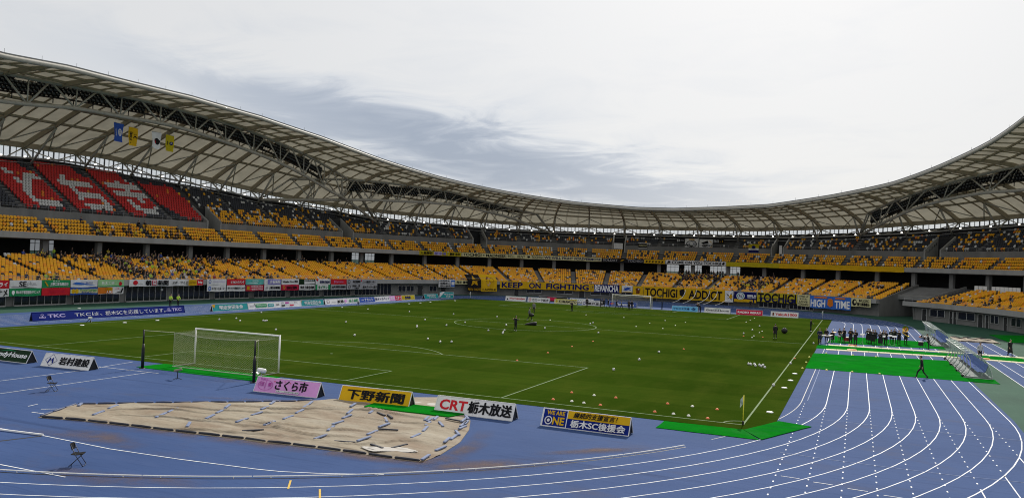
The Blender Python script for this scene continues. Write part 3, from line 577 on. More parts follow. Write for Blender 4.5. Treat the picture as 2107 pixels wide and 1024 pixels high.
        for k in range(61):
            u = (.2+.72*k/60) if key == 'B' else k/60*(.9 if key == 'A' else 1)+(0 if key == 'A' else .0); a, b = lerp_poly(ft, u), lerp_poly(fb, u0+(u1-u0)*u); j = min(range(0, len(R_S), 4), key=lambda q: (R_X[q]-a.x)**2+(R_Y[q]-a.y)**2)
            n = Vector((R_NX[j], R_NY[j], 0)); m = a.lerp(b, .55); m.x, m.y = a.x+n.x*1.5, a.y+n.y*1.5; cw.append((m, n, (a-b).length))
        mb = MB(); mb.grid([[c+n*q+Vector((0, 0, z)) for c, n, _ in cw] for q, z in ((-.55, -.12), (-.55, 0), (.55, 0), (.55, -.12), (-.55, -.12))])
        for q in (-.55, .55):
            for z in (.5, 1.05): mb.tube([c+n*q+Vector((0, 0, z)) for c, n, _ in cw], .03, 5)
        for c, n, _ in cw[::2]:
            for q in (-.55, .55): mb.tube([c+n*q, c+n*q+Vector((0, 0, 1.9))], .04, 5)
            mb.tube([c, c-Vector((0, 0, .9))], .08, 6)
        part(mb, 'catwalk', black_m)
        FL.append(cw)
FL = []
roof()

def floodlights():
    lens = mat('lamp_glass', (.10, .11, .12), .15, var=.2, scale=3, spec=.7)
    mb = MB(); mb.box((0, 0, 0), (.5, .34, .46)); mb.box((0, -.19, .02), (.42, .05, .36), mi=1); mb.box((0, -.2, .02), (.44, .02, .03), mi=2); mb.bar((0, .05, -.2), (0, .05, -.5), .4, .04)
    me = mb.mesh('floodlight', [black_m, lens, alu]); spots = []
    for cw in FL:
        c = [p for p, _, _ in cw]; L = [0]
        for a, b in zip(c, c[1:]): L.append(L[-1]+(b-a).length)
        for row, (q, z) in enumerate(((-.6, .3), (-.62, .85), (-.6, 1.4), (-.5, 1.95))):
            u = .4+row*.21
            while u < L[-1]-.3:
                i = next(k for k in range(len(L)-1) if L[k+1] >= u); t = (u-L[i])/(L[i+1]-L[i]); p = c[i].lerp(c[i+1], t); n = cw[i][1]
                run = int(u/3.4) % 4
                if not (row == 3 and run in (1, 3)) and not (row == 0 and run == 1): spots.append((p+n*q+Vector((0, 0, z)), math.atan2(n.y, n.x)-PI/2, (p-Vector(CAM)).length))
                u += .66
    spots.sort(key=lambda s: s[2] if s[0].y > -26 else 999)
    big = MB()
    for i, (p, a, _) in enumerate(spots):
        if i < 100:
            o = bpy.data.objects.new('floodlight', me); COL.objects.link(o); o.parent = STAND; o.location = p; o.rotation_euler = (rad(-28), 0, a)
        else:
            M = Matrix.Translation(p) @ Matrix.Rotation(a, 4, 'Z') @ Matrix.Rotation(rad(-28), 4, 'X')
            for f, v in ((0, 1),): big.add([M @ q.co for q in me.vertices], [tuple(pl.vertices) for pl in me.polygons])
            big.m[-len(me.polygons):] = [pl.material_index for pl in me.polygons]
    o = part(big, 'far_floodlights', [black_m, lens, alu]); o['kind'] = 'stuff'
floodlights()
# ------------------------------------------------------------------ ground, track, pitch and everything painted on them
YC, RK = 42.2, 36.5
def stadium_pts(r, n=40, y0=-1, y1=1):
    """closed oval at distance r from the straight axis"""
    p = [(r*math.cos(a), -YC+r*math.sin(a)) for a in np.linspace(-PI, 0, n)]
    return p+[(r*math.cos(a), YC+r*math.sin(a)) for a in np.linspace(0, PI, n)]
def sheet(name, pts, z, m, kind='structure'):
    mb = MB(); mb.poly([(x, y, z) for x, y in pts]); return tag(mb.build(name, m), kind=kind)
def setting():
    green = mixmat('green_apron', [(.026, .078, .052), ((.018, .055, .038), .15, (1, 1, 1), .4, .7, .8), ((.045, .105, .07), 1.2, (1, .3, 1), .5, .8, .5)], bump=.25, bscale=40, spec=.1)
    blue = mixmat('track_blue', [(.039, .075, .188), ((.027, .057, .152), .10, (1, 1.6, 1), .40, .68, .8), ((.046, .078, .185), .9, (.35, 1.4, 1, .5), .50, .75, .6), ((.020, .045, .135), 3.0, (.25, 2.2, 1, .15), .52, .72, .6), ((.055, .09, .22), 14, (1, 1, 1), .55, .75, .4), ((.060, .064, .105), .22, (1, 1.8, 1, .3), .56, .74, .55), ((.015, .034, .10), .5, (.12, 3, 1, .5), .58, .72, .6)], rough=.9, bump=.3, bscale=60, spec=.12)
    grass = mixmat('turf', [(.028, .054, .0045), ((.018, .037, .003), .045, (1, .5, 1), .40, .65, .8), ((.044, .062, .008), .30, (1.6, .5, 1), .45, .75, .7), ((.016, .035, .003), 1.3, (.18, 1.3, 1), .50, .74, .6), ((.040, .054, .009), 9, (1, 1, 1), .52, .8, .45)], rough=1, bump=.5, bscale=25, spec=0)
    white = mixmat('line_paint', [(.72, .73, .74), ((.38, .42, .52), 1.4, (1, 1, 1), .42, .75, .8)], bump=0, rough=.7)
    wpitch = mixmat('pitch_line_paint', [(.15, .21, .11), ((.06, .11, .03), 3.0, (1, 1, 1), .42, .72, .7)], bump=0, rough=.9)
    sheet('ground', [(-900, -500), (900, -500), (900, 1400), (-900, 1400)], 0, green)
    sheet('running_track', stadium_pts(RK+9*1.22+.25), .004, blue)
    # inner strip between straight and pitch on the track and runway aprons
    def stripe(x0, x1, y0, y1, nm='runway'): sheet(nm, [(x0, y0), (x1, y0), (x1, y1), (x0, y1)], .004, blue)
    stripe(51.05, 55.0, -60, 20.3)
    sheet('track_apron', [(-47.9, -42), (-50.6, -42), (-50.6, 40), (-47.9, 40)], .003, blue)
    sheet('track_apron', [(38, -100), (53, -100), (53, -50), (38, -50)], .0025, blue)
    # pitch, with its mowing bands built as real stripes of turf
    mb = MB(); X0, X1, Y0, Y1 = -35.6, 35.5, -53.75, 53.7; nb = 20
    for k in range(nb):
        a, b = Y0+(Y1-Y0)*k/nb, Y0+(Y1-Y0)*(k+1)/nb
        mb.add([(X0, a, .02), (X1, a, .02), (X1, b, .02), (X0, b, .02)], [(0, 1, 2, 3)], k % 2)
    for a, b in (((X0, Y0), (X1, Y0)), ((X1, Y0), (X1, Y1)), ((X1, Y1), (X0, Y1)), ((X0, Y1), (X0, Y0))): mb.quad((*a, .02), (*b, .02), (*b, 0), (*a, 0))
    grass2 = mixmat('turf_band', [(.035, .062, .006), ((.023, .044, .004), .045, (1, .5, 1), .40, .65, .8), ((.050, .068, .008), .30, (1.6, .5, 1), .45, .75, .7), ((.018, .037, .003), 1.3, (.18, 1.3, 1), .50, .74, .6), ((.040, .054, .009), 9, (1, 1, 1), .52, .8, .45)], rough=1, bump=.5, bscale=25, spec=0)
    tag(mb.build('pitch', [grass, grass2]), kind='structure')
    def seg(mb, p, q, w, z):
        p, q = Vector((*p, z)), Vector((*q, z)); d = (q-p).normalized(); n = Vector((-d.y, d.x, 0))*w/2
        mb.quad(p-n, q-n, q+n, p+n)
    def path(mb, pts, w, z):
        P = [Vector((x, y, 0)) for x, y in pts]; L, R = [], []
        for i, p in enumerate(P):
            d = (P[min(i+1, len(P)-1)]-P[max(i-1, 0)]).normalized(); n = Vector((-d.y, d.x, 0))*w/2
            L.append((p.x+n.x, p.y+n.y, z)); R.append((p.x-n.x, p.y-n.y, z))
        mb.grid([L, R])
    mb = MB(); z = .026; W = .10
    e = W/2
    for p, q in (((-34, -52.5), (34, -52.5)), ((-34, 52.5), (34, 52.5))): seg(mb, (p[0]-e, p[1]), (q[0]+e, q[1]), W, z)
    for x in (-34, 34): seg(mb, (x, -52.5+e), (x, 52.5-e), W, z)
    seg(mb, (-34+e, 0), (34-e, 0), W, z)
    for sg in (-1, 1):
        for w, d in ((20.16, 16.5), (9.16, 5.5)):
            y = sg*(52.5-d)
            seg(mb, (-w-e, y), (w+e, y), W, z)
            for x in (-w, w): seg(mb, (x, sg*(52.5-e)), (x, sg*(52.5-d+e)), W, z)
        a = math.acos(5.5/9.15); path(mb, [(9.15*math.sin(t), sg*(41.5-9.15*math.cos(t))) for t in np.linspace(-a, a, 28)], W, z+.0015)
        mb.poly([(.12*math.cos(t), sg*41.5+.12*math.sin(t), z) for t in np.linspace(0, 2*PI, 12)[:-1]])
        for sx in (-1, 1): path(mb, [(sx*(34-math.cos(t)), sg*(52.5-math.sin(t))) for t in np.linspace(.06, PI/2-.06, 8)], W, z+.0015)
    path(mb, [(9.15*math.cos(t), 9.15*math.sin(t)) for t in np.linspace(0, 2*PI, 72)], W, z+.0015)
    tag(mb.build('pitch_markings', wpitch), kind='structure')
    # lane lines
    mb = MB(); zl = .009
    for k in range(1, 10):
        r = RK+1.22*k; path(mb, stadium_pts(r, 70)+[(-r, -YC)], .047 if k < 9 else .055, zl)
    for k in range(0, 9):       # dashes that carry the straight lanes on past the bend
        x = RK+1.22*k; y = -YC-1.0
        yend = -YC-math.sqrt(47.48**2-x*x)
        if k >= 5: seg(mb, (x, yend), (x, -88), .05, zl+.002)
        while y > max(yend, -66):
            seg(mb, (x, y), (x, y-.20), .055, zl+.002); y -= 1.0
    for l in G_LINES: path(mb, l, .055, zl+.004)
    for k in range(9):          # short ticks at the start of the straight
        x = RK+1.22*k; seg(mb, (x+.2, -62.3-.28*k), (x+.9, -62.35-.28*k), .05, zl+.004)
    for y in (-6.4, ): pass
    for x in (51.05, 52.2, 53.65, 55.0): seg(mb, (x, -60), (x, 20.3), .06, zl+.002)
    tag(mb.build('track_markings', white), kind='structure')
    worn = mixmat('worn_line', [(.20, .24, .36), ((.09, .14, .32), 1.0, (1, 1, 1), .4, .65, .8)], bump=0)
    mb = MB()
    for l in G_FAINT: path(mb, l, .05, .0135)
    path(mb, [(RK+.10, y) for y in np.linspace(-42, 30, 30)], .05, .0135)
    tag(mb.build('worn_markings', worn), kind='structure')
    mb = MB()
    for x0, y0, x1, y1 in G_YTICKS: seg(mb, (x0, y0), (x1, y1), .07, .015)
    tag(mb.build('yellow_markings', flat('tick_yellow', (.55, .36, .05), .7)), kind='structure')
    # drain slot at the inner edge of the straight, painted shade along the near kerb, and stains of sand beside the cover
    mb = MB(); path(mb, [(RK-.22, y) for y in np.linspace(-YC, 30, 30)], .05, .0065)
    path(mb, [((RK-.22)*math.cos(a), -YC+(RK-.22)*math.sin(a)) for a in np.linspace(-.42, 0, 16)], .05, .0065)
    path(mb, [((RK+.075)*math.cos(a), -YC+(RK+.075)*math.sin(a)) for a in np.linspace(-2.25, -.485, 80)], .085, .0068)  # black strip painted as the shade gap under the kerb, not a drain
    x0, y0, x1, y1 = G_BLACKSLOT[0]; seg(mb, (x0-.6, y0-.55), (x1, y1), .16, .0065)
    tag(mb.build('drain_slot_and_kerb_shade', black_m), kind='structure')
    st = bpy.data.materials.new('sand_stain'); st.use_nodes = True; t = st.node_tree; N, L = t.nodes, t.links; b = N['Principled BSDF']
    b.inputs['Base Color'].default_value = (.125, .082, .072, 1); b.inputs['Roughness'].default_value = 1
    tc = N.new('ShaderNodeTexCoord'); n = N.new('ShaderNodeTexNoise'); n.inputs['Scale'].default_value = .5; n.inputs['Detail'].default_value = 9; n.inputs['Roughness'].default_value = .68; L.new(tc.outputs['Object'], n.inputs['Vector'])
    at = N.new('ShaderNodeAttribute'); at.attribute_name = 'fade'; mr = N.new('ShaderNodeMapRange'); mr.inputs[1].default_value = .36; mr.inputs[2].default_value = .64; mr.inputs[4].default_value = .9; L.new(n.outputs[0], mr.inputs[0])
    mu = N.new('ShaderNodeMath'); mu.operation = 'MULTIPLY'; L.new(mr.outputs[0], mu.inputs[0]); L.new(at.outputs['Fac'], mu.inputs[1]); L.new(mu.outputs[0], b.inputs['Alpha'])
    def stain(pts, w0, w1):
        mb = MB(); A, B, C = [], [], []
        for i, p in enumerate(pts):
            q, r = Vector(pts[min(i+1, len(pts)-1)]), Vector(pts[max(i-1, 0)]); d = (q-r).normalized(); nn = Vector((-d.y, d.x))
            A.append((p[0]+nn.x*w0, p[1]+nn.y*w0, .0175)); B.append((*p, .0175)); C.append((p[0]-nn.x*w1, p[1]-nn.y*w1, .0175))
        mb.grid([A, B, C]); o = mb.build('sand_stain', st); n = len(pts); f = o.data.attributes.new('fade', 'FLOAT', 'POINT')
        ends = [min(1, 4*min(i, n-1-i)/n) for i in range(n)]
        f.data.foreach_set('value', [0]*n+[1*e for e in ends]+[0]*n); tag(o, kind='structure')
    stain([(4.2, -70.2), (8, -69.55), (12, -69.05), (16, -68.7), (20, -68.25), (23.6, -68.0), (24.1, -66.5), (23.8, -63.5), (22.8, -61)], .5, .9)
    stain([(6.5, -72.2), (10, -71.4), (13, -71.2)], 1.2, 1.2); stain([(12.4, -76.2), (15.5, -75.6), (19, -73.9)], .9, .9)
    stain([(23.2, -70.6), (25.6, -67.2), (28.2, -63.8)], 1.0, 1.4); stain([(27.0, -64.6), (29.2, -61.9), (31.2, -60.2)], .5, .8); stain([(6, -62.5), (9, -61.0), (12, -59.6)], .6, .5)
    # white metal kerb round the inside of the near bend, in short lengths
    k = MB(); a0, a1 = -2.25, -.485; nseg = 17
    for i in range(nseg):
        p = np.linspace(a0+(a1-a0)*i/nseg+.0006, a0+(a1-a0)*(i+1)/nseg-.0006, 7)
        k.tube([(RK*math.cos(a), -YC+RK*math.sin(a), .07) for a in p], .022, 6)
        for a in (p[1], p[-2]): k.tube([(RK*math.cos(a), -YC+RK*math.sin(a), 0), (RK*math.cos(a), -YC+RK*math.sin(a), .05)], .02, 5)
    tag(k.build('track_kerb', white_m), kind='structure')
    k = MB(); k.bar((4.8, -72.85, .06), (7.9, -72.46, .06), .06, .06)
    tag(k.build('track_kerb', white_m), kind='structure')
setting()
# ------------------------------------------------------------------ seats
SEAT_C = [flat('seat_yellow', (.88, .42, .008), .5, var=.12, scale=.6), flat('seat_amber', (.86, .31, .008), .45, var=.1, scale=.6), flat('seat_grey', (.64, .64, .63), .5, var=.1, scale=.6),
          flat('seat_navy', (.030, .034, .045), .5, var=.2, scale=.6), flat('seat_red', (.56, .014, .012), .45, var=.15, scale=.6), flat('seat_orange', (.75, .20, .012), .45, var=.1, scale=.6)]
SEAT_NAME = ['yellow', 'amber', 'pale grey', 'dark navy', 'red', 'orange']
def seat_geo():
    """tip-up seat: shell with rounded shoulders leaning back, pan folded up in front of it, one bracket; faces -y"""
    mb = MB(); w, c = .205, .06
    prof = [(-w+c*.5, 0), (w-c*.5, 0), (w, c), (w, .40-c), (w-c, .40), (-w+c, .40), (-w, .40-c), (-w, c)]
    lean = lambda x, h, y: (x, y+.10*h/.4+.10*(abs(x)/w)**2*-.35, .40+h)
    mb.add([lean(x, h, .06) for x, h in prof]+[lean(x, h, .11) for x, h in prof], [tuple(range(8))]+[(i, i+8, (i+1) % 8+8, (i+1) % 8) for i in range(8)]+[tuple(range(15, 7, -1))])
    w2 = .175; p2 = [(-w2, .02), (w2, .02), (w2, .30), (w2-.06, .36), (-w2+.06, .36), (-w2, .30)]
    mb.add([(x, -.06+.05*h, .34+h*.95) for x, h in p2]+[(x, .0+.05*h, .34+h*.95) for x, h in p2], [tuple(range(6))]+[(i, i+6, (i+1) % 6+6, (i+1) % 6) for i in range(6)])
    mb.box((0, .12, .22), (.04, .12, .44), mi=0)
    return mb
_PAT = {}
def pat(rows):
    d = set()
    for r, cs in rows.items(): d |= {(r, c) for c in cs}
    return d
R_ = lambda a, b: list(range(a, b+1))
_PAT['to'] = pat({1: R_(5, 14), 2: R_(4, 14), 3: [4, 5], 4: [4, 5], 5: [4, 5, 6], 6: [5, 6, 7], 7: [6, 7, 8], 8: R_(5, 9), 9: [5, 6, 8, 9, 10], 10: R_(9, 14), 11: [4, 5, 6, 10, 11, 12, 13], 12: [4, 5]})
_PAT['chi'] = pat({1: R_(5, 12), 2: R_(4, 13), 3: [12, 13], 4: [4, 5, 12, 13], 5: R_(5, 13), 6: R_(5, 13), 7: [5, 6], 8: [5, 6], 9: R_(3, 14), 10: R_(3, 14), 11: [5, 6], 12: [6, 7]})
_PAT['gi'] = pat({1: R_(6, 11), 2: R_(4, 13), 3: [4, 5, 6, 12, 13], 4: [4, 5], 5: [4, 5, 9, 10], 6: [9, 10], 7: R_(2, 14), 8: R_(2, 14), 9: [8, 9], 10: R_(2, 14), 11: R_(2, 14), 12: [7, 8, 13], 13: [12, 14]})
TAKEN = set()
def seat_colour(tier, s, row, col, n, blk):
    u = RNG.random(); far = min(max((s-150)/40, 0), 1) if s < 230 else min(max((292-s)/30, 0), 1)
    if tier == 0:
        y = .93-.10*far; return 0 if u < y*.8 else 1 if u < y else 3 if u < y+(1-y)*.6 else 2
    if tier == 1:
        y = .95-.2*far; return 0 if u < y*.85 else 1 if u < y else 3 if u < y+(1-y)*.65 else 2
    if s < 127.5:
        key = {2: 'to', 3: 'chi', 4: 'gi'}.get(blk)
        if blk <= 1 and col > n-7+row*.45: return 3
        if row == 0 and u < .6: return 3
        if blk in (2, 3, 4) and col > n-3-(row > 13) and (row < 3 or row > 12): return 3
        if blk == 5 and (row > 12 and (u < .6 or row > 13) or row < 5 and col < 5-row): return 3
        if key and (row, col) in _PAT[key]: return 2
        return 5 if u < .03 else 4
    if s < 168:
        p = max(.08, .95-row*.13) if (s < 150) else max(.12, .55-row*.08)
        return 0 if u < p*.8 else 1 if u < p else 2 if u < p+.09 else 3
    return 0 if u < .13 else 5 if u < .17 else 2 if u < .30 else 3
def seats():
    g = seat_geo(); base = np.array(g.v); S = []
    for tier, A, rowf, nrow in ((0, LOW_AISLE, low_row, lambda s: 16), (1, UPF_A, upf_row, lambda s: 5), (2, UP_AISLE, up_row, None)):
        for b in range(len(A)-1):
            a0, a1 = A[b], A[b+1]
            if tier == 2:
                nmax = int(math.floor(max(f_n(a0), f_n(a1))+.2))+1
            else: nmax = nrow(0)
            for r in range(nmax):
                d, z = rowf(r); sm = (a0+a1)/2; k = stretch(sm, d); m = .62/k; L = (a1-a0-2*m)*k; n = int(L/.5)
                if n < 2: continue
                for c in range(n):
                    s = a0+m+(a1-a0-2*m)*(c+.5)/n
                    if tier == 2 and (in_vom(s, .35) and r < 6 or r > math.floor(f_n(s)+.2)): continue
                    if tier == 2 and 227.2 < s < 241.2 and not (r == 0 and c % 7 > 3): continue
                    if tier == 0:
                        dd = d
                        if GAP0-.2-.11*(d) < s < GAP1+.35*1.0+(.55*d if d > 0 else 0)*0.62: continue
                        if s > 289 and r > 12: continue
                    S.append((s, d+.36, z, tier, b, r, c, n))
    P = np.array([rp(s, d, z) for s, d, z, *_ in S]); N = np.array([tuple(rn(x[0])) for x in S]); C = np.array([seat_colour(x[3], x[0], x[5], x[6], x[7], x[4]) for x in S])
    # the 300 that show largest stand alone, the rest is one object
    cam = Vector(CAM); M = SC.camera.matrix_world.inverted(); lens = SC.camera.data.lens/36; key = []
    for i, p in enumerate(P):
        q = M @ Vector((p[0], p[1], p[2]+.6)); u = q.x/-q.z*lens; v = q.y/-q.z*lens
        key.append(-q.z if (q.z < 0 and abs(u) < .497 and abs(v) < .24) else 1e6)
    order = np.argsort(key)[:300]; solo = set(int(i) for i in order)
    me = [g.mesh('stadium_seat', m) for m in SEAT_C]
    names = {0: 'lower tier', 1: 'upper front tier', 2: 'top tier'}
    blocks = {t: sorted({S[i][4] for i in solo if S[i][3] == t}) for t in range(3)}
    for i in sorted(solo):
        s, d, z, t, b, r, c, n = S[i]; o = bpy.data.objects.new('stadium_chair', me[C[i]]); COL.objects.link(o); o.location = P[i]; o.rotation_euler = (0, 0, math.atan2(N[i][1], N[i][0])-PI/2)
        bl = blocks[t].index(b); side = 'left' if s < 180 else 'right'
        tag(o, '%s seat, %s, %s block, row %d, %d from right aisle' % (SEAT_NAME[C[i]], names[t], NTH[bl], r+1, n-c), 'seat', 'tip-up seats of the stand')
    rest = [i for i in range(len(S)) if i not in solo]; nv = len(base); V = np.zeros((len(rest)*nv, 3))
    for k, i in enumerate(rest):
        n = N[i]; V[k*nv:(k+1)*nv] = P[i]+np.outer(base[:, 0], (n[1], -n[0], 0))+np.outer(base[:, 1], (n[0], n[1], 0))+np.outer(base[:, 2], (0, 0, 1))
    F = []; MI = []
    for k, i in enumerate(rest):
        o = k*nv; F.extend([tuple(q+o for q in f) for f in g.f]); MI.extend([int(C[i])]*len(g.f))
    m = bpy.data.meshes.new('distant_seats'); m.from_pydata(V.tolist(), [], F)
    for x in SEAT_C: m.materials.append(x)
    m.polygons.foreach_set('material_index', MI); m.update()
    o = bpy.data.objects.new('distant_seats', m); COL.objects.link(o); tag(o, 'thousands of yellow, navy and grey tip-up seats filling both tiers', 'seats', None, 'stuff')
seats()
# ------------------------------------------------------------------ banners hung from the parapets
def banner(label, s0, s1, d, z0, z1, bg, items, name='cloth_banner', cat='banner', group=None, wave=.035, lean=0, drop=None):
    mb = MB(); mats = [ink(bg)]; ph = random.random()*6
    drop = drop or (lambda x: 0)
    def mp(x, y, l=0):
        s = s0+(s1-s0)*x; w = wave*(math.sin(s*2.3+ph)+.6*math.sin(s*5.1+y*2+ph*2)); zz = z0+(z1-z0)*y+drop(x)+(.03*math.sin(s*1.7+ph) if y < .5 else 0)
        return rp(s, d-.018*l+w*(1.15-y)+lean*max(0, (y-.66)/.34), zz)
    nx = max(3, int((s1-s0)*2)); xs = [k/nx for k in range(nx+1)]; ys = [0, .34, .67, 1]
    mb.grid([[mp(x, y) for x in xs] for y in ys]); mb.grid([[mp(x, y, -1.6) for x in xs] for y in ys])
    for y in (0, 1): mb.grid([[mp(x, y, l) for x in xs] for l in (0, -1.6)])
    for x in (0, 1): mb.grid([[mp(x, y, l) for y in ys] for l in (0, -1.6)])
    P = Panel(mb, mp, mats); P.draw(items)
    return tag(mb.build(name, mats), label, cat, group)
T = lambda b, x0, x1, y0, y1, c, off=.02, **k: ('text', b, x0, x1, y0, y1, ink(c), off, k)
Rc = lambda x0, x1, y0, y1, c, n=6: ('rect', x0, x1, y0, y1, ink(c), n)
Dc = lambda x, y, rx, ry, c: ('disc', x, y, rx, ry, ink(c))
St = lambda x, y, rx, ry, c: ('star', x, y, rx, ry, ink(c))
Rg = lambda x, y, rx, ry, w, c: ('ring', x, y, rx, ry, w, ink(c))
Py = lambda pts, c: ('poly', pts, ink(c))
def banners():
    D, ZT, ZM, ZB = -1.24, 3.42, 2.40, 1.38
    G = 'sponsor banners along the lower parapet'
    def two(s0, s1, a, b):
        for (lab, bg, it), (z0, z1) in ((a, (ZM, ZT)), (b, (ZB, ZM-.02))): banner(lab, s0+.04, s1-.04, D, z0, z1, bg, it, group=G)
    two(77.7, 81.2, ('red banner with white lettering, top left of the banner row', 'red', [T('ジンドライ', .05, .93, .22, .75, 'white')]), ('white banner with big black brush letters, left end of banner row', 'paper', [T('ナメ', .55, .95, .06, .94, 'black', .03)]))
    two(81.2, 85.5, ('white banner with bold black Latin letters SE above green banner', 'paper', [T('SE', .28, .52, .14, .84, 'black', .03), T('plus.', .54, .84, .2, .8, 'grey', 0), Py([(.03, .2), (.12, .12), (.9, .06), (.12, .3)], 'grey')]),
        ('green banner with white lettering and a white leaf mark', 'green', [T('岡本北宇都宮眼科クリニック', .2, .95, .3, .7, 'white'), Dc(.1, .5, .05, .25, 'white'), Py([(.07, .3), (.13, .3), (.1, .1)], 'white')]))
    two(85.5, 89.6, ('green banner with white letters and golden leaf, above a red banner', 'green', [T('上野工業合同会社', .27, .93, .22, .68, 'white'), Py([(.06, .8), (.1, .85), (.22, .25), (.17, .2)], 'gold'), T('栃木県', .35, .6, .76, .92, 'white', 0)]),
        ('plain deep red banner with faint dark lettering', 'red', [T('総合設備', .25, .8, .3, .7, 'crimson', 0)]))
    two(89.6, 93.8, ('white banner with small pale blue lettering over a blue striped one', 'paper', [T('ハヤブサ工業株式会社', .25, .82, .4, .75, 'mblue', 0), Py([(.05, .5), (.2, .7), (.95, .2), (.2, .35)], 'sky')]),
        ('yellow and blue banner with yellow flowers and white script', 'mblue', [Rc(0, 1, .22, .75, 'cream'), Dc(.1, .5, .06, .32, 'yellow'), Dc(.22, .5, .06, .32, 'yellow'), T('Flower Garden', .35, .95, .45, .8, 'green', .01), T('Nasu', .4, .9, .25, .42, 'mblue', .01)]))
    two(93.8, 98.1, ('pale green banner with white lettering and a red spot', 'pgreen', [T('栃木工場', .12, .62, .3, .75, 'white', 0), Dc(.85, .4, .06, .3, 'red'), Rc(0, 1, .0, .12, 'green')]),
        ('white and orange banner with red lettering and black brush strokes', 'paper', [Rc(0, .55, .05, .95, 'orange'), T('大感謝', .28, .55, .5, .92, 'yellow', .02), T('人気', .3, .5, .08, .45, 'white', .02), Py([(.62, .1), (.7, .2), (.9, .15), (.96, .8), (.9, .85), (.85, .3), (.72, .32)], 'black'), Py([(.6, .7), (.75, .85), (.8, .6), (.72, .72)], 'red')]))
    banner('long white banner with black newspaper characters, yellow and red right end', 99.0, 112.6, D, ZM-.02, ZT, 'paper', [Dc(.075, .52, .03, .34, 'red'), T('Red Shop', .11, .17, .25, .45, 'grey', 0), T('朝', .205, .275, .12, .88, 'black', .03), Rc(.285, .345, .12, .88, 'crimson'), T('日', .295, .335, .2, .8, 'white', .03), T('新聞', .355, .5, .12, .88, 'black', .03), T('スポーツくじ', .55, .765, .28, .72, 'black', .025), Rc(.775, .89, .06, .94, 'yellow'), T('LOTTERY', .785, .88, .35, .6, 'brown', 0), Rc(.89, .985, .06, .94, 'red'), T('big', .905, .97, .3, .72, 'white', .03)], group=G)
    two(113.5, 117.5, ('white banner with thin blue wave and pale lettering', 'paper', [T('AIYAMA HOLDINGS', .3, .92, .45, .7, 'lilac', 0), Rg(.13, .6, .07, .3, .35, 'mblue')]), ('white banner with black katakana and blue swirl mark', 'paper', [T('エイチ・エル・シー', .24, .97, .28, .72, 'black', .02), Rg(.12, .5, .07, .38, .4, 'sky')]))
    two(117.6, 121.6, ('red banner with white letters and arrow over the dental banner', 'red', [T('IT.TBCハウジング', .2, .92, .25, .72, 'white', .01)]), ('white banner with black clinic lettering under a red one', 'paper', [T('クリスタル歯科クリニック', .04, .97, .3, .72, 'black', .02)]))
    two(121.7, 125.7, ('turquoise banner with a white ribbon stripe', 'turq', [Py([(.05, .3), (.5, .42), (.95, .35), (.5, .3)], 'white'), T('MEDICAL', .35, .7, .55, .8, 'white', 0)]), ('crimson banner with two lines of white lettering', 'crimson', [T('大和建設株式会社', .25, .96, .55, .88, 'white', 0), T('一級建築士事務所', .25, .96, .12, .45, 'white', 0), Rc(.05, .19, .2, .8, 'gold')]))
    two(125.8, 129.7, ('white banner with violet block holding white hospital characters', 'paper', [Rc(.2, 1, .06, .94, 'purple'), T('大谷医院', .3, .95, .2, .82, 'white', .02)]), ('grey white banner with black newspaper company lettering', 'paper', [T('大塚友進新聞社', .3, .96, .25, .75, 'black', .01), Py([(.05, .3), (.12, .8), (.22, .5), (.14, .25)], 'grey')]))
    two(129.8, 134.0, ('white banner with one line of black Latin lettering above dark red', 'paper', [T('Wonder Carz 他社', .05, .95, .35, .75, 'black', .01)]), ('dark red banner with black lettering', 'crimson', [T('田村工業所', .3, .9, .2, .75, 'black', .02), Rg(.12, .5, .07, .3, .35, 'gold')]))
    two(134.1, 138.0, ('dark green banner with white strip', 'dkgreen', [T('自動車販売', .3, .95, .6, .92, 'white', 0), Rc(.3, .98, .1, .5, 'paper')]), ('white banner with bold black printing company lettering', 'paper', [T('㈲井上総合印刷', .06, .96, .2, .78, 'black', .025)]))
    two(138.1, 142.0, ('white banner with black lettering and red left corner', 'paper', [Py([(0, 1), (.22, 1), (.1, .5)], 'red'), T('保険事務所', .28, .95, .2, .7, 'navy', .01)]), ('white banner with green ends and green katakana', 'paper', [Rc(0, .12, .02, .98, 'green'), Rc(.86, 1, .02, .98, 'green'), T('タイサン', .18, .8, .2, .8, 'green', .03)]))
    two(142.1, 146.3, ('bright red banner with pink script', 'red', [T('Flamme', .2, .8, .3, .7, 'pink', 0)]), ('grey banner with cooperative lettering in green and black', 'grey', [T('JA共済総合相談所', .05, .95, .25, .75, 'black', .01)]))
    two(146.4, 155.0, ('long grey white banner with black marks, top right of sponsor row', 'grey', [Rg(.06, .5, .04, .35, .3, 'black'), T('中央自動車', .18, .42, .25, .75, 'black', .01), T('ニート教育センター', .5, .92, .25, .7, 'black', .01), Dc(.44, .7, .02, .16, 'red')]), ('long grey white banner with black marks, bottom right of sponsor row', 'grey', [Rg(.08, .5, .04, .35, .3, 'black'), T('学校法人 上野', .17, .42, .5, .9, 'black', .01), T('下都賀', .22, .38, .1, .4, 'black', .01), T('栃木サッカー協会', .5, .97, .25, .72, 'black', .01)]))
    # supporters' banners
    G = "supporters' banners along the lower parapet"
    banner('white sheet with three rows of black names beside the star flag', 172.9, 177.5, D, 1.75, 3.5, 'paper', [T('1松田将太', .04, .7, .7, .95, 'black', .01), T('3高嶋修人', .04, .7, .38, .63, 'black', .01), T('7西谷優希', .04, .7, .06, .31, 'black', .01), Rc(.75, .97, .1, .9, 'sky'), Rc(.77, .95, .3, .7, 'paper')], group=G)
    banner('narrow pale yellow banner with black name, left of star flag', 177.7, 181.6, D, 2.45, 3.4, 'cream', [T('西谷 優希', .08, .94, .18, .82, 'black', .02)], group=G)
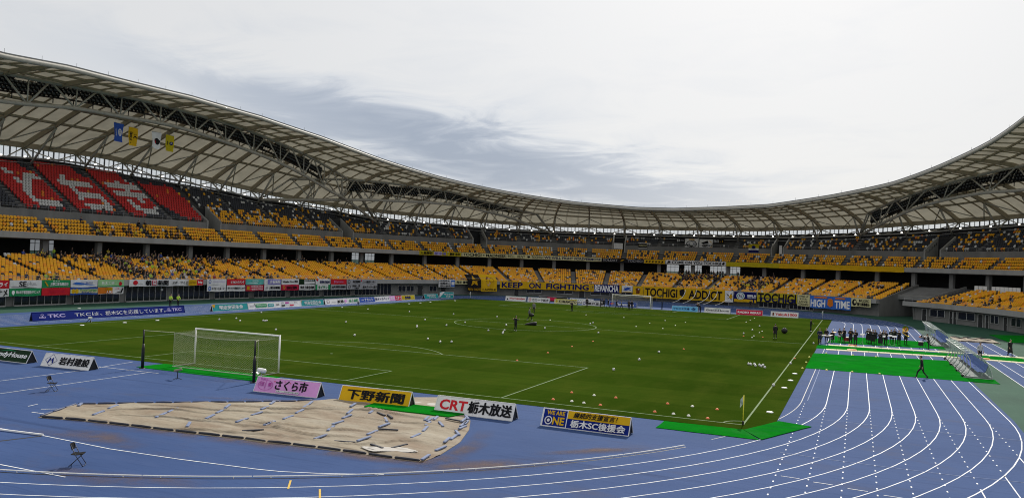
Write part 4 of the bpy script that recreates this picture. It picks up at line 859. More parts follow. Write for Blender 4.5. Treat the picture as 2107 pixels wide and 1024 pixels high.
    banner('big black flag with one golden star hung over the parapet', 181.0, 184.8, -1.5, .85, 4.7, 'black', [St(.52, .62, .42, .34, 'gold'), T('PRIDE OF TOCHIGI', .02, .98, .06, .2, 'gold', .015)], name='supporter_flag', cat='flag', lean=1.6, wave=.12)
    banner('big yellow flag with a brown profile head hung beside the star flag', 184.9, 189.1, -1.5, .9, 4.75, 'yellow', [Py([(.32, .62), (.38, .78), (.5, .84), (.6, .74), (.56, .6), (.62, .46), (.52, .42), (.5, .3), (.4, .36), (.34, .5)], 'skin'), Py([(.32, .6), (.3, .74), (.42, .88), (.56, .86), (.5, .8), (.4, .74), (.36, .62)], 'brown'), Rg(.66, .68, .16, .14, .12, 'brown'), T('LAZIALE', .1, .95, .06, .18, 'black', .02)], name='supporter_flag', cat='flag', lean=1.5, wave=.12)
    banner('long yellow banner with blue capitals KEEP ON FIGHTING', 190.1, 213.0, D, 1.65, 3.4, 'yellow', [T('KEEP', .02, .26, .12, .88, 'navy', .05), T('ON', .33, .46, .12, .88, 'navy', .05), T('FIGHTING', .52, .98, .12, .88, 'navy', .05)], group=G)
    banner('dark blue banner with tall white capitals REVANCHA', 213.1, 220.5, D, 1.5, 3.42, 'navy', [Rc(0, .09, .05, .95, 'yellow'), Rc(.93, 1, .05, .95, 'yellow'), T('REVANCHA', .12, .9, .1, .92, 'white', .03), Py([(.02, .3), (.07, .7), (.05, .8)], 'navy')], group=G)
    banner('pale banner with a blue flying bird, right of the dark blue one', 220.6, 223.1, D, 1.75, 3.35, 'paper', [Py([(.1, .35), (.3, .6), (.5, .8), (.9, .7), (.7, .55), (.95, .3), (.6, .38), (.4, .25)], 'mblue'), Py([(.15, .6), (.35, .8), (.3, .6)], 'sky'), Rc(.05, .95, .05, .14, 'yellow')], group=G)
    banner('square yellow flag with a small dark emblem beside TOCHIGI ADDICT', 223.2, 225.7, D-.02, 1.1, 3.35, 'yellow', [Dc(.5, .66, .24, .16, 'brown'), Py([(.3, .5), (.7, .5), (.62, .15), (.52, .3), (.4, .12)], 'brown'), Dc(.56, .68, .08, .06, 'paper')], name='supporter_flag', cat='flag')
    banner('long yellow banner with black serif capitals TOCHIGI ADDICT', 225.8, 245.1, D, .75, 3.38, 'yellow', [T('TOCHIGI', .02, .42, .12, .88, 'black', .035), Py([(.445, .8), (.5, .95), (.52, .5), (.49, .2), (.45, .4)], 'black'), T('ADDICT', .56, .97, .12, .88, 'black', .035)], group=G)
    banner('white flag with dark crossed emblem at the end of TOCHIGI ADDICT', 245.2, 247.1, D-.03, .8, 3.3, 'paper', [Py([(.1, .8), (.5, .6), (.9, .85), (.6, .5), (.9, .15), (.5, .4), (.1, .15), (.4, .5)], 'black'), Dc(.72, .5, .2, .2, 'gold')], name='supporter_flag', cat='flag')
    banner('blue and yellow striped banner with a round white badge', 247.3, 252.4, D, 1.0, 3.2, 'navy', [Rc(0, 1, .0, .28, 'yellow'), Rc(.6, 1, .6, .75, 'paper'), Rc(.86, .9, 0, 1, 'navy'), Dc(.3, .6, .19, .37, 'paper'), Rg(.3, .6, .15, .3, .2, 'teal'), T('Rd', .23, .37, .48, .74, 'navy', .02), T('RED.BISH', .62, .98, .42, .6, 'white', .01)], group=G)
    banner('yellow banner with tall black capitals TOCHIGI and dark lower edge', 252.6, 261.6, D, 1.1, 3.34, 'cyellow', [Rc(0, 1, 0, .1, 'black', 10), T('TOCHIGI', .02, .98, .06, .96, 'black', .06), T('TOCHIGI', .05, .95, .16, .5, 'navy', .02)], group=G)
    banner('cream banner with four rows of black capitals left of HIGH TIME', 261.7, 264.4, D, .95, 3.35, 'cream', [T('STAND UP', .1, .9, .78, .92, 'black', .02), T('IF YOU', .2, .8, .56, .7, 'black', .02), T('LOVE', .15, .85, .32, .47, 'black', .02), T('TOCHIGI', .08, .92, .08, .24, 'black', .02)], group=G)
    banner('blue banner with white capitals HIGH TIME and orange patches', 264.5, 273.4, D, .75, 3.3, 'sky', [Rc(.1, .42, .82, .94, 'orange'), Rc(.62, .86, .82, .94, 'orange'), T('HIGH', .02, .38, .1, .7, 'white', .05), Py([(.43, .3), (.44, .75), (.5, .85), (.56, .75), (.57, .3), (.5, .15)], 'orange'), T('TIME', .61, .98, .1, .7, 'white', .05)], group=G)
    banner('cream banner with black crest and characters right of HIGH TIME', 273.5, 277.8, D, 1.65, 3.3, 'cream', [Dc(.16, .5, .11, .38, 'black'), Dc(.19, .55, .05, .18, 'cream'), T('MUSIC', .4, .92, .58, .88, 'black', .01), T('踊り高揚戦士', .3, .96, .12, .5, 'black', .03)], group=G)
    # upper parapet
    D2, A, B = 11.3, 8.86, 9.86; G = 'banners along the upper parapet'
    banner('yellow banner with four black characters, left end of the upper row', 176.2, 179.5, D2, A, B, 'cyellow', [T('大島康明', .08, .95, .15, .85, 'black', .02)], group=G)
    banner('yellow banner with violet and blue characters on the upper parapet', 179.6, 182.8, D2, A, B, 'cyellow', [Rc(.05, .6, .1, .9, 'lilac'), T('栃木魂', .08, .92, .15, .85, 'purple', .02)], group=G)
    banner('yellow banner with black name, between violet one and TOCHIGI MADNESS', 182.9, 186.0, D2, A-.03, B-.05, 'cyellow', [T('藤原 将平', .15, .9, .15, .85, 'black', .03)], group=G)
    banner('cream banner with black capitals TOCHIGI MADNESS', 186.2, 195.4, D2, A, B, 'cream', [T('TOCHIGI', .02, .44, .15, .85, 'black', .03), St(.49, .5, .025, .3, 'black'), T('MADNESS', .54, .98, .15, .85, 'black', .03)], group=G)
    banner('pale yellow banner with black capitals HELL BENT TOCHIGI', 195.5, 202.7, D2, A, B, 'cream', [T('HELL', .03, .22, .15, .85, 'black', .01), T('BENT', .29, .5, .15, .85, 'black', .01), Py([(.55, .6), (.58, .8), (.64, .75), (.64, .4), (.59, .25)], 'black'), T('TOCHIGI', .68, .98, .15, .85, 'black', .01)], group=G)
    banner('cream banner with dark blue capitals WE WILL FIGHT FOREVERMORE', 202.8, 214.8, D2, A, B, 'cream', [T('WE WILL FIGHT FOREVERMORE', .01, .99, .18, .82, 'navy', .04)], group=G)
    banner('black banner with grey capitals SOLDAT TOCHIGI', 214.9, 223.8, D2, A-.05, B-.05, 'black', [T('SOLDAT', .03, .38, .22, .8, 'grey', .01), Py([(.44, .3), (.48, .7), (.54, .75), (.5, .4)], 'gold'), T('TOCHIGI', .62, .97, .22, .8, 'grey', .01)], group=G)
    banner('yellow banner with a row of black arrow marks', 223.9, 228.3, D2, A, B, 'yellow', [Py([(.06+.15*k, .25), (.14+.15*k, .25), (.18+.15*k, .55), (.1+.15*k, .75), (.1+.15*k, .5)], 'black') for k in range(6)], group=G)
    banner('white banner with black capitals COME ON YOU TOCHIGI', 228.5, 241.2, D2, A, B, 'paper', [Py([(.01, .2), (.05, .9), (.08, .5), (.06, .2)], 'black'), T('COME ON YOU TOCHIGI', .1, .92, .15, .85, 'black', .035), Py([(.93, .3), (.96, .85), (.99, .7), (.97, .2)], 'black')], group=G)
    banner('long plain yellow cloth over the upper parapet, left of two', 241.3, 252.5, D2, A-.05, B, 'cyellow', [], group=G)
    banner('longer plain yellow cloth over the upper parapet, right of two', 252.5, 276.8, D2, A-.1, B+.02, 'yellow', [], group=G)
    # upper tier
    banner('white flag with black eagle and laurel emblem in the upper tier', 231.3, 234.0, 17.2, 12.3, 15.5, 'paper', [Py([(.42, .75), (.5, .82), (.58, .75), (.62, .4), (.5, .28), (.38, .4)], 'black'), Py([(.14, .7), (.24, .78), (.4, .66), (.38, .45), (.22, .4)], 'grey'), Py([(.86, .7), (.76, .78), (.6, .66), (.62, .45), (.78, .4)], 'grey'), Rg(.5, .58, .4, .28, .14, 'black'), Rc(.3, .7, .9, .98, 'gold'), T('TOCHIGI', .1, .9, .06, .2, 'black', .03)], name='supporter_flag', cat='flag', lean=.4)
    banner('white flag with yellow half disc and black figure marks', 234.2, 236.9, 17.2, 12.3, 15.4, 'paper', [('disc', .72, .55, .27, .33, ink('yellow'), {'a0': -PI/2, 'a1': PI/2}), Py([(.15, .7), (.6, .9), (.7, .68), (.3, .6)], 'black'), Py([(.2, .52), (.72, .62), (.62, .48), (.28, .4)], 'black'), T('GAT', .34, .66, .3, .44, 'black', .03), T('ultras', .18, .6, .08, .16, 'black', 0)], name='supporter_flag', cat='flag', lean=.4)
    banner('black cloth with white characters left of the eagle flag', 229.6, 231.2, 17.4, 14.5, 15.5, 'black', [T('栃木', .05, .45, .15, .85, 'white', .02), T('FAI', .55, .95, .3, .7, 'grey', .02)], wave=.02)
    banner('black cloth with white bars right of the two white flags', 237.0, 239.2, 17.4, 14.5, 15.4, 'black', [T('日日', .05, .5, .15, .85, 'paper', .02), T('-1', .6, .9, .2, .8, 'gold', .02)], wave=.02)
    banner('small black banner with white stripes on the concrete wall', 222.1, 223.9, 16.1, 12.6, 14.1, 'black', [Rc(0, 1, .85, .98, 'paper'), Rc(0, 1, .02, .12, 'paper'), T('PASSIONE', .05, .95, .38, .62, 'cream', .02)], wave=.02)
    banner('small yellow and blue flag with a dark round emblem', 244.6, 246.7, 16.05, 12.4, 14.4, 'cyellow', [Rc(0, 1, 0, .26, 'navy'), Rc(0, 1, .26, .5, 'paper'), Dc(.5, .62, .2, .2, 'navy'), T('TOCHIGI', .2, .8, .3, .4, 'navy', .01)], name='supporter_flag', cat='flag', wave=.03)
    banner('blank white sheet hanging below the stairwell opening', 217.1, 218.9, 16.0, 12.3, 13.8, 'white', [Rc(.04, .96, .08, .94, 'paper')], wave=.02)
    banner('tall thin white pennant standing in the stairwell', 250.9, 251.5, 16.0, 11.6, 14.2, 'paper', [], wave=.02, name='pennant', cat='pennant')
    # flags hung from the left keel truss
    def hang(label, p0, p1, h, bg, items, rounded=False):
        p0, p1 = Vector(p0), Vector(p1); e = (p1-p0); nrm = Vector((e.y, -e.x, 0)).normalized(); mb = MB(); mats = [ink(bg)]
        def mp(x, y, l=0):
            w = .09*math.sin(3*x+5*y+p0.y)+.05*math.sin(9*x)*(1-y); sh = .18*math.sin(2.4*(1-y))*(.5-x)*(1-y)
            if rounded: y = y+(1-y)*.12*(abs(2*x-1)**3)
            return tuple(p0+e*(x+sh)+Vector((0, 0, -h*(1-y)))+nrm*(w+.016*l))
        xs = [k/8 for k in range(9)]; ys = [k/8 for k in range(9)]
        for l in (0, -1.5): mb.grid([[mp(x, y, l) for x in xs] for y in ys])
        P = Panel(mb, mp, mats); P.draw(items); root = thing('hanging_flag', label, 'flag', tuple(p0), 0, 'flags hung under the roof truss')
        o = mb.build('cloth', mats, root); o.matrix_parent_inverse = Matrix.Translation(-p0)
        mb = MB(); mb.tube([p0-e*.05, p1+e*.05], .035, 6); 
        for t in (.1, .9): mb.tube([p0+e*t, p0+e*t+Vector((0, 0, 1.0))], .015, 4)
        o = mb.build('hanging_bar', steel_g, root); o.matrix_parent_inverse = Matrix.Translation(-p0)
    hang('blue flag with white round crest under the roof, leftmost hanging flag', (-67.64, -6.84, 27.5), (-67.5, -5.26, 27.4), 2.9, 'mblue', [Rg(.68, .52, .2, .2, .3, 'paper'), Dc(.68, .52, .1, .1, 'paper'), Dc(.68, .52, .05, .05, 'navy'), T('TOCHIGI', .1, .2, .3, .7, 'paper', .01, flip='cw')])
    hang('golden yellow flag with black face mark, second hanging flag under roof', (-67.41, -4.33, 27.2), (-67.25, -2.69, 27.15), 2.9, 'yellow', [T(':(', .55, .9, .4, .66, 'black', .06, flip='cw'), T('SMILE', .1, .4, .28, .75, 'black', .03, flip='cw'), Dc(.2, .16, .06, .03, 'black')])
    hang('white flag with black and red half disc, third hanging flag', (-67.01, -.12, 27.15), (-66.85, 1.61, 27.1), 2.75, 'paper', [('disc', .62, .46, .36, .2, ink('black'), {'a0': PI*.5, 'a1': PI*2}), ('disc', .6, .45, .34, .17, ink('red'), {'a0': PI*.6, 'a1': PI*1.3}), Dc(.55, .5, .1, .06, 'paper')], True)
    hang('lemon yellow flag with dark shield mark, rightmost hanging flag', (-66.77, 2.46, 27.05), (-66.61, 4.15, 27.0), 2.7, 'cyellow', [Rc(.18, .25, .38, .62, 'black', 2), Py([(.42, .5), (.55, .6), (.78, .6), (.85, .5), (.78, .4), (.55, .4)], 'navy'), Py([(.52, .5), (.6, .55), (.72, .55), (.76, .5), (.6, .45)], 'grey')])
    # white streamers hung from the lower parapet behind the far goal
    for k, s in enumerate((236.0, 238.6, 241.8, 243.6, 246.6)):
        mb = MB(); n = rn(s); p = Vector(rp(s, -1.5, 3.1)); side = Vector((n.y, -n.x, 0))
        pts = [p+Vector((0, 0, -q*3.0))-n*(.4+q*q*4.2)-side*(.15*q+q**4*1.6) for q in (0, .2, .4, .6, .8, .92, 1.0)]
        pts[-1].z = .12; L = [q+side*.05 for q in pts]; R2 = [q-side*.05+Vector((0, 0, .02)) for q in pts]; mb.grid([L, R2]); mb.grid([[q+n*.02 for q in L], [q+n*.02 for q in R2]])
        tag(mb.build('streamer', white_m), '%s white streamer from the left trailing from TOCHIGI ADDICT to the ground' % NTH[k], 'streamer', 'white streamers under the far banners')
banners()
# ------------------------------------------------------------------ advertising boards on the ground
def board(label, p0, p1, depth, h, bg, items, side=1, group='advertising boards round the pitch', thick=.03, name='advertising_board', frame='paper'):
    """A-frame board: p0 -> p1 is the front foot, left to right as read; it leans away from the reader"""
    p0, p1 = Vector((*p0, .02)), Vector((*p1, .02)); e = (p1-p0); t = e.normalized(); n = Vector((-t.y, t.x, 0)); m = n*depth/2
    root = thing(name, label, 'advertising board', tuple(p0), 0, group); inv = Matrix.Translation(-p0)
    def put(mb, nm, mats, par=root):
        o = mb.build(nm, mats, par); o.matrix_parent_inverse = inv if par is root else Matrix(); return o
    up = Vector((0, 0, h)); fn = (t.cross(m+up)).normalized(); fn = fn if fn.dot(n) < 0 else -fn
    mb = MB(); mats = [ink(bg)]
    mp = lambda x, y, l=0: tuple(p0+e*x+(m+up)*y+fn*(.004*l+.004))
    mb.obox(p0+e/2+(m+up)/2-fn*.012, e/2, (m+up)/2, fn*.012); P = Panel(mb, mp, mats); P.layer = 2; P.draw(items); put(mb, 'front_panel', mats)
    mb = MB(); q = p0+n*depth; mb.obox(q+e/2+(up-m)/2, e/2, (up-m)/2*.985, Vector((n.x, n.y, m.length/h)).normalized()*.01); put(mb, 'back_panel', flat('board_back', (.05, .05, .055), .6))
    mb = MB()
    for a, b in ((p0, p0+m+up), (p1, p1+m+up), (q, p0+m+up), (q+e, p1+m+up), (p0+m+up, p1+m+up), (p0, p1)): mb.bar(a+up*.004, b+up*.004, .035, .035)
    put(mb, 'edge_frame', ink(frame))
    mb = MB()
    for s in (.06, .5, .94): mb.bar(p0+e*s+n*.05+up*.05, p0+e*s+n*(depth-.05)+up*.05, .05, .05)
    for s in (.05, .95): mb.obox(p0+e*s+m*1.0+up*.12, t*.12, n*depth*.2, up*.06)
    put(mb, 'ballast', black_m)
    for s in (.012, .988):
        mb = MB(); mb.poly([tuple(p0+e*s+n*.04+up*.02), tuple(p0+e*s+n*(depth-.04)+up*.02), tuple(p0+e*s+m+up*.93)]); put(mb, 'end_panel', black_m)
    return root
def boards():
    dz, h = .82, .80
    J = lambda x0, x1: lambda n, *a: None
    joint = lambda c='grey': [Rc(.4985, .5015, .01, .99, c, 1)]
    board('black board with white and green lettering, leftmost near the goal line', (-16.27, -59.3), (-11.96, -59.2), dz, h, 'dkgreen', [T('GrandyHouse', .08, .95, .25, .75, 'white', .02, shear=.2), Py([(.3, .8), (.5, .95), (.68, .82), (.5, .87)], 'green')])
    board('white board with black characters and blue diamond mark, left of goal', (-10.41, -59.28), (-6.31, -58.97), dz, h, 'paper', [('ring', .17, .5, .13, .46, .07, ink('blue'), 4), Py([(.1, .28), (.13, .28), (.15, .55), (.165, .4), (.18, .55), (.2, .28), (.235, .28), (.2, .72), (.165, .52), (.135, .72)], 'blue'), T('岩村建設', .34, .97, .2, .82, 'black', .035)])
    board('pink board with dark flowing characters just right of the near goal', (7.28, -58.97), (11.58, -58.73), dz, h, 'pink', [T('さくら市', .31, .82, .24, .92, 'black', .03), T('喜連川', .05, .17, .82, .93, 'magenta', 0), Rg(.16, .48, .12, .34, .05, 'magenta'), Rc(.158, .164, .2, .76, 'magenta', 1), T('祭', .2, .26, .4, .66, 'magenta', .01), T('氏家', .07, .14, .4, .68, 'magenta', .01), Rc(.36, .72, .08, .21, 'paper', 1), T('日本さくら名所の里 喜連川温泉', .37, .71, .1, .19, 'black', 0), St(.3, .75, .02, .06, 'crimson'), St(.46, .8, .015, .05, 'crimson'), St(.55, .72, .015, .05, 'crimson')])
    board('golden yellow board with four bold black characters', (13.03, -58.71), (17.34, -58.4), dz, h, 'yellow', [T('下野新聞', .09, .92, .17, .84, 'black', .03)]+joint('gold'))
    board('white board with red letters CRT and bold black characters', (18.94, -58.45), (23.43, -58.46), dz, h, 'paper', [T('CRT', .05, .41, .2, .82, 'red', .035), T('栃木放送', .42, .98, .14, .88, 'black', .035)]+joint())
    board('blue and yellow board reading WE ARE ONE beside the corner mat', (25.04, -58.59), (29.52, -58.61), dz, h, 'blue', [Rc(.005, .295, .01, .99, 'paper', 1), Rc(.015, .285, .04, .96, 'blue', 1), Rc(.295, .995, .55, .99, 'yellow', 1), T('WE ARE', .05, .26, .66, .9, 'yellow', .045), Dc(.08, .34, .045, .24, 'paper'), Rg(.08, .34, .034, .18, .5, 'navy'), St(.08, .34, .022, .11, 'paper'), T('NE', .13, .265, .12, .56, 'yellow', .06), T('継続的支援宣言！', .36, .86, .62, .94, 'black', .02, shear=.2), T('栃木SC後援会', .34, .96, .07, .5, 'paper', .03)])
    # along the far touchline
    X = -39.4
    pk = [T('TKC', .085, .185, .3, .72, 'lilac', .03), T('TKCは、', .24, .41, .28, .72, 'paper', 0), T('栃木SCを応援しています。', .43, .85, .22, .78, 'paper', 0), T('TKC', .90, .975, .3, .72, 'lilac', .03)]
    for x in (.055, .875): pk += [Rg(x, .66, .009, .1, .4, 'lilac'), Rg(x-.01, .38, .009, .1, .4, 'lilac'), Rg(x+.01, .38, .009, .1, .4, 'lilac'), Rc(x-.002, x+.002, .3, .6, 'lilac', 1)]
    board('very long dark blue board with pale Japanese sentence beside the track', (X-.1, -39.05), (X-.1, -18.5), .5, .88, 'blue', pk, frame='navy')
    teal = lambda flip: [Py([(0, .98), (.1, .98), (.055, .55), (.015, .6)], 'gold'), Py([(0, 0), (.13, 1), (0, 1)], 'paper') if not flip else Rc(.0, .01, 0, 1, 'paper', 1), T('明治安田生命', .2, .84, .18, .82, 'paper', .02)]
    board('teal board with white characters and gold corner, right of long blue board', (X+.5, -14.3), (X+.5, -7.6), .5, .88, 'teal', [Py([(0, .98), (.09, .98), (.055, .5), (.02, .6)], 'gold'), T('明治安田生命', .19, .86, .18, .82, 'paper', .02)])
    board('long white board with rows of small coloured logos', (X+.5, -7.5), (X+.5, 4.1), .5, .88, 'paper', [T('2023', .02, .1, .3, .65, 'grey', .01), Py([(.105, .8), (.12, .8), (.13, .25)], 'black'), Rc(.13, .33, .22, .76, 'green', 2), T('MONDE J.LEAGUE', .145, .32, .38, .62, 'paper', .01), Rc(.35, .46, .25, .72, 'teal', 2), T('MEIJI', .365, .445, .38, .6, 'paper', .01), T('DAZN', .5, .56, .35, .65, 'black', .02), T('LISTA', .6, .66, .6, .85, 'navy', .01), Rc(.6, .67, .18, .42, 'dkgreen', 1), Rc(.68, .75, .6, .85, 'magenta', 1), T('ICHIGO', .76, .84, .62, .8, 'grey', 0), T('YOJI', .69, .74, .2, .4, 'grey', .01), Rc(.76, .84, .18, .42, 'crimson', 1), T('むつこ', .86, .92, .6, .86, 'black', .01)])
    board('teal board with white characters, right end of the logo board', (X+.3, 4.2), (X+.3, 10.0), .5, .88, 'teal', [Py([(0, .98), (.06, .98), (.03, .5)], 'gold'), T('明治安田生命', .17, .88, .18, .82, 'paper', .02)])
    board('white board with black and green characters and pink seal', (X+.3, 10.4), (X+.3, 20.0), .5, .88, 'paper', [Rc(.05, .12, .25, .8, 'brown', 1), Rc(.06, .11, .3, .72, 'paper', 1), T('株式会社', .18, .31, .25, .5, 'grey', 0), T('板通', .34, .52, .2, .75, 'black', .03), Dc(.58, .5, .035, .3, 'pink'), T('益子病院', .68, .97, .2, .82, 'green', .02)])
    board('navy board with white katakana between two white boards', (X+.2, 20.1), (X+.2, 25.0), .5, .88, 'mblue', [T('NSK', .15, .3, .4, .6, 'paper', .02), T('ナカニシ', .33, .87, .25, .78, 'paper', .02)])
    board('white board with dark blue car dealer lettering', (X, 25.1), (X, 30.2), .5, .88, 'paper', [T('栃木トヨペット', .06, .97, .25, .8, 'navy', .02)])
    board('pink and crimson board with white katakana', (X-.1, 30.3), (X-.1, 34.6), .5, .88, 'crimson', [Rc(.0, .45, .04, .96, 'pink', 1), T('金谷', .08, .4, .25, .8, 'paper', .02), T('ニチコ', .5, .96, .22, .8, 'paper', .03)])
    board('yellow board with navy characters, right end of touchline row', (X-.2, 34.7), (X-.2, 39.6), .5, .88, 'cyellow', [T('伊', .05, .2, .2, .8, 'gold', .03), T('豊電機', .25, .68, .2, .8, 'navy', .03), T('KOUGYO', .7, .95, .2, .35, 'black', 0)])
    board('teal A-frame board beyond the yellow board, long face', (X-.1, 43.3), (X-.1, 49.0), .7, .9, 'teal', [T('明治安田生命', .2, .85, .45, .85, 'paper', .02), T('J.LEAGUE', .3, .8, .12, .35, 'paper', .01)])
    board('square teal board with white wedge by the far left corner', (-40.0, 50.2), (-37.2, 51.0), .6, 1.25, 'teal', [Py([(0, 0), (.35, 1), (.2, 1), (0, .8)], 'paper'), T('明治安田', .3, .95, .5, .75, 'paper', .02), T('生命', .45, .8, .15, .4, 'paper', .02)])
    # behind the far goal line
    Y = 54.6
    board('white board with red Latin letters, leftmost behind far goal line', (-26.9, Y-.3), (-22.4, Y-.3), .6, .95, 'paper', [Py([(.05, .2), (.1, .6), (.15, .2)], 'black'), T('mamamiya', .2, .95, .3, .75, 'red', .03)])
    board('white board with red ring mark and black katakana', (-22.0, Y-.2), (-17.3, Y-.2), .6, .95, 'paper', [Rg(.1, .5, .06, .32, .4, 'red'), T('カローラ栃木', .2, .96, .22, .78, 'black', .02)])
    board('cream board with black capitals KUMAMOTO', (-16.2, Y-.3), (-11.4, Y-.3), .6, .95, 'cream', [Rc(0, 1, .86, 1, 'cyellow', 1), T('KUMAMOTO', .2, .97, .2, .75, 'black', .03), Dc(.1, .5, .05, .25, 'cyellow')])
    board('pale board with green lettering standing behind the cream board', (-14.6, Y+4.4), (-9.6, Y+4.4), .6, 1.0, 'paper', [T('Be The Changer!', .05, .9, .5, .85, 'green', .01), T('MASUYA', .3, .8, .12, .38, 'dkgreen', .01), Rc(0, 1, 0, .06, 'cyellow', 1)])
    board('dark red and black board half hidden behind the white ring board', (-21.9, Y+5.6), (-15.6, Y+5.6), .6, 1.0, 'black', [Rc(.3, .62, .2, .9, 'crimson', 1), T('24k', .68, .95, .1, .55, 'paper', .02), T('NIKKO', .05, .26, .5, .8, 'paper', .01)])
    board('white board with blue mark and black characters left of far goal', (-10.4, Y-.2), (-5.9, Y-.2), .6, .95, 'paper', [Rg(.1, .4, .07, .3, .35, 'blue'), T('Fujisangyo', .3, .75, .7, .88, 'blue', 0), T('藤井産業', .26, .96, .12, .62, 'black', .02)])
    board('blue board with white lettering seen through the far goal', (-5.3, Y+1.3), (.2, Y+1.3), .6, .95, 'mblue', [Py([(.02, .5), (.1, .85), (.18, .6), (.1, .3)], 'red'), T("Domino's", .25, .9, .25, .75, 'white', .03)])
    board('light blue board with dark blue characters right of far goal', (7.7, Y-1.7), (12.5, Y-1.7), .6, .95, 'lblue', [T('マロニエ交通', .05, .68, .3, .7, 'navy', .02), T('タ', .74, .92, .2, .8, 'navy', .04)])
    board('white board with black lettering and green roof arc', (13.7, Y-1.7), (18.3, Y-1.7), .6, .95, 'paper', [T('GrandyHouse', .06, .95, .25, .7, 'black', .02), Py([(.3, .76), (.5, .92), (.65, .78), (.5, .84)], 'green')])
    board('crimson board with white capitals on the far goal line', (19.4, Y-2.0), (24.0, Y-2.0), .6, .95, 'crimson', [T('RADIO BERRY', .06, .95, .3, .68, 'white', .03)])
    board('white board with red serif letters and a number, far right corner', (25.4, Y-2.3), (30.0, Y-2.3), .6, .95, 'paper', [Rc(.06, .12, .25, .78, 'brown', 1), T('Yakult1000', .16, .95, .26, .74, 'red', .035)])
boards()
# ------------------------------------------------------------------ things on the ground
def goal(label, x0, y0, sg, poles, depth=2.0):
    """sg = -1: net on the -y side"""
    root = thing('football_goal', label, 'goal', (x0, y0, 0)); W, H, r = 3.66, 2.44, .06
    mb = MB()
    for x in (-W-r, W+r): mb.tube([(x, 0, 0), (x, 0, H+r)], r, 12); 
    part2 = lambda m, n, mt, s=False, p=root: m.build(n, mt, p, s)
    for x in (-W-r, W+r):
        m = MB(); m.tube([(x, 0, .0), (x, 0, H+r*2)], r, 12); part2(m, 'post', white_m, True)
    m = MB(); m.tube([(-W, 0, H+r), (W, 0, H+r)], r, 12); part2(m, 'crossbar', white_m, True)
    d = sg*depth; m = MB()
    for x in (-W-r, W+r): m.tube([(x, 0, .05), (x, d, .04)], .035, 6)
    m.tube([(-W-r, d, .04), (W+r, d, .04)], .035, 6); part2(m, 'ground_bar', steel, True)
    cord = flat('net_cord', (.42, .42, .30), .8); m = MB(); rr = .0042; zb = lambda x: 2.36-.18*(1-(x/W)**2)
    sag = lambda x, t: H-(H-zb(x))*t-.10*math.sin(PI*t)
    xs = np.linspace(-W, W, 53); zs = np.linspace(.05, 1, 17)
    def line(pts): m.tube(pts, rr, 3, cap=False)
    for i in range(len(xs)-1):                      # hexagon-like weave, zigzag cords on the back
        for st in (0, 1):
            line([(xs[i+((k+st) % 2)], d, zb(xs[i])*zs[k]) for k in range(len(zs))])
    for x in np.linspace(-W, W, 45): line([(x, d*t, sag(x, t)) for t in (0, .25, .5, .75, 1)])
    for t in np.linspace(.1, .95, 9): line([(x, d*t, sag(x, t)) for x in np.linspace(-W, W, 12)])
    for x in (-W, W):
        ys = np.linspace(0, d, 14)
        for i in range(13):
            for st in (0, 1): line([(x, ys[i+((k+st) % 2)], (H+(zb(x)-H)*(i/13))*zs[k]) for k in range(len(zs))])
    part2(m, 'net', cord)
    m = MB(); m.tube([(x, d, zb(x)) for x in np.linspace(-W, W, 15)], .018, 5)
    for x in (-W, W): m.tube([(x, d, zb(x)), (x, d, .05)], .015, 5)
    for (px, py, pz), x in zip(poles, (-W, W)): m.tube([(x, d, zb(x)), (px-x0, py-y0, pz)], .018, 5)
    part2(m, 'net_rope', cord)
    for px, py, pz in poles:
        m = MB(); m.tube([(px-x0, py-y0, 0), (px-x0, py-y0, 1.35), (px-x0, py-y0, 1.65)], [.10, .10, .06], 10); m.tube([(px-x0, py-y0, 1.6), (px-x0, py-y0, pz+.05)], .055, 8); m.box((px-x0, py-y0, .02), (.3, .3, .04)); part2(m, 'net_pole', black_m, True)
goal('near white football goal with its net tied back to two black poles', 0, -52.5, -1, [(-4.61, -56.21, 2.55), (5.18, -56.55, 2.55)], 2.0)
goal('far white football goal below the TOCHIGI ADDICT banner', 0, 52.5, 1, [(-5.0, 56.3, 2.55), (5.1, 56.3, 2.55)])

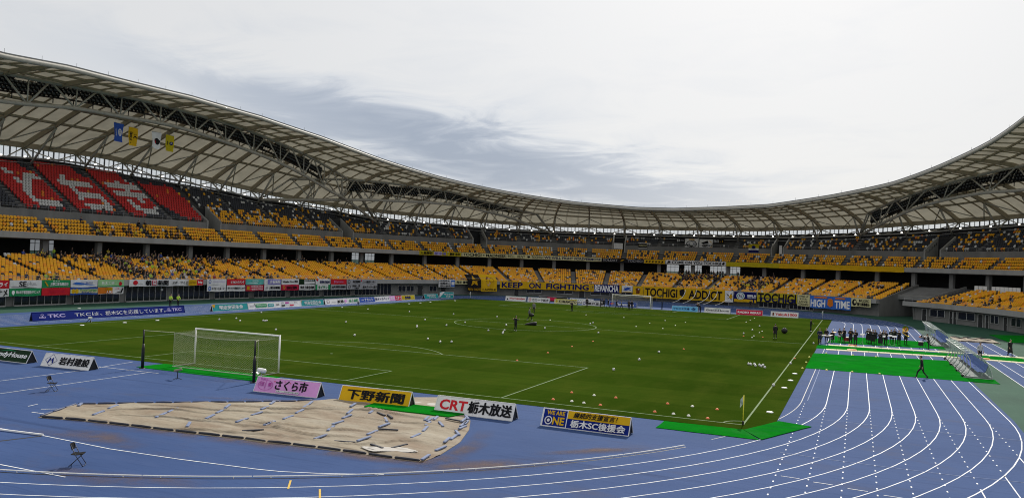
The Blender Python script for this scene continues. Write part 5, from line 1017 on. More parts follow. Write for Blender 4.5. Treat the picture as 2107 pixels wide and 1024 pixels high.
def mats():
    G = mixmat('mat_green', [(.005, .165, .010), ((.004, .11, .008), .6, (1, 1, 1), .4, .7, .8), ((.012, .20, .015), 8, (1, 1, 1), .5, .8, .5), ((.008, .12, .02), .9, (.05, 1.4, 1), .5, .66, .7), ((.03, .15, .04), .35, (1, 1, 1), .55, .75, .6)], bump=.4, bscale=80, rough=1, spec=0)
    L = dict(goal='bright green turf mat under the near goal net', mid='bright green turf mat under the yellow and white boards', corner='bright green turf mat before the corner flag', cornerR='bright green turf mat right of the corner flag', big='large bright green turf mat leading to the players\' shelter', strip='long narrow green mat between the two cream strips', band='bright green turf mat the brass band stands on')
    P = dict(G_MATS); P['goal'] = [(-5.4, -56.0), (5.0, -56.2), (5.0, -53.8), (-5.2, -53.8)]; P['mid'] = [(15.35, -59.65), (20.4, -59.55), (20.9, -57.6), (15.2, -57.7)]
    P['strip'] = [(35.4, -4.2), (55.0, -3.4), (55.0, 1.0), (35.4, .3)]; P['band'] = [(36.3, 4.2), (48.6, 6.0), (48.6, 15.6), (36.6, 15.6)]; P['big'] = [(35.45, -23.9), (49.6, -24.1), (49.4, -7.3), (35.45, -10.1)]
    z = {'cornerR': .05, 'corner': .032, 'mid': .105}
    for k, pts in P.items():
        mb = MB(); t = z.get(k, .03); b = .019 if k != 'goal' and k.startswith('corner') else .006
        if k == 'goal': b = .006
        if k == 'mid': b = .05
        rr = random.Random(len(k)); q = []
        for a, c in zip(pts, pts[1:]+pts[:1]):
            ln = math.hypot(a[0]-c[0], a[1]-c[1]); m2 = max(2, int(ln/.8)); q += [(a[0]+(c[0]-a[0])*i/m2+(rr.uniform(-.035, .035) if i else 0), a[1]+(c[1]-a[1])*i/m2+(rr.uniform(-.035, .035) if i else 0)) for i in range(m2)]
        pts = q; mb.poly([(*p, t) for p in pts]); n = len(pts)
        for i in range(n): a, c = pts[i], pts[(i+1) % n]; mb.quad((*a, t), (*c, t), (*c, b), (*a, b))
        tag(mb.build('turf_mat', G), L[k], 'mat', 'green turf mats')
    mb = MB(); pts = [(57.5, 24), (66, 30), (66, 44), (57, 38)]; mb.poly([(*p, .03) for p in pts]); n = 4
    for i in range(n): a, c = pts[i], pts[(i+1) % n]; mb.quad((*a, .03), (*c, .03), (*c, .006), (*a, .006))
    tag(mb.build('turf_mat', G), 'bright green turf mat at the far right edge by the stand wall', 'mat', 'green turf mats')
    cr = flat('cream_plank', (.66, .60, .38), .7, scale=1); og = flat('orange_pad', (.60, .17, .01), .6)
    for l, lab in ((G_STRIPS[0], 'farther long cream cable cover strip crossing the running lanes'), (G_STRIPS[1], 'nearer long cream cable cover strip crossing the running lanes')):
        mb = MB()
        for a, b in zip(l, l[1:]):
            a, b = Vector((*a, .0)), Vector((*b, .0)); d = (b-a).normalized(); n = Vector((-d.y, d.x, 0)); L2 = (b-a).length; k = max(1, int(L2/1.0))
            for i in range(k):
                p, q = a+d*(L2*i/k+.01), a+d*(L2*(i+1)/k-.01)
                for u, v, z0, z1 in ((-.30, -.16, .035, .1), (-.16, .16, .1, .1), (.16, .30, .1, .035)): mb.quad(p+n*u+Vector((0, 0, z0)), q+n*u+Vector((0, 0, z0)), q+n*v+Vector((0, 0, z1)), p+n*v+Vector((0, 0, z1)))
                for u, z0 in ((-.30, .035), (.30, .035)): mb.quad(p+n*u, q+n*u, q+n*u+Vector((0, 0, z0)), p+n*u+Vector((0, 0, z0)))
        tag(mb.build('cable_cover', cr), lab, 'cable cover', 'cream cable covers')
    for (x, y), lab in zip(G_PADS, ('orange pad on the farther cream strip', 'orange pad on the nearer cream strip', 'orange pad on the cream strip right of the shelters')):
        mb = MB(); mb.box((x, y, .13), (.9, .62, .05)); mb.box((x, y, .165), (.7, .44, .03)); tag(mb.build('cable_pad', og), lab, 'pad', 'orange pads')
mats()

def tarp():
    pts = [Vector(p) for p in G_TARP]; C = sum(pts, Vector((0, 0)))/len(pts)
    m = mixmat('sand_cover', [(.265, .228, .170), ((.18, .125, .085), .22, (1, 1, 1), .42, .66, .9), ((.325, .295, .235), .55, (.5, 1.6, 1), .46, .70, .75), ((.115, .082, .055), 1.1, (.22, 3.0, 1, .06), .56, .70, .75), ((.15, .11, .08), 3.2, (.6, 1.6, 1), .54, .74, .55), ((.34, .32, .28), 9, (1, 1, 1), .56, .8, .4)], bump=.8, bscale=3.5, rough=.8, spec=.15)
    # sheet: scan rows across the outline, with long soft creases in the cloth
    import bisect
    poly = [(p.x, p.y) for p in pts]; x0, x1 = min(p[0] for p in poly), max(p[0] for p in poly); mb = MB(); rows = []
    cr = [(Vector((5.5, -68.6)), Vector((19, -64.8))), (Vector((5.0, -66.0)), Vector((16, -62.2))), (Vector((7.5, -63.8)), Vector((18, -60.2))), (Vector((6.5, -69.2)), Vector((21, -67.0))), (Vector((11, -61.2)), Vector((21.5, -60.3))), (Vector((5.2, -67.6)), Vector((11, -64.6))), (Vector((8.5, -67.4)), Vector((22.4, -63.4))), (Vector((12, -66.4)), Vector((20.6, -65.9))), (Vector((14, -61.6)), Vector((22.3, -62.2))), (Vector((18.2, -67.7)), Vector((22.8, -64.8)))]
    def height(x, y, edge):
        z = .075+.02*math.sin(x*1.9+y*.7)+.015*math.sin(x*.8-y*2.3)+.014*math.sin(x*1.1+y*5.3+math.sin(x*.9)*2)
        for i, (a, b) in enumerate(cr):
            d = b-a; t = ((Vector((x, y))-a).dot(d))/d.length_squared
            if 0 < t < 1:
                off = .35*math.sin(t*7+i); q = (Vector((x, y))-a).cross(d)/d.length+off; z += .11*math.exp(-(q/.07)**2)*math.sin(PI*t)
        if 15.0 < x < 21.1 and y > -60.0: z = .05
        return max(.03, z*min(1, .35+edge*1.6))
    nx, ny = 260, 130
    for i in range(nx+1):
        x = x0+.02+(x1-x0-.04)*i/nx; ys = []
        for a, b in zip(poly, poly[1:]+poly[:1]):
            if (a[0]-x)*(b[0]-x) <= 0 and a[0] != b[0]: ys.append(a[1]+(b[1]-a[1])*(x-a[0])/(b[0]-a[0]))
        lo, hi = min(ys), max(ys); rows.append([(x, lo+(hi-lo)*j/ny, height(x, lo+(hi-lo)*j/ny, min(j, ny-j)/ny*(hi-lo))) for j in range(ny+1)])
    mb.grid(rows); mb.grid([[r[0] for r in rows], [(r[0][0], r[0][1]-.02, .006) for r in rows]]); mb.grid([[r[-1] for r in rows], [(r[-1][0], r[-1][1]+.02, .006) for r in rows]])
    root = mb.build('sand_pit_cover', m, None, True); tag(root, 'big wrinkled tan cover sheet weighted down on the blue ground', 'cover sheet')
    # torn white sheets lying on it
    wm = mixmat('white_sheet', [(.42, .40, .37), ((.28, .24, .19), 1.2, (.5, 2, 1), .5, .75, .8)], bump=.3, bscale=6)
    for (cx, cy, a, lx, ly), lab in (((21.6, -67.1, .25, 1.15, .42), 'crumpled white plastic sheet on the right corner of the tan cover'), ((17.9, -57.4, -.1, 1.7, 1.25), 'wrinkled white plastic sheet between the yellow and white boards')):
        mb = MB(); rows = []
        for i in range(26):
            r = []
            for j in range(14):
                u, v = i/25*2-1, j/13*2-1; k = 1+.10*math.sin(5*u+3*v)+.10*math.sin(11*u); X, Y = u*lx+.12*math.sin(7*v), v*ly*(max(.04, 1-u*u)**.6)*k+.1*math.sin(4*u)
                r.append((cx+X*math.cos(a)-Y*math.sin(a), cy+X*math.sin(a)+Y*math.cos(a), (.10 if cy < -60 else .03)+max(0, .02*math.sin(7*u+4*v)*math.sin(3*v-5*u))+.018*abs(math.sin(11*v+2*u))))
            rows.append(r)
        mb.grid(rows); mb.grid([[(x, y, z-.015) for x, y, z in r] for r in rows]); tag(mb.build('plastic_sheet', wm, None, True), lab, 'plastic sheet')
    # weights
    bar_m = mixmat('weight_bar', [(.17, .21, .33), ((.08, .11, .20), 2.5, (1, 1, 1), .4, .75, .8)], bump=0, rough=.6); dk = flat('dark_weight', (.022, .024, .035), .6)
    marks = [(4.6, -70.0, 'the pointed left tip of the tan cover'), (7.4, -67.2, 'the left part of the tan cover'), (11.5, -62.0, 'the upper left edge of the tan cover'), (15.2, -59.0, 'the yellow board'), (20.5, -58.6, 'the white board with red letters'), (22.6, -61.8, 'the right end of the tan cover'), (23.4, -67.5, 'the bottom right corner of the tan cover'), (18.6, -67.6, 'the front edge of the tan cover'), (16.6, -63.2, 'the middle of the tan cover')]
    def weights(L, mm, noun, name, grp, h=.06, zz=.085, w=.13):
        labs = near_labels([((a[0]+a[2])/2, (a[1]+a[3])/2) for a in L], noun, marks)
        for (ax, ay, bx, by), lab in zip(L, labs):
            p, q = Vector((ax, ay, zz)), Vector((bx, by, zz)); d = (q-p); 
            if d.length < .45: c = (p+q)/2; d = d.normalized()*.5; p, q = c-d/2, c+d/2
            if d.length > 1.25: c = (p+q)/2; dn = d.normalized()*1.2; p, q = c-dn/2, c+dn/2
            mb = MB(); c = (p+q)/2; half = (q-p)/2; n = Vector((-half.y, half.x, 0)).normalized()*w/2; ch = .82
            vs = [(-half-n), (half-n), (half+n), (-half+n)]; b = [v*1.0 for v in vs]; tpt = [(-half*.97-n*ch), (half*.97-n*ch), (half*.97+n*ch), (-half*.97+n*ch)]
            mb.add([v+c for v in b]+[v+c+Vector((0, 0, h*.75)) for v in b]+[v+c+Vector((0, 0, h)) for v in tpt], [(3, 2, 1, 0)]+[(i+k*4, (i+1) % 4+k*4, (i+1) % 4+k*4+4, i+k*4+4) for k in (0, 1) for i in range(4)]+[(8, 9, 10, 11)])
            tag(mb.build(name, mm), lab, 'weight', grp)
    weights(G_BARS, bar_m, 'blue-grey weight bar', 'weight_bar', 'blue-grey weight bars on the cover')
    weights(G_DARKBARS, dk, 'loose black weight strip', 'weight_strip', 'loose black weight strips on the cover', .06, .085, .11)
    # black strips along the edges of the sheet
    def along(idx, n, mm, noun, inset):
        P = [pts[i] for i in idx]; L = [0]
        for a, b in zip(P, P[1:]): L.append(L[-1]+(b-a).length)
        o = []
        def at(u):
            i = max(0, min(len(P)-2, bisect.bisect(L, u)-1)); t = (u-L[i])/(L[i+1]-L[i]); return P[i]+(P[i+1]-P[i])*t
        for k in range(n):
            a, b = at(L[-1]*(k+.05)/n), at(L[-1]*(k+.95)/n); v = (C-(a+b)/2).normalized()*inset; o.append((a.x+v.x, a.y+v.y, b.x+v.x, b.y+v.y))
        return o
    def edge(idx, n, noun, inset, mm=dk, grp=''):
        for k, (ax, ay, bx, by) in enumerate(along(idx, n, dk, noun, inset)):
            mb = MB(); p, q = Vector((ax, ay, .07)), Vector((bx, by, .07)); m2 = (p+q)/2+Vector((0, 0, .012*math.sin(k*2.1))); mb.tube([p, p.lerp(m2, .08), m2, q.lerp(m2, .08), q], [.025, .052, .055, .052, .025], 7)
            tag(mb.build('edge_weight', mm, None, True), '%s, %s from the left' % (noun, NTH[k]), 'weight', grp)
    edge([0, 21, 20, 19, 18, 17, 16, 15, 14, 13, 12], 16, 'black roll weight along the front edge of the tan cover', .10, dk, 'black roll weights, front edge')
    edge([1, 2, 3, 4], 13, 'dark blue roll weight along the back edge of the tan cover', .10, flat('blue_roll', (.035, .05, .11), .6), 'dark blue roll weights, back edge')
    edge([0, 1], 3, 'dark blue roll weight along the slanted left end', .06, flat('blue_roll', (.035, .05, .11), .6), 'dark blue roll weights, left end')
    # small sand pit of the long jump far right, also covered
    mb = MB(); rows = [[(51.0+5.0*i/20, 20.4+7.6*j/16, .05+.02*math.sin(i*1.1)+.02*math.sin(j*1.7+i*.4)) for j in range(17)] for i in range(21)]
    mb.grid(rows); mb.grid([[r[0] for r in rows], [(r[0][0], r[0][1], .006) for r in rows]])
    tag(mb.build('sand_pit_cover', m, None, True), 'small tan cover sheet behind the players\' shelters', 'cover sheet')
    for k, (ax, ay, bx, by) in enumerate(((51.2, 26.2, 52.6, 25.0), (52.9, 26.0, 54.1, 24.9), (54.3, 25.6, 55.5, 24.6), (51.2, 27.8, 52.2, 27.9), (52.6, 27.9, 53.6, 28), (54.2, 28, 55.4, 28), (51.6, 20.5, 55.8, 20.5))):
        mb = MB(); mb.tube([(ax, ay, .1), ((ax+bx)/2, (ay+by)/2, .12), (bx, by, .1)], [.04, .07, .04], 6); tag(mb.build('weight_strip', dk, None, True), 'black weight strip on the small tan cover, %s of seven' % NTH[k], 'weight', 'black strips on the small cover')
tarp()

LEG_M = mat('chair_tube', (.05, .05, .055), .4, metal=.5, var=.1, scale=5)
def folding_chair(label, x, y, rz):
    root = thing('folding_chair', label, 'chair', (x, y, 0), rz, 'folding chairs'); t = .013
    def leg(x): 
        m = MB(); m.tube([(x, -.22, .02), (x, .02, .40), (x*.96, .21, .82)], t, 6); m.tube([(x, -.22, .02), (x*.0, -.24, .02)], t, 6); return m
    for x2 in (-.21, .21): leg(x2).build('front_leg', LEG_M, root, True)
    for x2 in (-.18, .18):
        m = MB(); m.tube([(x2, .25, .02), (x2, -.16, .43)], t, 6); m.tube([(x2, .25, .02), (0, .26, .02)], t, 6); m.build('rear_leg', LEG_M, root, True)
    m = MB(); rows = []
    for i in range(7): rows.append([(-.19+.38*j/6, -.2+.40*i/6, .445+.012*abs(j-3)/3+.01*math.cos(i)) for j in range(7)])
    m.grid(rows); m.grid([[(a, b, c-.025) for a, b, c in r] for r in rows]); 
    for k in (0, 6): m.grid([rows[k], [(a, b, c-.025) for a, b, c in rows[k]]]); m.grid([[r[k] for r in rows], [(r[k][0], r[k][1], r[k][2]-.025) for r in rows]])
    m.build('seat', flat('chair_vinyl', (.010, .010, .011), .8, spec=.1), root)
    m = MB(); rows = [[(-.21+.42*j/6, .145+.07*i/3-.05*(1-abs(j-3)/3)*-1, .60+.22*i/3) for j in range(7)] for i in range(4)]
    m.grid(rows); m.grid([[(a, b+.018, c) for a, b, c in r] for r in rows]); 
    for k in (0, 3): m.grid([rows[k], [(a, b+.018, c) for a, b, c in rows[k]]])
    m.build('backrest', flat('chair_vinyl', (.010, .010, .011), .8, spec=.1), root)
folding_chair('black folding chair alone on the blue ground near the bottom left', *G_POS['chair1'], rad(126))
folding_chair('smaller-looking black folding chair farther back, left of the goal', *G_POS['chair2'], rad(118))

def small_gear():
    x, y = G_POS['mic1']; r = thing('microphone_stand', 'low stand carrying a beige fur-covered microphone before the goal', 'microphone', (x, y, 0))
    m = MB(); m.tube([(0, 0, .05), (0, 0, .52)], .025, 6)
    for k in range(3): a = k*2.09+.3; m.tube([(0, 0, .12), (.28*math.cos(a), .28*math.sin(a), .015)], .018, 5)
    m.build('tripod', black_m, r)
    m = MB(); m.tube([(-.3, .02, .5), (-.26, .02, .51), (.26, .02, .64), (.31, .02, .65)], [.06, .085, .085, .05], 10); m.build('windshield', flat('fur_beige', (.23, .22, .16), .95), r, True)
    r = thing('microphone_stand', 'white covered microphone lying low behind the pink board', 'microphone', (4.9, -55.6, 0))
    m = MB(); m.tube([(-.35, .1, .62), (-.28, .1, .63), (.28, 0, .62), (.34, 0, .6)], [.09, .15, .15, .09], 10); m.build('windshield', white_m, r, True)
    m = MB(); m.tube([(0, .05, .02), (0, .05, .55)], .03, 6); m.tube([(-.3, 0, .02), (.3, .1, .02)], .02, 5); m.build('stand', steel_g, r)
    m = MB(); rows = [[(-.75+.5*i/6, -.05+.4*j/5, .42+.06*math.sin(i*1.7+j)) for j in range(6)] for i in range(7)]; m.grid(rows); m.build('cover_cloth', white_m, r)
    # corner flags
    for (x, y, nm) in ((34, -52.5, 'yellow corner flag pole at the near right corner of the pitch'), (34, 52.5, 'pale corner flag pole at the far right corner of the pitch'), (-34, 52.5, 'pale corner flag pole at the far left corner of the pitch')):
        near = y < 0; r = thing('corner_flag', nm, 'corner flag', (x, y, 0), 0, 'corner flags')
        m = MB(); m.tube([(0, 0, 0), (0, 0, 1.55)], .028, 8); m.build('pole', flat('pole_yellow', (.70, .62, .05), .5) if near else white_m, r, True)
        m = MB(); m.tube([(0, 0, 0), (0, 0, .22)], .05, 8); m.build('base', black_m, r)
        m = MB(); rows = [[(-.03-.30*i/6*(1-.0*j)*.5, .04*math.sin(i+j), 1.52-.42*j/6-.22*i/6) for j in range(7)] for i in range(7)]; m.grid(rows); m.grid([[(a, b+.008, c) for a, b, c in q] for q in rows]); m.build('flag', flat('flag_grey', (.42, .46, .44), .8), r)
    # balls, markers and discs
    marks = [(3.66, -50, 'the right post of the near goal'), (-3.66, -50, 'the left post of the near goal'), (0, -34, 'the near penalty arc'), (20.16, -36, 'the corner of the near penalty area'), (-9.15, 0, 'the left end of the centre circle'), (9.15, 0, 'the right end of the centre circle'), (34, -52, 'the near right corner flag'), (30.5, 4.3, 'the man in the dark coat'), (33.6, 20.7, 'the man by the right touchline'), (3, -10.2, 'the player with arms out'), (-2.2, 6.9, 'the player carrying a bag'), (0, 49, 'the far goal'), (-34, -10, 'the far touchline'), (-34, 30, 'the far left corner flag'), (34, -22, 'the big green mat'), (25, 45, 'the far right corner flag'), (20, -50, 'the white board with red letters'), (22, -15, 'the middle of the right touchline')]
    pent = flat('ball_dark', (.03, .03, .05), .4); b = MB(); b.ellipsoid((0, 0, .11), (.11, .11, .11), 16, 10); 
    ico = []; ph = (1+5**.5)/2
    for a in (-1, 1):
        for c in (-ph, ph): ico += [Vector((0, a, c)), Vector((a, c, 0)), Vector((c, 0, a))]
    for v in ico:
        v = v.normalized(); e1 = v.cross(Vector((.3, .5, .8))).normalized(); e2 = v.cross(e1)
        b.poly([tuple(Vector((0, 0, .11))+(v*.1065+.035*(math.cos(t)*e1+math.sin(t)*e2))*1.02) for t in np.linspace(0, 2*PI, 6)[:-1]], 1)
    me = b.mesh('football', [flat('ball_white', (.82, .82, .80), .35, var=.03), pent], False); me.polygons.foreach_set('use_smooth', [len(p.vertices) == 4 for p in me.polygons])
    for (x, y), lab in zip(G_BALLS, near_labels(G_BALLS, 'white football', marks)):
        o = bpy.data.objects.new('football', me); COL.objects.link(o); o.location = (x, y, .02); o.rotation_euler = (0, 0, random.random()*6); tag(o, lab, 'ball', 'footballs on the pitch')
    def disc(col, nm, hole=True):
        m = MB(); m.lathe((0, 0, 0), [(.11, .0), (.10, .012), (.055, .055), (.035, .06), (.03, .05)], 14); return m.mesh(nm, col, True)
    for L, mm, noun, name, grp in ((G_OCONES, disc(flat('marker_orange', (.80, .20, .08), .5), 'marker_cone'), 'orange marker disc', 'marker_cone', 'orange marker discs'), (G_WCONES, disc(flat('marker_white', (.80, .78, .70), .5), 'marker_cone'), 'white marker disc', 'marker_cone', 'white marker discs'), (G_YCONES, disc(flat('marker_yellow', (.75, .75, .18), .5), 'marker_cone'), 'pale yellow marker disc', 'marker_cone', 'yellow marker discs')):
        mk = marks+[(38, -10.5, 'the far edge of the big green mat'), (40, -24, 'the near edge of the big green mat')]
        for (x, y), lab in zip(L, near_labels(L, noun, mk)):
            o = bpy.data.objects.new(name, mm); COL.objects.link(o); o.location = (x, y, .025); o.scale = (.95, .95, 1.4); tag(o, lab, 'marker', grp)
    m = MB(); m.lathe((0, 0, 0), [(.2, 0), (.2, .03), (.16, .055), (.04, .07), (.001, .07)], 16); mm = m.mesh('sprinkler_cap', white_m, True)
    for (x, y), lab in zip(G_WDISCS, near_labels(G_WDISCS, 'flat white round cap', marks+[(-34, -40, 'the long dark blue board'), (-34, 5, 'the long white logo board')])):
        o = bpy.data.objects.new('sprinkler_cap', mm); COL.objects.link(o); o.location = (x, y, .022); tag(o, lab, 'cap', 'white caps at the pitch edge')
    # kit bags
    bm = flat('bag_black', (.010, .010, .012), .6)
    for k, lab in (('bag1', 'black kit bag lying beside the player with arms out'), ('bag2', 'round black ball bag right of the man in the dark coat')):
        x, y = G_POS[k]; r = thing('kit_bag', lab, 'bag', (x, y, .02), .2, 'black kit bags'); m = MB()
        if k == 'bag1':
            m.grid([[(-.85+1.5*i/8, .28*math.cos(t), max(0, (.12+.40*(i/8)**.7*(1 if i < 8 else .8))*(.5+.5*math.sin(t)))) for t in np.linspace(-PI/2, 1.5*PI, 13)] for i in range(9)]); m.poly([( .65, .28*math.cos(t), max(0, .42*(.5+.5*math.sin(t)))) for t in np.linspace(-PI/2, 1.5*PI, 13)[:-1]])
        else: m.ellipsoid((0, 0, .36), (.40, .36, .36), 14, 9); m.tube([(0, 0, .68), (.04, 0, .82)], [.1, .03], 8)
        m.build('bag_body', bm, r, True); m = MB(); m.tube([(-.25, -.2, .36), (-.1, -.24, .55), (.15, -.24, .56), (.3, -.2, .4)], .015, 5); m.build('strap', flat('strap_grey', (.06, .06, .065), .7), r)
small_gear()

def dugout(label, y0, y1):
    """players' shelter opening towards -x: curved clear roof on pale arches, a platform and a row of blue seats"""
    X = 47.4; root = thing('players_shelter', label, 'shelter', (X, y0, 0), 0, "players' shelters"); L = y1-y0
    prof = [(.10, 2.02), (.55, 2.06), (1.0, 1.95), (1.4, 1.66), (1.72, 1.2), (1.93, .65), (2.05, .1)]
    clear = MATS.get('polycarbonate') or shader_mix('polycarbonate', (.45, .49, .47), 'ShaderNodeBsdfTransparent', .80, tcol=(.86, .92, .90))
    fr = mat('shelter_frame', (.42, .45, .44), .4, metal=.3, var=.08, scale=4)
    n = max(4, int(L/2.0)); ys = [L*k/n for k in range(n+1)]
    for a, b in zip(ys, ys[1:]):
        m = MB(); m.grid([[(x, a+.04, z), (x, b-.04, z)] for x, z in prof]); m.build('roof_sheet', clear, root, True)
    for y in (0, L):
        m = MB(); m.poly([(x, y, z) for x, z in prof]+[(.75, y, .1), (.62, y, 1.2)]); m.build('side_sheet', clear, root)
    for y in ys:
        m = MB(); m.tube([(x, y, z-.03) for x, z in prof]+[(2.05, y, 0)], .035, 7); m.build('arch', fr, root, True)
        m = MB(); m.tube([(.12, y, 2.0), (.42, y, 1.5), (.48, y, 1.0), (.34, y, .5), (.0, y, .06)], .04, 7); m.tube([(0, y, .05), (2.05, y, .05)], .03, 6); m.build('front_stay', fr, root, True)
    m = MB(); m.tube([(.1, 0, 2.02), (.1, L, 2.02)], .045, 7); m.tube([(2.05, 0, .08), (2.05, L, .08)], .04, 7); m.tube([(.45, 0, 1.0), (.45, L*.0+.01, 1.0)], .02, 5); m.tube([(1.5, 0, 1.55), (1.5, L, 1.55)], .025, 5); m.build('rail', fr, root, True)
    m = MB(); m.box((1.05, L/2, .09), (1.9, L-.1, .12)); m.build('platform', flat('platform_grey', (.13, .14, .14), .7), root)
    bl = flat('seat_blue', (.012, .06, .34), .7, spec=.12); ns = int((L-.6)/.62)
    for k in range(ns):
        y = .35+.62*(k+.5); m = MB(); pr = [(1.05, .52), (1.12, .56), (1.45, .53), (1.56, .58), (1.66, .85), (1.73, 1.12), (1.76, 1.16)]
        m.grid([[(x, y-.27, z-.0), (x, y-.2, z-.03), (x, y+.2, z-.03), (x, y+.27, z)] for x, z in pr]); m.grid([[(x+.03, y-.27, z-.04), (x+.03, y+.27, z-.04)] for x, z in pr])
        m.build('seat', bl, root, True)
    m = MB(); m.tube([(1.35, .3, .45), (1.35, L-.3, .45)], .035, 6)
    for y in ys[:-1]: m.tube([(1.35, y+.5, .45), (1.35, y+.5, .15)], .03, 6)
    m.build('bench_frame', fr, root)
    m = MB()
    for y in (.6, L*.3, L*.62, L-.6):
        m.lathe((.0, y, 0), [(.01, .03), (.10, .03), (.12, .11), (.10, .2), (.01, .2)], 10)
    m.build('wheel', black_m, root)
dugout('nearer clear-roofed players\' shelter with a row of blue seats', -21.5, -5.9)
dugout('farther clear-roofed players\' shelter with blue seats beyond the cables', 9.4, 25.2)
# ------------------------------------------------------------------ people
SKIN = flat('skin', (.42, .26, .18), .5, var=.08, scale=9); HAIR = flat('hair', (.012, .010, .009), .5)
CLOTH = {k: flat('cloth_'+k, c, .85, var=.15, scale=5) for k, c in dict(black=(.010, .010, .012), charcoal=(.028, .028, .032), navy=(.010, .016, .055), grey=(.16, .16, .165), white=(.62, .62, .62), yellow=(.62, .50, .04), lime=(.40, .60, .05), blue=(.03, .08, .35), red=(.32, .02, .02), brown=(.09, .05, .03), khaki=(.20, .17, .10), vest=(.42, .44, .46)).items()}
def skin_mesh(J, E, R, sub=1):
    me = bpy.data.meshes.new('body'); me.from_pydata([tuple(p) for p in J], E, []); o = bpy.data.objects.new('body', me); COL.objects.link(o)
    md = o.modifiers.new('skin', 'SKIN'); sv = me.skin_vertices[0].data
    for i, r in enumerate(R): sv[i].radius = r if isinstance(r, tuple) else (r, r)
    sv[0].use_root = True; md.use_smooth_shade = True
    if sub: o.modifiers.new('sub', 'SUBSURF').levels = sub
    dg = bpy.context.evaluated_depsgraph_get(); m = bpy.data.meshes.new_from_object(o.evaluated_get(dg)); bpy.data.objects.remove(o); bpy.data.meshes.remove(me); return m
V3 = lambda *a: Vector(a)
def body_mesh(pose, detail=True, hair_in=False, coat=False, skirt=False):
    """pose: dict with optional pelvis, chest lean, arm and leg joints, in metres; faces +y, stands on z=0. Slots: skin, top, trousers, shoes(, hair)"""
    g = pose.get; pel = V3(*g('pelvis', (0, 0, .92))); lean = V3(*g('lean', (0, 0, 0)))
    chest = pel+V3(0, .0, .40)+lean; spine = pel.lerp(chest, .5)+V3(0, .0, 0); neck = chest+V3(0, .02, .17)+lean*.3; hb = neck+V3(0, .02, .05)
    J = [pel, spine, chest, neck, hb]; E = [(0, 1), (1, 2), (2, 3), (3, 4)]; k = 1.12 if coat else 1.0
    R = [(.150*k, .105*k), (.140*k, .100*k), (.165*k, .112*k), (.056, .056), (.052, .052)]; seg = [(0, 2, 'top')]; Z = ['top', 'top', 'top', 'skin', 'skin']
    arms = g('arms', (((-.25, -.02, 1.12), (-.24, .10, .87)), ((.25, -.02, 1.12), (.24, .10, .87)))); legs = g('legs', (((-.10, .02, .49), (-.11, -.02, .09)), ((.10, .02, .49), (.11, -.02, .09))))
    hands = []
    for sx, (el, wr) in zip((-1, 1), arms):
        sh = chest+V3(sx*.165, 0, .085); el, wr = V3(*el), V3(*wr); d = (wr-el).normalized(); pm = wr+d*.055; i = len(J)
        J += [sh, el, wr, pm]; E += [(2, i), (i, i+1), (i+1, i+2), (i+2, i+3)]; R += [.064*k, .045*k, .030, (.042, .022)]; Z += ['top', 'top', 'skin', 'skin']; hands.append((wr, pm, d, sx))
    for sx, (kn, an) in zip((-1, 1), legs):
        hp = pel+V3(sx*.085, 0, -.06); kn, an = V3(*kn), V3(*an); i = len(J); f = V3(*g('toe', (0, .15, -.035)))
        J += [hp, kn, an, an+V3(0, -.02, -.04), an+f]; E += [(0, i), (i, i+1), (i+1, i+2), (i+2, i+3), (i+3, i+4)]; R += [.092, .062, .044, .045, (.040, .030)]; Z += ['trousers', 'trousers', 'trousers', 'shoes', 'shoes']
    if detail:
        for wr, pm, d, sx in hands:
            side = d.cross(V3(0, 0, 1)); side = side.normalized() if side.length > .1 else V3(1, 0, 0); nrm = side.cross(d)
            base = J.index(pm)
            for q, ln in ((-.030, .062), (-.010, .075), (.010, .070), (.029, .055)):
                a = pm+d*.03+side*q; b = a+d*ln*.55-nrm*.008; c = b+d*ln*.45-nrm*.022; i = len(J); J += [a, b, c]; E += [(base, i), (i, i+1), (i+1, i+2)]; R += [.0095, .0085, .007]; Z += ['skin']*3
            a = wr+d*.03+side*(-.035*sx)-nrm*.012; b = a+d*.035-side*.02*sx-nrm*.01; i = len(J); J += [a, b]; E += [(base-1, i), (i, i+1)]; R += [.011, .008]; Z += ['skin']*2
    m = skin_mesh(J, E, R, 1); slots = ['skin', 'top', 'trousers', 'shoes']; A = np.array([tuple(j) for j in J]); edges = [(A[a], A[b], Z[b] if Z[b] != 'skin' or Z[a] == 'skin' else Z[b], Z[a]) for a, b in E]
    for p in m.polygons:
        c = np.array(p.center); best = (9, 'top')
        for a, b, zb, za in edges:
            ab = b-a; t = min(max(np.dot(c-a, ab)/max(np.dot(ab, ab), 1e-9), 0), 1); dd = np.linalg.norm(a+ab*t-c)
            if dd < best[0]: best = (dd, za if (t < .8 and zb == 'skin') or (t < .5) else zb)
        p.material_index = slots.index(best[1]) if not (best[1] == 'top' and c[2] < pel.z-.03) else 2
    # head with a face, ears; added to the same mesh, sunk into the neck
    H = MB(); hc = hb+V3(0, .015, .115); turn = g('turn', 0)
    H.ellipsoid((0, 0, 0), (.076, .092, .115), 14, 11)
    for i, v in enumerate(H.v):
        x, y, z = v
        if y > .06 and abs(x) < .03 and -.045 < z < .02: y += .016
        if z < -.05: x *= .82; y += .008
        H.v[i] = (x, y, z)
    H.ellipsoid((-.078, .0, -.005), (.010, .020, .032), 6, 5); H.ellipsoid((.078, .0, -.005), (.010, .020, .032), 6, 5)
    H.box((-.030, .086, .012), (.022, .008, .010), mi=4); H.box((.030, .086, .012), (.022, .008, .010), mi=4); H.box((0, .088, -.060), (.042, .008, .008), mi=5)
    HR = MB(); HR.ellipsoid((0, -.014, .030), (.084, .094, .100), 12, 8)
    for i, (x, y, z) in enumerate(HR.v):
        if z < -.02: HR.v[i] = (x*.9, min(y, .0)-.012, max(z, -.06))
        elif y > .06: HR.v[i] = (x, y, max(z, .052))
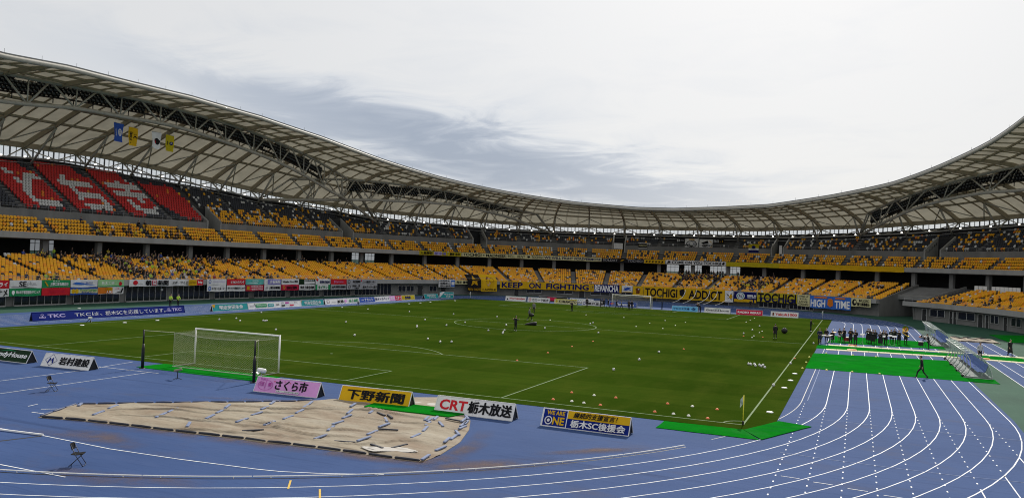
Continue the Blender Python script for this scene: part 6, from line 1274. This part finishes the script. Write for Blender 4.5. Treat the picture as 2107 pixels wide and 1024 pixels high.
    Mx = Matrix.Translation(hc) @ Matrix.Rotation(turn, 4, 'Z') @ Matrix.Rotation(g('nod', 0), 4, 'X')
    bm = MB(); n = len(m.vertices); co = np.zeros(n*3); m.vertices.foreach_get('co', co)
    bm.v = [tuple(q) for q in co.reshape(-1, 3)]; bm.f = [tuple(p.vertices) for p in m.polygons]; bm.m = [p.material_index for p in m.polygons]
    o = len(bm.v); bm.v += [tuple(Mx @ Vector(v)) for v in H.v]; bm.f += [tuple(i+o for i in f) for f in H.f]; bm.m += [{4: 4, 5: 0}.get(q, 0) for q in H.m]
    hair = [tuple(Mx @ Vector(v)) for v in HR.v]
    if hair_in: o = len(bm.v); bm.v += hair; bm.f += [tuple(i+o for i in f) for f in HR.f]; bm.m += [4]*len(HR.f)
    if coat or skirt:
        h0 = pel.z+.12; hz = max(.35, pel.z-.55) if skirt else pel.z-.32; w = 1.0 if not skirt else 1.15
        o = len(bm.v); bm.grid([[(pel.x+rx*math.cos(t), pel.y+ry*math.sin(t), z) for t in np.linspace(0, 2*PI, 14)[:-1]] for rx, ry, z in ((.175, .125, h0), (.19*w, .14*w, pel.z-.05), (.21*w, .165*w, hz))], 1, True)
    bpy.data.meshes.remove(m)
    return bm, (hair, HR.f)
def person(label, x, y, face, pose=None, top='black', legs='black', shoes='black', height=1.72, group=None, hairm=None, extra=None, z=.02, **kw):
    """face: heading in degrees, 0 looks along +y"""
    bm, (hv, hf) = body_mesh(pose or {}, **kw); root = thing('person', label, 'person', (x, y, z), rad(-face), group)
    k = height/1.72; root.scale = (k*1.1, k*1.1, k)
    bm.build('body', [SKIN, CLOTH[top], CLOTH[legs], CLOTH[shoes], HAIR], root, True)
    h = MB(); h.v = hv; h.f = hf; h.m = [0]*len(hf); h.build('hair', hairm or HAIR, root, True)
    return root
STAND_P = {}
CROSS = dict(arms=(((-.27, .08, 1.13), (-.06, .24, 1.10)), ((.27, .08, 1.13), (.07, .25, 1.14))))
def walk(a=.22, b=-.2, **k):
    return dict(legs=(((-.10, .10+a*.5, .50), (-.10, a, .10)), ((.10, .02+b*.25, .47), (.11, b, .13))), arms=(((-.25, -.10, 1.13), (-.24, -.06, .88)), ((.25, .06, 1.13), (.23, .20, .92))), **k)
PLAY = dict(arms=(((-.24, .13, 1.12), (-.06, .34, 1.28)), ((.24, .13, 1.12), (.06, .36, 1.30))))
READ = dict(arms=(((-.24, .08, 1.10), (-.10, .30, 1.08)), ((.24, .08, 1.10), (.10, .30, 1.08))), nod=-.25)
def people():
    P = G_POS; GP = 'players and staff on the pitch'
    person('player in black kit with arms held out beside a kit bag', *P['arms'], 15, dict(arms=(((-.36, .02, 1.25), (-.38, .05, 1.36)), ((.36, .02, 1.25), (.38, .05, 1.36))), legs=(((-.12, .06, .49), (-.16, .0, .09)), ((.10, .0, .49), (.10, -.06, .09)))), shoes='white', group=GP)
    person('player in pale top and black trousers walking with a black bag', *P['carry'], 60, walk(.3, -.3), top='grey', shoes='white', group=GP)
    x, y = P['carry']; r = thing('shoulder_bag', 'black bag carried by the walking player in the pale top', 'bag', (x+.36, y-.05, .78), .5); m = MB(); m.ellipsoid((0, 0, 0), (.36, .2, .24), 12, 8); m.build('bag_body', flat('bag_black', (.010, .010, .012), .6), r, True); m = MB(); m.tube([(-.25, 0, .15), (-.28, .05, .5), (-.2, .1, .62)], .02, 5); m.build('strap', black_m, r)
    person('man in grey tracksuit standing on the far half of the pitch', *P['grey'], 170, {}, top='grey', legs='charcoal', group=GP)
    person('man in dark clothes standing alone before the cream board', *P['dark'], 200, CROSS, top='charcoal', group=GP)
    fl = ['person in black standing before the white board with the blue mark', 'leftmost person of the dark group beside the far goal post', 'person with white shirt front in the group beside the far goal', 'person striding at the right of the group by the far post', 'person in black walking inside the far goal mouth, left one', 'shorter person striding in the middle of the far goal mouth', 'person in black standing right of the middle of the far goal, left of a pair', 'person in black standing right of the middle of the far goal, right of a pair']
    for k in range(8):
        x, y = P['far%d' % (k+1)]; person(fl[k], x, y, (180, 90, 160, 250, 100, 80, 170, 190)[k], walk(.28, -.28) if k in (3, 4, 5) else (CROSS if k in (1, 6) else {}), top='black' if k != 5 else 'grey', group=GP, detail=False, coat=k in (0, 2, 6), height=1.70 if k != 5 else 1.6)
    for k, lab, f in (('cam1', 'photographer in black beside the white board with the roof arc, left one', 190), ('cam2', 'photographer in black crouching forward at the far goal line', 230)): person(lab, *P[k], f, dict(PLAY, lean=(0, .08 if k == 'cam1' else .2, -.04)), group=GP, detail=False)
    person('person in black by the far wall under the TOCHIGI banner', 18.6, 80.5, 180, {}, group=GP, detail=False)
    person('man in long dark hooded coat on the right side of the pitch', *P['coat'], -20, walk(.06, -.06), coat=True, shoes='white', group=GP)
    person('man in dark tracksuit near the right touchline looking at his hands', *P['man2'], 75, dict(READ, legs=(((-.10, .06, .49), (-.13, .04, .09)), ((.10, -.02, .49), (.10, -.10, .09)))), shoes='white', group=GP)
    person('man in black suit striding across the big green mat', *P['walk'], -75, walk(.34, -.36, lean=(0, .04, 0)), group=GP)
    person('man in dark clothes bending to a camera tripod by the shelters', *P['photo'], -85, dict(PLAY, lean=(0, .08, -.02)), group=GP)
    person('man in pale vest standing right of the shelters', *P['vest'], 160, {}, top='vest', legs='black', group=GP)
    person('woman in long dark coat walking right of the shelters', *P['woman'], 150, walk(.14, -.16), coat=True, skirt=True, group=GP)
    for k, dx in (('staffa', 0), ('staffb', .35)): person('steward in lime vest behind the long blue board, %s one' % ('left' if not dx else 'right'), P[k][0]+dx, P[k][1]+dx*2, 95, CROSS, top='lime', legs='black', group=GP, detail=False)
    for x, y, lab in ((-34.9, -36.0, 'small white-topped tripod before the long blue board'), (-34.8, 13.2, 'small dark tripod before the white logo board')):
        r = thing('low_tripod', lab, 'tripod', (x, y, .02), 0, 'low tripods at the far touchline'); m = MB()
        for q in range(3): m.tube([(0, 0, .42), (.3*math.cos(2.1*q), .3*math.sin(2.1*q), 0)], .03, 5)
        m.build('tripod_leg', black_m, r); m = MB(); m.box((0, .05, .5), (.22, .34, .18)); m.build('camera_body', white_m if y < 0 else black_m, r)
    # tripod camera
    x, y = P['tripod']; r = thing('tripod_camera', 'video camera with orange cover on a black tripod', 'camera', (x, y, .01)); m = MB()
    for k in range(3): a = 2.1*k+.4; m.tube([(0, 0, 1.15), (.42*math.cos(a), .42*math.sin(a), 0)], .02, 5)
    m.build('tripod', black_m, r); m = MB(); m.box((0, 0, 1.28), (.42, .14, .16)); m.tube([(-.2, 0, 1.28), (-.36, 0, 1.28)], .06, 8); m.build('camera_body', black_m, r); m = MB(); m.box((-.34, 0, 1.36), (.18, .16, .1)); m.build('cover', flat('cover_orange', (.7, .18, .02), .6), r)
    # the brass band
    B = [P['b%d' % i] for i in range(18)]; GB = 'brass band on the green mat'
    L = ['band member standing behind the keyboard percussion, far left', 'band member bending over drums at the left', 'seated drummer of the band', 'band member behind the cymbal', 'band member holding a pale saxophone left of the drums', 'black-clad band member playing, left of the front pair', 'black-clad band member playing, right of the front pair', 'leftmost of the four band players in long black', 'second band player in long black, behind the first', 'third band player in long black, tallest of the four', 'band player in long black with a silver instrument', 'band member at the lone front music stand on the right', 'band member between the white music stands', 'band member behind the left white music stand', 'band member behind the right white music stands', 'band member at the back right with a silver trumpet', 'slim band member in black left of the big tuba', 'band member inside the big golden tuba']
    H = [1.72, 1.6, 1.3, 1.5, 1.7, 1.72, 1.74, 1.66, 1.7, 1.68, 1.6, 1.62, 1.6, 1.58, 1.6, 1.6, 1.7, 1.68]
    brass = mat('brass', (.72, .44, .10), .25, metal=.9, var=.08, scale=4); silver = mat('silver', (.66, .66, .66), .25, metal=.9, var=.05, scale=4)
    for i, (x, y) in enumerate(B):
        f = 195+(i*37 % 30)-15
        if i == 2: ps = dict(pelvis=(0, 0, .50), arms=(((-.25, .15, .72), (-.14, .36, .74)), ((.25, .15, .72), (.14, .36, .76))), legs=(((-.15, .42, .48), (-.15, .44, .09)), ((.15, .42, .48), (.15, .44, .09))))
        elif i in (0, 1, 3): ps = dict(READ, lean=(0, .05, 0))
        else: ps = PLAY
        person(L[i], x, y, f, ps, coat=True, skirt=i in (7, 8, 9, 11), group=GB, height=H[i] if i != 2 else 1.68, top='black' if i != 0 else 'navy')
        # instruments
        fx, fy = math.sin(rad(f)), math.cos(rad(f)); hx, hy, hz = x+fx*.40, y+fy*.40, 1.32*H[i]/1.72
        if i in (4, 5, 6, 8, 9, 10, 12, 13, 14, 15):
            kind = 'saxophone' if i in (4, 10, 13) else 'trumpet'; mm = brass if i in (5, 13) else silver
            r = thing(kind, '%s %s of the %s' % ('golden' if mm is brass else 'silver', kind, L[i].replace('band member ', 'one ').replace('band player ', 'one ')), kind, (hx, hy, hz), rad(-f), 'band instruments'); m = MB()
            if kind == 'trumpet':
                m.tube([(0, -.12, 0), (0, .16, 0), (0, .26, 0), (0, .31, 0), (0, .34, 0)], [.009, .012, .025, .05, .07], 9, cap=False); m.tube([(0, -.1, 0), (0, .12, 0), (0, .16, -.05), (0, .12, -.09), (0, -.02, -.09), (0, -.06, -.05)], .01, 6); m.build('bell', mm, r, True)
                m = MB()
                for q in (0, .04, .08): m.tube([(0, q, -.1), (0, q, .05)], .013, 7)
                m.build('valve', mm, r, True)
            else:
                m.tube([(0, -.2, .05), (0, -.08, .08), (.02, -.04, -.1), (.05, .0, -.42), (.05, .06, -.5), (.05, .14, -.42), (.05, .18, -.28)], [.01, .014, .022, .034, .042, .05, .075], 9, cap=False); m.build('bell', mm, r, True)
                m = MB(); m.tube([(.03, -.02, -.12), (.07, .02, -.4)], .012, 5); m.build('key_rod', mm, r, True)
    x, y = B[17]; r = thing('sousaphone', 'big golden tuba with wide bell raised over its player', 'sousaphone', (x, y, 0), rad(-195)); m = MB()
    m.tube([(.34*math.cos(t), .06+.26*math.sin(t), 1.15+.22*math.cos(t)) for t in np.linspace(0, 2*PI*1.0, 18)], [.05+.035*k/17 for k in range(18)], 9); m.tube([(.34, .06, 1.37), (.30, -.1, 1.55), (.16, -.16, 1.72), (.03, -.08, 1.82)], [.085, .09, .10, .12], 9); m.build('body_tube', brass, r, True)
    m = MB(); m.grid([[(.02+q*math.cos(t), yy, 1.84+q*math.sin(t)) for t in np.linspace(0, 2*PI, 22)[:-1]] for q, yy in ((.10, -.12), (.14, .0), (.22, .10), (.34, .17), (.36, .18))], 0, True); m.build('bell', brass, r, True)
    def mstand(label, x, y, rz, white=True):
        r = thing('music_stand', label, 'music stand', (x, y, .03), rz, 'music stands of the band'); m = MB(); m.tube([(0, 0, .1), (0, 0, 1.02)], .016, 6)
        for k in range(3): a = 2.1*k; m.tube([(0, 0, .2), (.26*math.cos(a), .26*math.sin(a), 0)], .012, 5)
        m.build('pole', steel_g, r); m = MB(); m.obox((0, 0, 1.08), (.26, 0, 0), (0, .13, -.10), (0, .008, .01)); m.build('desk', black_m, r); m = MB(); m.obox((0, .012, 1.098), (.24, 0, 0), (0, .115, -.088), (0, .002, .003)); m.build('sheet_music', white_m, r)
    for k, (x, y, lab) in enumerate(((40.0, 5.6, 'white-leaved music stand alone in the middle of the mat'), (42.15, 4.6, 'white-leaved music stand at the front right of the band'), (42.9, 6.4, 'white-leaved music stand behind the front right one'), (43.35, 5.4, 'white-leaved music stand, rightmost of the band'), (38.05, 6.9, 'white-leaved music stand among the drums'))): mstand(lab, x, y, rad(160+k*9))
    def drum(label, x, y, rr, hh, z0, col, cym=False):
        r = thing('drum', label, 'drum', (x, y, .03), 0, 'drums of the band'); m = MB(); m.lathe((0, 0, z0), [(.001, 0), (rr, 0), (rr, hh), (.001, hh)], 16); m.build('shell', flat('drum_'+col, dict(red=(.25, .015, .012), black=(.015, .015, .018))[col], .35), r); m = MB()
        for zz in (z0, z0+hh): m.tube([(rr*1.02*math.cos(t), rr*1.02*math.sin(t), zz) for t in np.linspace(0, 2*PI, 17)], .014, 5)
        m.build('hoop', silver, r, True); m = MB(); m.lathe((0, 0, z0+hh+.012), [(.001, 0), (rr*.98, 0)], 16); m.build('head', white_m, r); m = MB()
        for k in range(3): a = 2.1*k+.5; m.tube([(rr*.5*math.cos(a), rr*.5*math.sin(a), z0), (rr*1.1*math.cos(a), rr*1.1*math.sin(a), 0)], .014, 5)
        m.build('leg', silver, r)
        if cym: m = MB(); m.tube([(rr+.2, 0, 0), (rr+.2, 0, z0+hh+.35)], .012, 5); m.build('cymbal_pole', silver, r); m = MB(); m.lathe((rr+.2, 0, z0+hh+.35), [(.001, .03), (.05, .025), (.24, 0)], 16); m.build('cymbal', brass, r, True)
    drum('red bass drum in front of the seated drummer', 38.3, 5.7, .28, .42, .2, 'red'); drum('black snare drum left of the red drum', 37.5, 5.9, .18, .16, .58, 'black', True); drum('black floor tom right of the red drum', 38.7, 6.0, .2, .36, .3, 'black', True); drum('black drum standing at the far left of the band', 36.6, 4.6, .24, .3, .55, 'black', True)
    r = thing('keyboard_percussion', 'long keyboard percussion on a frame at the band\'s left end', 'keyboard', (36.1, 2.7, .03), .5); m = MB(); m.box((0, 0, .86), (1.2, .42, .06)); m.build('bars', flat('bars_grey', (.3, .28, .25), .4), r); m = MB()
    for xx in (-.55, .55):
        for yy in (-.18, .18): m.tube([(xx, yy, .85), (xx, yy, 0)], .018, 5)
    m.build('frame', silver, r); m = MB(); m.box((-.2, .05, .95), (.5, .34, .02)); m.build('sheet_music', white_m, r)
    x, y = 46.3, 9.2; r = thing('equipment_case', 'small black equipment case with a white top on the green mat', 'case', (x, y, .03), .1); m = MB(); m.box((0, 0, .22), (.5, .4, .4)); m.build('case_body', black_m, r); m = MB(); m.box((0, 0, .44), (.54, .42, .04)); m.build('lid', white_m, r)
people()

def crowd():
    """spectators in the stands: a few seated and standing figures, copied one by one"""
    sit = lambda **k: dict(pelvis=(0, -.05, .52), legs=(((-.12, .36, .50), (-.12, .38, .10)), ((.12, .36, .50), (.12, .38, .10))), **k)
    poses = [sit(arms=(((-.24, .08, .70), (-.08, .28, .60)), ((.24, .08, .70), (.08, .28, .60)))), sit(lean=(0, .14, -.02), arms=(((-.24, .2, .70), (-.06, .36, .62)), ((.24, .2, .70), (.06, .36, .62)))), sit(turn=.6, arms=(((-.24, .08, .70), (-.16, .3, .62)), ((.24, .1, .72), (.10, .26, .96)))), sit(turn=-.5, arms=(((-.24, .06, .70), (-.1, .26, .62)), ((.24, .08, .70), (.1, .3, .6)))), {}, dict(CROSS), dict(turn=.5, arms=(((-.25, .08, 1.12), (-.14, .28, 1.18)), ((.25, -.02, 1.12), (.24, .1, .87))))]
    base = []
    for k, ps in enumerate(poses):
        bm, _ = body_mesh(ps, detail=False, hair_in=True, coat=k in (1, 3, 5)); base.append(bm.mesh('spectator_body', [SKIN, CLOTH['black'], CLOTH['charcoal'], CLOTH['black'], HAIR], True))
    tops = ['black']*30+['charcoal']*8+['navy']*4+['yellow']*4+['grey']*2+['white']*2+['lime']*2+['blue', 'red', 'brown', 'khaki']
    word = dict(black='black', charcoal='dark grey', navy='navy', yellow='yellow', grey='grey', white='white', lime='lime', blue='blue', red='red', brown='brown', khaki='khaki')
    spots = []
    def fill(s0, s1, r0, r1, dens, tier=0):
        rowf = (low_row, upf_row, up_row)[tier]
        for r in range(r0, r1+1):
            n = int((s1-s0)/.55)
            for c in range(n):
                if RNG.random() < dens: spots.append((s0+(s1-s0)*(c+.5+RNG.uniform(-.2, .2))/n, tier, r))
    fill(92, 98, 13, 15, .30); fill(98, 104, 11, 15, .45); fill(97, 104, 4, 10, .05); fill(102.5, 106.5, 1, 10, .60); fill(104, 113, 10, 15, .46); fill(106, 113, 1, 9, .20); fill(113, 120, 8, 15, .34); fill(113, 120, 0, 7, .18); fill(120, 135, 12, 15, .28); fill(120, 130, 0, 4, .14); fill(120, 138, 1, 11, .06); fill(135, 158, 13, 15, .16); fill(85, 90, 0, 1, .25); fill(98, 112, 0, 1, .2)
    fill(220, 224, 3, 6, .06); fill(225, 232, 6, 15, .12); fill(232, 241, 8, 15, .38); fill(232, 241, 2, 7, .14); fill(241, 252, 1, 15, .12); fill(247, 252, 4, 9, .35); fill(252, 256, 5, 9, .25); fill(270, 276, 8, 12, .10); fill(289, 300, 1, 3, .2); fill(300, 312, 1, 6, .14)
    fill(103, 114, 0, 4, .14, 1); fill(110, 124, 0, 1, .22, 1); fill(113, 122, 1, 4, .09, 1); fill(104, 110, 0, 0, .12, 2)
    stand = []
    for s in list(np.arange(98, 120, 2.9))+list(np.arange(120, 160, 5.7))+list(np.arange(231, 242, .75))+list(np.arange(243, 253, 3.6)): stand.append((float(s)+float(RNG.uniform(-.4, .4)), 0, 16))
    spots = [tuple(map(float, x)) for x in spots]
    near = [(79, 'the first red banner'), (83, 'the SE banner'), (87.5, 'the green and red banners'), (91.7, 'the flower banner'), (96, 'the pale green banner'), (102, 'the newspaper banner'), (109, 'the newspaper banner\'s yellow end'), (115.5, 'the blue swirl banner'), (119.6, 'the red arrow banner'), (123.7, 'the turquoise banner'), (127.7, 'the violet block banner'), (132, 'the dark red banner'), (136, 'the printing company banner'), (140, 'the green katakana banner'), (144, 'the bright red banner'), (150.7, 'the long grey banner'), (187, 'the portrait flag'), (217, 'REVANCHA'), (222, 'the blue bird banner'), (230, 'the letters TOCHIGI'), (240, 'the letters ADDICT'), (246, 'the crossed emblem flag'), (250, 'the round badge banner'), (257, 'the dark-edged TOCHIGI banner'), (263, 'the cream capitals banner'), (269, 'HIGH TIME'), (275.6, 'the crest banner'), (292, 'the right stand corner'), (299, 'the right stand windows'), (307, 'the far right windows')]
    word = dict(word, lime='lime'); zone = ('lower', 'upper front', 'top tier'); cnt = {}; allp = spots+stand; cam = Vector(CAM)
    allp.sort(key=lambda q: (Vector(rp(q[0], 6 if q[1] == 0 else 14, 6))-cam).length); crowd_mb = MB(); extra_m = [SKIN, CLOTH['black'], CLOTH['charcoal'], CLOTH['navy'], HAIR, CLOTH['yellow'], CLOTH['grey']]; solo = []
    for i, (s, t, r) in enumerate(allp):
        t, r = int(t), int(r); st = r == 16
        rowf = (low_row, upf_row, up_row)[t]; d, z = (13.6+RNG.uniform(-.3, 1.2), 5.9) if st else (rowf(r)[0]+.40, rowf(r)[1])
        k = int(RNG.integers(4, 7)) if st else int(RNG.integers(0, 4)); n = rn(s); q = float(RNG.uniform(.98, 1.10)); rot = math.atan2(n.y, n.x)+PI/2+float(RNG.uniform(-.25, .25))
        top = tops[int(RNG.integers(0, len(tops)))] if not (st and s > 200) else 'black'
        if i < 248: solo.append((s, t, r, st, k, d, z, q, rot, top))
        else:
            M = Matrix.Translation(Vector(rp(s, d, z))) @ Matrix.Rotation(rot, 4, 'Z') @ Matrix.Scale(q, 4); me = base[k]; c = {'black': 1, 'charcoal': 2, 'navy': 3, 'yellow': 5}.get(top, 6 if top == 'grey' else 1)
            crowd_mb.add([M @ v.co for v in me.vertices], [tuple(p.vertices) for p in me.polygons]); crowd_mb.m[-len(me.polygons):] = [c if p.material_index == 1 else (1 if p.material_index in (2, 3) else p.material_index) for p in me.polygons]
    tag(crowd_mb.build('crowd', extra_m, None, True), 'farther spectators scattered over the seats of the far stand', 'crowd', None, 'stuff')
    for s, t, r, st, k, d, z, q, rot, top in sorted(solo):
        o = bpy.data.objects.new('person', base[k]); COL.objects.link(o); o.location = rp(s, d, z); o.rotation_euler = (0, 0, rot); o.scale = (q, q, q)
        sl = o.material_slots[1]; sl.link = 'OBJECT'; sl.material = CLOTH[top]
        if RNG.random() < .25: sl = o.material_slots[4]; sl.link = 'OBJECT'; sl.material = CLOTH[['white', 'yellow', 'grey', 'navy'][int(RNG.integers(0, 4))]]
        b = min(near, key=lambda a: abs(a[0]-s))[1]; key = (b, t, r, top); cnt[key] = cnt.get(key, 0)+1
        if st: lab = '%s person in %s standing under the deck behind %s' % (NTH[cnt[key]-1], word[top], b)
        else: lab = '%s person in %s, %s row %d above %s' % (NTH[cnt[key]-1], word[top], zone[t], r+1, b)
        tag(o, lab, 'person', 'spectators in the stands')
crowd()
